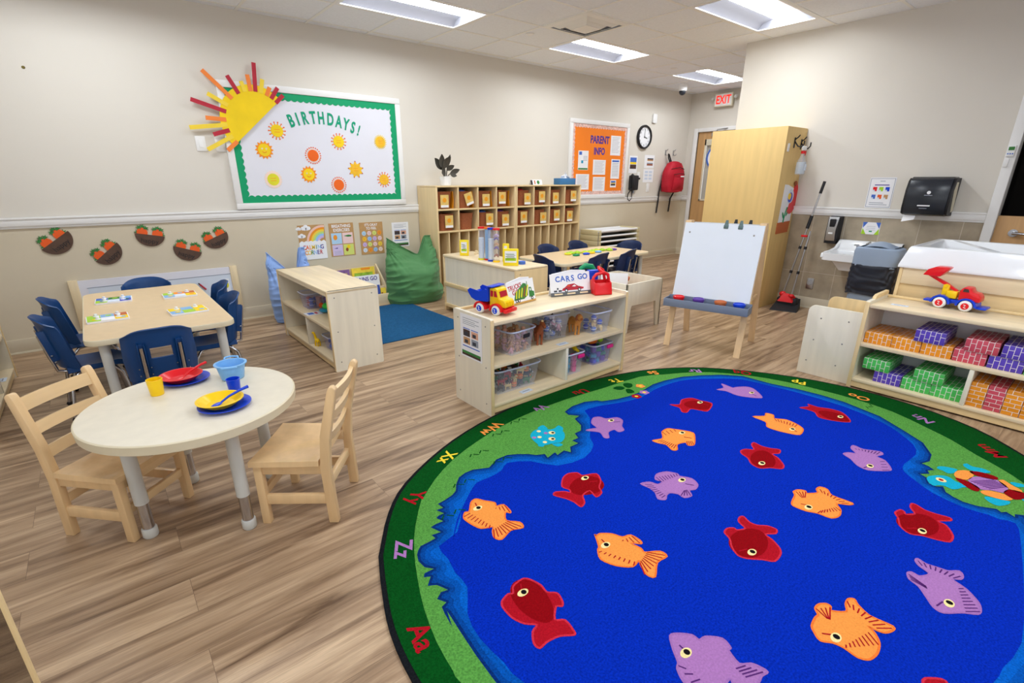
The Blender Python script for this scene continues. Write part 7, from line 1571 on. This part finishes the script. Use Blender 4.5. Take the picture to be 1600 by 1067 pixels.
def critter(kind, c1, c2, loc, rz, label, group, s=1.0):
    m = MB()
    if kind == 'animal':
        m.ell((0, 0, .034 * s), (.034 * s, .016 * s, .018 * s), c1, u=12, v=8); m.ell((.038 * s, 0, .052 * s), (.016 * s, .012 * s, .013 * s), c1, u=10, v=7); m.ell((.052 * s, 0, .048 * s), (.008 * s, .008 * s, .007 * s), c2, u=8, v=6)
        for x in (-.022, .022):
            for y in (-.009, .009): m.tube([(x * s, y * s, .03 * s), (x * s, y * s, 0)], [.007 * s, .005 * s], c1, 7)
        for y in (-.008, .008): m.ell((.034 * s, y * s, .066 * s), (.004 * s, .004 * s, .008 * s), c2, u=8, v=6)
    elif kind == 'baby':
        m.ell((0, 0, .03 * s), (.02 * s, .017 * s, .028 * s), c1, u=12, v=8); m.ell((0, 0, .066 * s), (.018 * s, .018 * s, .018 * s), c2, u=12, v=8)
        for y in (-1, 1): m.tube([(0, y * .015 * s, .045 * s), (.02 * s, y * .026 * s, .03 * s)], .006 * s, c2, 7); m.tube([(0, y * .009 * s, .012 * s), (.024 * s, y * .012 * s, .004 * s)], .008 * s, c1, 7)
    elif kind == 'ball': m.ell((0, 0, .026 * s), (.026 * s,) * 3, c1, u=16, v=10); m.tube([(.026 * s * cos(t), .026 * s * sin(t), .026 * s) for t in [2 * pi * i / 12 for i in range(12)]], .002, c2, 5, closed=True)
    elif kind == 'cup': m.lathe([(0, 0), (.022 * s, 0), (.03 * s, .05 * s), (.027 * s, .05 * s), (.02 * s, .004 * s), (0, .004 * s)], c1, 18)
    elif kind == 'brick': m.box((0, 0, .015 * s), (.06 * s, .032 * s, .03 * s), c1, .004); [m.cyl((x * s, 0, .03 * s), (x * s, 0, .037 * s), .009 * s, c1, 10) for x in (-.016, .016)]
    elif kind == 'star': m.prism(star(.036 * s, .017 * s, 5), .014, c1, bev=.003)
    tag(m.build('toy_' + {'animal': 'animal', 'baby': 'figure', 'ball': 'ball', 'cup': 'cup', 'brick': 'brick', 'star': 'star'}[kind], loc=loc, rz=rz), label, 'toy', group)
def fill_bin(cen, rz, W, D, z, kinds, label, group, n, H=.125):
    k = 0; lay = 0
    while k < n and (lay + 1) * .040 < H + .015:
        rows = max(1, int(D * .80 / .056)); cc = max(1, int(W * .80 / .056))
        for j in range(rows):
            for i in range(cc):
                if k >= n: return
                lx = (i + .5) / cc * W * .70 - W * .35; ly = (j + .5) / rows * D * .70 - D * .35
                p = RZ(rz) @ Vector((lx, ly, 0)); kd, c1, c2 = kinds[k % len(kinds)]
                critter(kd, c1, c2, (cen[0] + p.x, cen[1] + p.y, z + .004 + lay * .040), random.random() * 6, label, group, .80)
                k += 1
        lay += 1
MZ, BZ = .3195, .0725
bin_box('clear bin of pink and tan baby dolls at the upper left of the long shelf', (1.892, 2.315, MZ), radians(8), .235, .24, .15, 'clear_plastic', None, 'black')
fill_bin((1.892, 2.315), radians(8), .235, .24, MZ, [('baby', 'pale_pink_toy', 'skin_toy'), ('baby', 'tan_toy', 'skin_toy'), ('animal', 'tan_toy', 'brown_toy'), ('baby', 'pale_pink_toy', 'tan_toy')], 'small pink or tan doll or animal in the upper left clear bin', 'dolls in the upper left bin', 36)
bin_box('clear bin between the brown horse and the lion on the long shelf', (2.285, 2.375, MZ), radians(-8), .215, .20, .17, 'clear_plastic')
fill_bin((2.285, 2.375), radians(-8), .215, .20, MZ, [('animal', 'ink_grey', 'white'), ('ball', 'ink_blue', 'white'), ('animal', 'dark_toy', 'white'), ('baby', 'pale_pink_toy', 'white'), ('ball', 'paper_blue', 'ink_blue')], 'small grey, blue or pink toy in the bin between horse and lion', 'toys in the middle bin', 36)
bin_box('clear bin holding a few blue and yellow toys upper right on the long shelf', (2.615, 2.285, MZ), radians(0), .19, .22, .15)
fill_bin((2.615, 2.275), 0, .18, .20, MZ, [('ball', 'ink_blue', 'paper'), ('animal', 'mane', 'tan_toy'), ('ball', 'blue_plastic', 'paper')], 'small blue or yellow toy in the upper right clear bin', 'toys in the upper right bin', 9)
bin_box('long clear bin of mixed animal toys at the lower left of the long shelf', (1.885, 2.325, BZ), radians(-2), .38, .225, .155)
fill_bin((1.885, 2.325), 0, .37, .215, BZ, [('animal', 'dark_toy', 'white'), ('animal', 'mane', 'orange_plastic'), ('ball', 'orange_plastic', 'leaf'), ('animal', 'ink_dark', 'white'), ('animal', 'leaf', 'orange_plastic'), ('baby', 'white', 'ink_dark'), ('animal', 'dark_toy', 'brown_toy'), ('animal', 'red_cloth', 'ink_dark')], 'small mixed animal toy in the long lower clear bin', 'animals in the long lower bin', 54)
bin_box('small clear bin with a magenta latch holding teal toys, left of its twin', (2.352, 2.28, BZ), radians(0), .195, .21, .15, 'clear_plastic', ('pink_plastic', 1, .045))
fill_bin((2.352, 2.28), 0, .195, .21, BZ, [('brick', 'teal_plastic', 'white'), ('cup', 'pink_plastic', 'white'), ('cup', 'green_plastic', 'white'), ('brick', 'teal_plastic', 'white'), ('star', 'yellow_plastic', 'white'), ('ball', 'purple_plastic', 'white')], 'small teal, pink or green toy in the left magenta-latched bin', 'toys in the left latched bin', 26)
m = MB(); m.prism(star(.045, .022, 5), .018, 'sun_yellow', bev=.004); tag(m.build('toy_star', loc=(2.41, 2.26, BZ + .155), rot=(.6, .3, .4)), 'yellow star toy sticking out of the left magenta-latched bin', 'toy')
m = MB(); m.box((0, 0, .02), (.07, .05, .045), 'teal_plastic', .008); tag(m.build('toy_brick', loc=(2.31, 2.255, BZ + .135), rz=.3), 'big teal brick on top of the left magenta-latched bin', 'toy')
bin_box('small purple-tinted bin with a magenta latch at the lower right of the long shelf', (2.668, 2.305, BZ), radians(0), .215, .21, .145, 'clear_purple', ('pink_plastic', 1, .06))
fill_bin((2.668, 2.305), 0, .215, .21, BZ, [('brick', 'blue_plastic', 'white'), ('brick', 'teal_plastic', 'white'), ('cup', 'purple_plastic', 'white'), ('brick', 'green_plastic', 'white')], 'small blue, teal or purple toy in the right magenta-latched bin', 'toys in the right latched bin', 26)
m = MB(); m.ell((0, 0, .02), (.045, .025, .018), 'orange_plastic'); tag(m.build('toy_shell', loc=(2.655, 2.30, BZ + .128)), 'orange toy on top of the right magenta-latched bin', 'toy'); m = MB(); m.ell((0, 0, .025), (.022, .022, .022), 'lime'); tag(m.build('toy_ball', loc=(2.725, 2.29, BZ + .128)), 'lime green ball on top of the right magenta-latched bin', 'toy')
def quadruped(name, label, loc, rz, H, body, mane_c, kind):
    o = thing(name, label, 'toy animal', loc, rz)
    s = H / .17; m = MB()
    m.ell((0, 0, .095), (.055, .026, .030), body); m.ell((.03, 0, .10), (.032, .027, .034), body); m.ell((-.035, 0, .098), (.030, .027, .032), body)
    if kind == 'horse': m.tube([(.04, 0, .105), (.068, 0, .14), (.078, 0, .162)], [.026, .018, .014], body, 10); m.tube([(.070, 0, .162), (.10, 0, .148), (.115, 0, .138)], [.015, .012, .009], body, 10)
    else: m.tube([(.045, 0, .11), (.065, 0, .135)], [.03, .026], body, 10); m.ell((.078, 0, .145), (.024, .022, .022), body); m.ell((.10, 0, .138), (.012, .012, .010), mane_c)
    for x, k in ((.042, 0), (-.042, 1)):
        for y in (-.015, .015): m.tube([(x, y, .09), (x + (.004 if k == 0 else -.008), y, .05), (x, y, .012), (x + .002, y, 0)], [.014, .009, .007, .009], body, 8)
    for y in (-.009, .009): m.ell((.072, y, .172 if kind == 'horse' else .165), (.004, .004, .008), body, u=8, v=6)
    for v in m.bm.verts: v.co *= s
    m.build('body', o)
    m = MB()
    if kind == 'horse':
        m.tube([(.08, 0, .175), (.062, 0, .155), (.045, 0, .128)], [.008, .010, .007], mane_c, 8); m.tube([(-.062, 0, .105), (-.078, 0, .08), (-.08, 0, .045)], [.006, .010, .004], mane_c, 8)
    else: m.ell((.062, 0, .138), (.020, .031, .034), mane_c); m.tube([(-.06, 0, .10), (-.085, 0, .08), (-.09, 0, .05)], [.005, .005, .008], mane_c, 8)
    for v in m.bm.verts: v.co *= s
    m.build('mane_and_tail', o)
quadruped('toy_horse', 'brown toy horse with cream mane between two clear bins', (2.098, 2.30, MZ + .003), radians(-104), .165, 'brown_toy', 'mane', 'horse')
quadruped('toy_lion', 'golden brown toy lion between two clear bins', (2.452, 2.30, MZ + .003), radians(-104), .15, 'lion_toy', 'brown_toy', 'lion')
def tent_label(lab, loc, rz=0): m = MB(); m.prism([(-.045, -.02), (.045, -.02), (.045, .02), (-.045, .02)], .0008, 'paper_blue'); m.prism([(-.03, -.004), (.03, -.004), (.03, .004), (-.03, .004)], .0004, 'ink_grey', T(0, 0, .0009)); tag(m.build('shelf_label', loc=loc, rz=rz), lab, 'label', 'paper labels stuck on the shelves')
tent_label('white paper label stuck under the middle clear bin', (2.225, 2.185, MZ + .0003)); tent_label('white paper label stuck under the long lower clear bin', (1.905, 2.178, BZ + .0003), .05)
tent_label('white paper label on the top left of the block shelf', (3.88, .825, TOPZ + .0005), pi / 2); tent_label('white paper label on top of the toy shelf by the mat', (1.25, 3.72, TOPZ + .0005), pi / 2); tent_label('white paper label on the shelf cut off by the left edge', (-.69, 4.53, BZ + .0003), pi / 2)
sheet('printed_notice', 'white photo notice taped to the near end of the long shelf', Matrix(((0, 0, -1, 1.5992), (-1, 0, 0, 2.438), (0, 1, 0, .316), (0, 0, 0, 1))), .218, .268, 'photos')

# ---------- toys on the shelf by the blue mat
bin_box('clear bin of blue and pink toys on the upper shelf by the blue mat', (1.345, 4.25, MZ), 0, .26, .19, .125, 'clear_purple', group='clear bins by the blue mat')
fill_bin((1.345, 4.25), 0, .26, .19, MZ, [('ball', 'ink_blue', 'white'), ('cup', 'skin_toy', 'white'), ('brick', 'purple_plastic', 'white'), ('ball', 'terracotta', 'white'), ('brick', 'ink_blue', 'white'), ('baby', 'paper_blue', 'skin_toy')], 'small blue, pink or purple toy in the upper bin by the mat', 'toys in the upper bin by the mat', 26, .10)
bin_box('small clear blue bin on the lower shelf by the blue mat', (1.33, 3.795, BZ), 0, .22, .16, .105, 'clear_purple', group='clear bins by the blue mat')
fill_bin((1.33, 3.795), 0, .22, .16, BZ, [('brick', 'ink_blue', 'white'), ('cup', 'blue_plastic', 'white'), ('brick', 'light_blue_plastic', 'white')], 'small blue toy in the lower bin by the mat', 'toys in the lower bin by the mat', 14, .08)
mat('neon_green', (60, 226, 80), .4, var=0)
o = thing('toy_boat', 'green and blue toy turtle boat on the shelf by the blue mat', 'toy', (1.335, 3.985, MZ + .0005))
MB().ell((0, 0, .022), (.07, .06, .021), 'teal_plastic').build('hull', o); MB().ell((.0, -.01, .052), (.045, .045, .03), 'neon_green').build('shell', o); MB().ell((-.03, .055, .05), (.02, .022, .022), 'carrot').build('head', o)
m = MB(); m.prism(rrect(.13, .10, .004, 2), .002, 'paper'); m.prism([(-.045, -.03), (.0, -.03), (.0, .03), (-.045, .03)], .001, 'ink_blue', T(0, 0, .002)); m.prism([(.01, -.03), (.03, -.03), (.03, .03), (.01, .03)], .001, 'strip_red', T(0, 0, .002)); tag(m.build('picture_card', loc=(1.225, 4.01, MZ + .0003)), 'white picture card with blue and red shapes beside the green toy', 'card')
o = MB(); o.ell((0, 0, .045), (.022, .018, .018), 'yellow_plastic', u=12, v=8); o.tube([(.012, 0, .05), (.022, 0, .085), (.028, 0, .10)], [.012, .009, .008], 'yellow_plastic', 8); o.ell((.036, 0, .104), (.016, .009, .009), 'yellow_plastic', u=10, v=7)
for x in (-.013, .013):
    for y in (-.011, .011): o.tube([(x, y, .04), (x, y, 0)], .006, 'yellow_plastic', 7)
tag(o.build('toy_giraffe', loc=(1.20, 3.925, BZ + .0005), rz=pi / 2 + .4), 'yellow toy giraffe beside the small blue bin', 'toy animal')

# ---------- cardboard brick blocks on the right shelf
def uvb(co, n):
    if abs(n.x) > .7: return (co.z, co.y)
    if abs(n.z) > .7: return (co.x * .45, co.y)
    return (co.x * .45, co.z)
def bblock(color):
    m = MB(); m.box((.145, 0, .0375), (.29, .148, .075), 'brick_' + color, .004); return m
BMESH = {}
def block(label, color, y, z, x=3.795, stand=False, rz=0, rows=1):
    key = color
    if key not in BMESH:
        o = bblock(color).build('brick_block', uv=uvb); BMESH[key] = o; first = True
    else: o = BMESH[key].copy(); COL.objects.link(o)
    if stand: o.location = (x, y + .0375, z); o.rotation_euler = (radians(90), 0, rz)
    else: o.location = (x, y, z); o.rotation_euler = (0, 0, rz)
    if stand: o.location.z = z + .0745
    tag(o, label, 'toy block', 'cardboard brick blocks')
U, Lw = .3192, .0722
U1 = U + .0755; L1 = Lw + .0755
for col, y, z, lab in (('orange', .877, U, 'orange brick block at the left end of the upper shelf'), ('orange', .727, U, 'orange brick block second from the left, upper shelf bottom layer'), ('orange', .575, U, 'orange brick block under the purple one on the upper shelf'),
                       ('violet', .620, U1, 'purple brick block stacked on an orange one, upper shelf'), ('red', .421, U, 'red brick block on the bottom layer of the upper shelf'), ('red', .382, U1, 'red brick block on the top layer of the upper shelf'),
                       ('violet', .265, U, 'purple brick block on the bottom layer of the upper shelf'), ('violet', .222, U1, 'purple brick block on the top layer at the right of the upper shelf'), ('green', .112, U, 'green brick block cut by the right edge on the upper shelf'),
                       ('violet', .775, Lw, 'purple brick block on the lower shelf under a green one'), ('green', .622, Lw, 'green brick block in the middle of the lower shelf bottom layer'), ('green', .4725, Lw, 'green brick block next to the divider on the lower shelf'),
                       ('green', .848, L1, 'green brick block stacked at the left of the lower shelf'), ('green', .572, L1, 'green brick block stacked on two green ones, lower shelf')):
    block(lab, col, y, z, 3.795 + (.012 if z in (U, Lw) else .004))
for i, (col, y) in enumerate((('orange', .336), ('red', .259), ('orange', .182), ('orange', .105))):
    block(('orange brick block standing on end beside the divider', 'red brick block standing on end right of the divider', 'orange brick block standing on end, right of the standing red one', 'orange brick block standing on end at the right edge of the photo')[i], col, y, Lw, 3.80, True)

# ---------- crane truck on the block shelf (local +y forward)
o = thing('toy_crane_truck', 'toy digger truck with a red bucket arm on the block shelf', 'toy truck', (4.045, .592, TOPZ + .0008), pi - .06)
wheels(o, [(sx * .05, sy) for sx in (-1, 1) for sy in (-.062, .064)], .033, .03, 'red_plastic')
def fender2(m, y, c):
    m.prism([(y - .05, .03)] + [(y + .05 * cos(t), .033 + .046 * sin(t)) for t in [pi - pi * k / 12 for k in range(13)]] + [(y + .05, .03), (y + .039, .03)] + [(y + .039 * cos(t), .033 + .036 * sin(t)) for t in [pi * k / 12 for k in range(13)]] + [(y - .039, .03)], .116, c, Matrix(((0, 0, 1, -.058), (1, 0, 0, 0), (0, 1, 0, 0), (0, 0, 0, 1))))
m = MB(); m.box((0, 0, .046), (.06, .22, .026), 'blue_plastic', .006); fender2(m, -.062, 'blue_plastic'); fender2(m, .064, 'blue_plastic'); m.box((0, .135, .028), (.10, .05, .012), 'blue_plastic', .004); m.box((0, -.125, .034), (.07, .05, .012), 'blue_plastic', .004); m.build('chassis', o)
m = MB(); m.prism([(.018, .06), (.122, .06), (.122, .09), (.105, .112), (.078, .115), (.066, .142), (.03, .142), (.018, .12)], .092, 'red_plastic', Matrix(((0, 0, 1, -.046), (1, 0, 0, 0), (0, 1, 0, 0), (0, 0, 0, 1))), bev=.008); m.build('cab', o)
for sx in (-1, 1): m = MB(); m.prism([(.032, .116), (.062, .116), (.056, .134), (.036, .134)], .003, 'dark_toy', Matrix(((0, 0, 1, sx * .047 - .0015), (1, 0, 0, 0), (0, 1, 0, 0), (0, 0, 0, 1)))); m.build('window', o)
m = MB(); m.box((0, -.02, .085), (.07, .055, .045), 'yellow_plastic', .008); m.box((0, -.058, .10), (.04, .035, .085), 'yellow_plastic', .01); m.cyl((-.025, -.058, .135), (.025, -.058, .135), .01, 'yellow_plastic'); m.build('crane_base', o)
m = MB(); m.hull([(sx * .011, y, z) for sx in (-1, 1) for y, z in ((.0, .10), (.0, .112), (-.06, .136), (-.06, .15), (-.16, .182), (-.165, .198))], 'red_plastic'); m.build('boom_arm', o)
m = MB(); m.prism([(-.185, .188), (-.10, .186), (-.06, .242), (-.075, .246), (-.13, .244), (-.165, .225)], .085, 'red_plastic', Matrix(((0, 0, 1, -.0425), (1, 0, 0, 0), (0, 1, 0, 0), (0, 0, 0, 1))), bev=.004); m.build('bucket', o)

# ---------- bean bags
from mathutils import noise
def beanbag(name, label, loc, rz, W, H, D, c, ears, lean, seed=0, spread=1.15, wr=1.0, flip=1):
    """slumped sack: pillow outline pinched at the two upper corners, with folds running to the pinch"""
    r = thing(name, label, 'bean bag', loc, rz); off = Vector((seed * 3.1, seed * 1.7, 0))
    def f(u, v):
        a = 2 * pi * u; ca, sa = cos(a), sin(a)
        w = W / 2 * (spread - (spread - .96) * min(1, v * 1.25)) * (1 - .10 * max(0, v - .8) / .2)
        if v < .10: w *= .90 + v
        t = math.copysign(abs(ca) ** .6, ca); x = w * t; at = abs(t)
        prof = sin(pi * min(1, .22 + .80 * v)) ** .75 if v < .97 else .12
        th = D / 2 * max(.10, prof) * (1 - .62 * at ** 3.5)
        if v > .62: th *= 1 - .55 * (v - .62) / .38
        y = th * math.copysign(abs(sa) ** .85, sa); z = H * v
        if v > .5:
            s_ = t * flip; q_ = ((.34 - s_) / 1.34) ** 1.15 if s_ < .34 else (lambda k: k * k * (3 - 2 * k))(min(1, (s_ - .34) / .42)) * 1.05
            z += ears * ((v - .5) / .5) ** 1.2 * (q_ - .45)
        y += lean * v ** 1.5
        # folds: long creases sagging from the corners plus broad lumps
        d1 = hypot(x - W / 2 * .9, z - H); d2 = hypot(x + W / 2 * .9, z - H)
        k = .5 + .5 * sin(pi * min(1, v * 1.05))
        n = noise.noise(Vector((x * 4, z * 9, 1.5)) + off) * .034 + (1 - abs(noise.noise(Vector((atan2(z - H, x - W * .45) * 5, d1 * 3, .3)) + off)) * 2.2) * .016 * max(0, 1 - d1 / .5) + (1 - abs(noise.noise(Vector((atan2(z - H, x + W * .45) * 5, d2 * 3, 4.3)) + off)) * 2.2) * .016 * max(0, 1 - d2 / .5)
        n += (.5 - abs(noise.noise(Vector((x * 5 + z * 3, z * 16 - x * 4, 7.0)) + off))) * .030
        g = n * k * wr * (1 if sa < 0 else .4)
        y += g * (-1 if sa < 0 else 1) * min(1, abs(sa) * 3); x += g * .6 * (1 if ca > 0 else -1) * at
        return (x, y, max(0, z + .4 * g))
    m = MB(); m.grid(f, 110, 84, c, wrap=True); m.build('cover', r)
    m = MB(); m.tube([f(i / 48 * .5 + .5, .995) for i in range(49)], .006, c, 6); m.build('top_seam', r)
    return r
beanbag('bean_bag', 'green bean bag with two pointed corners slumped by the cubbies', (2.745, 5.12, 0), radians(-10), .585, .61, .46, 'green_fabric', .20, .10, 3, 1.2)
beanbag('bean_bag', 'pale blue bean bag half hidden behind the toy shelf', (1.415, 5.16, 0), radians(8), .43, .54, .36, 'blue_fabric', .26, .06, 8, 1.05)

# ---------- book display by the wall
r = thing('book_display', 'low wooden book bin with sloping sides full of picture books', 'book rack', (1.66, 5.15, 0))
W = .785; side = [(0, 0), (.325, 0), (.325, .42), (.30, .42), (0, .145)]
for x0 in (0, W - .016): MB().prism(side, .016, 'maple', Matrix(((0, 0, 1, x0), (1, 0, 0, 0), (0, 1, 0, 0), (0, 0, 0, 1))), bev=.002).build('side_panel', r)
MB().bx((.016, 0, 0), (W - .016, .016, .13), 'maple_x', .002).build('front_board', r)
MB().bx((.016, .31, 0), (W - .016, .325, .40), 'maple_x').build('back_board', r)
MB().bx((.016, .016, .012), (W - .016, .31, .024), 'maple_x').build('floor_board', r)
for y, z in ((.11, .20), (.21, .29)): MB().bx((.016, y, .024), (W - .016, y + .01, z), 'maple_x').build('row_divider', r)
mat('cover_green', (150, 190, 60), .6, var=.3, scale=30); mat('cover_purple', (140, 100, 160), .6, var=.3, scale=30); mat('cover_sky', (150, 190, 230), .6, var=.25, scale=30); mat('cover_mix', (220, 190, 140), .6, var=.35, scale=40); mat('cover_yellow', (244, 214, 70), .6, var=.1, scale=20); mat('cover_navy', (60, 84, 170), .6, var=.2, scale=20)
def rbook(label, x, row, W2, H2, c, title=None, accent=None):
    y, z0 = ((.020, .026), (.122, .026), (.222, .026))[row]; y = y + .004
    o = thing('picture_book', label, 'book', (1.66 + x, 5.15 + y, z0), 0, 'picture books in the book display')
    lean = radians((7, 8, 4)[row]); Mb = Matrix(((1, 0, 0, 0), (0, sin(lean), -cos(lean), .018), (0, cos(lean), sin(lean), 0), (0, 0, 0, 1)))
    MB(M=Mb).prism([(-W2 / 2, 0), (W2 / 2, 0), (W2 / 2, H2), (-W2 / 2, H2)], .012, c).build('cover', o)
    if accent:
        m = MB(M=Mb)
        for k, (ac, x0, y0, x1, y1) in enumerate(accent): m.prism([(x0 * W2, y0 * H2), (x1 * W2, y0 * H2), (x1 * W2, y1 * H2), (x0 * W2, y1 * H2)], .001 + .0003 * k, ac, T(0, 0, .0121))
        if title: m.text(title, .062, 'letter_violet', T(0, H2 - .042, .0142), .0003, sx=.9, off=.001)
        m.build('cover_picture', o)
rbook('bright lime and purple picture book at the left of the back row', .16, 2, .26, .375, 'cover_green', None, [('cover_purple', -.4, .5, -.1, .9), ('lime', .05, .55, .3, .95), ('brown_toy', -.5, .7, -.35, .98)])
rbook('purple-edged picture book second in the back row', .37, 2, .14, .37, 'cover_purple', None, [('cover_mix', -.4, .6, .3, .9)])
rbook('yellow-topped picture book at the right of the back row', .60, 2, .27, .375, 'cover_yellow', None, [('sun_orange', -.1, .93, .3, .99), ('cover_green', -.4, .6, .4, .85)])
rbook('TRAINS GO picture book in the middle row of the book display', .575, 1, .34, .30, 'paper', 'TRAINS GO', [('cover_yellow', -.3, .45, .2, .62), ('black', -.25, .30, -.05, .42), ('cover_sky', .0, .2, .45, .5)])
rbook('green picture book left of the TRAINS GO book', .22, 1, .30, .27, 'cover_green', None, [('cover_purple', -.4, .4, .0, .8), ('leaf', .1, .3, .4, .7)])
rbook('sky blue and purple picture book in the front row', .50, 0, .24, .21, 'cover_sky', None, [('cover_navy', -.5, .3, .5, .45), ('cover_purple', -.4, .05, .3, .25)])
rbook('small navy picture book toward the right of the front row', .66, 0, .06, .20, 'cover_navy', None, [('cover_sky', -.4, .05, .4, .3)])
rbook('yellow picture book at the right end of the front row', .725, 0, .06, .16, 'cover_yellow', None, [('brown_toy', -.4, .2, -.1, .7)])
rbook('pale picture book at the left of the front row', .22, 0, .26, .20, 'cover_mix', None, [('cover_green', -.4, .2, .1, .7)])

# ---------- clear panel at the bottom left corner of the view
o = thing('acrylic_divider', 'clear divider panel with a thin wooden edge at the lower left corner', 'divider', (-.290, 1.206, 0), atan2(.32, -.95))
MB().bx((.008, -.004, .02), (.50, .004, .80), 'acrylic').build('clear_pane', o)
MB().bx((-.000, -.004, 0), (.008, .004, .80), 'edge_wood', .002).build('wooden_edge', o)
MB().bx((.008, -.004, 0), (.50, .004, .02), 'edge_x', .002).build('bottom_rail', o)
MB().bx((-.000, -.004, .80), (.50, .004, .815), 'edge_x', .002).build('top_rail', o)
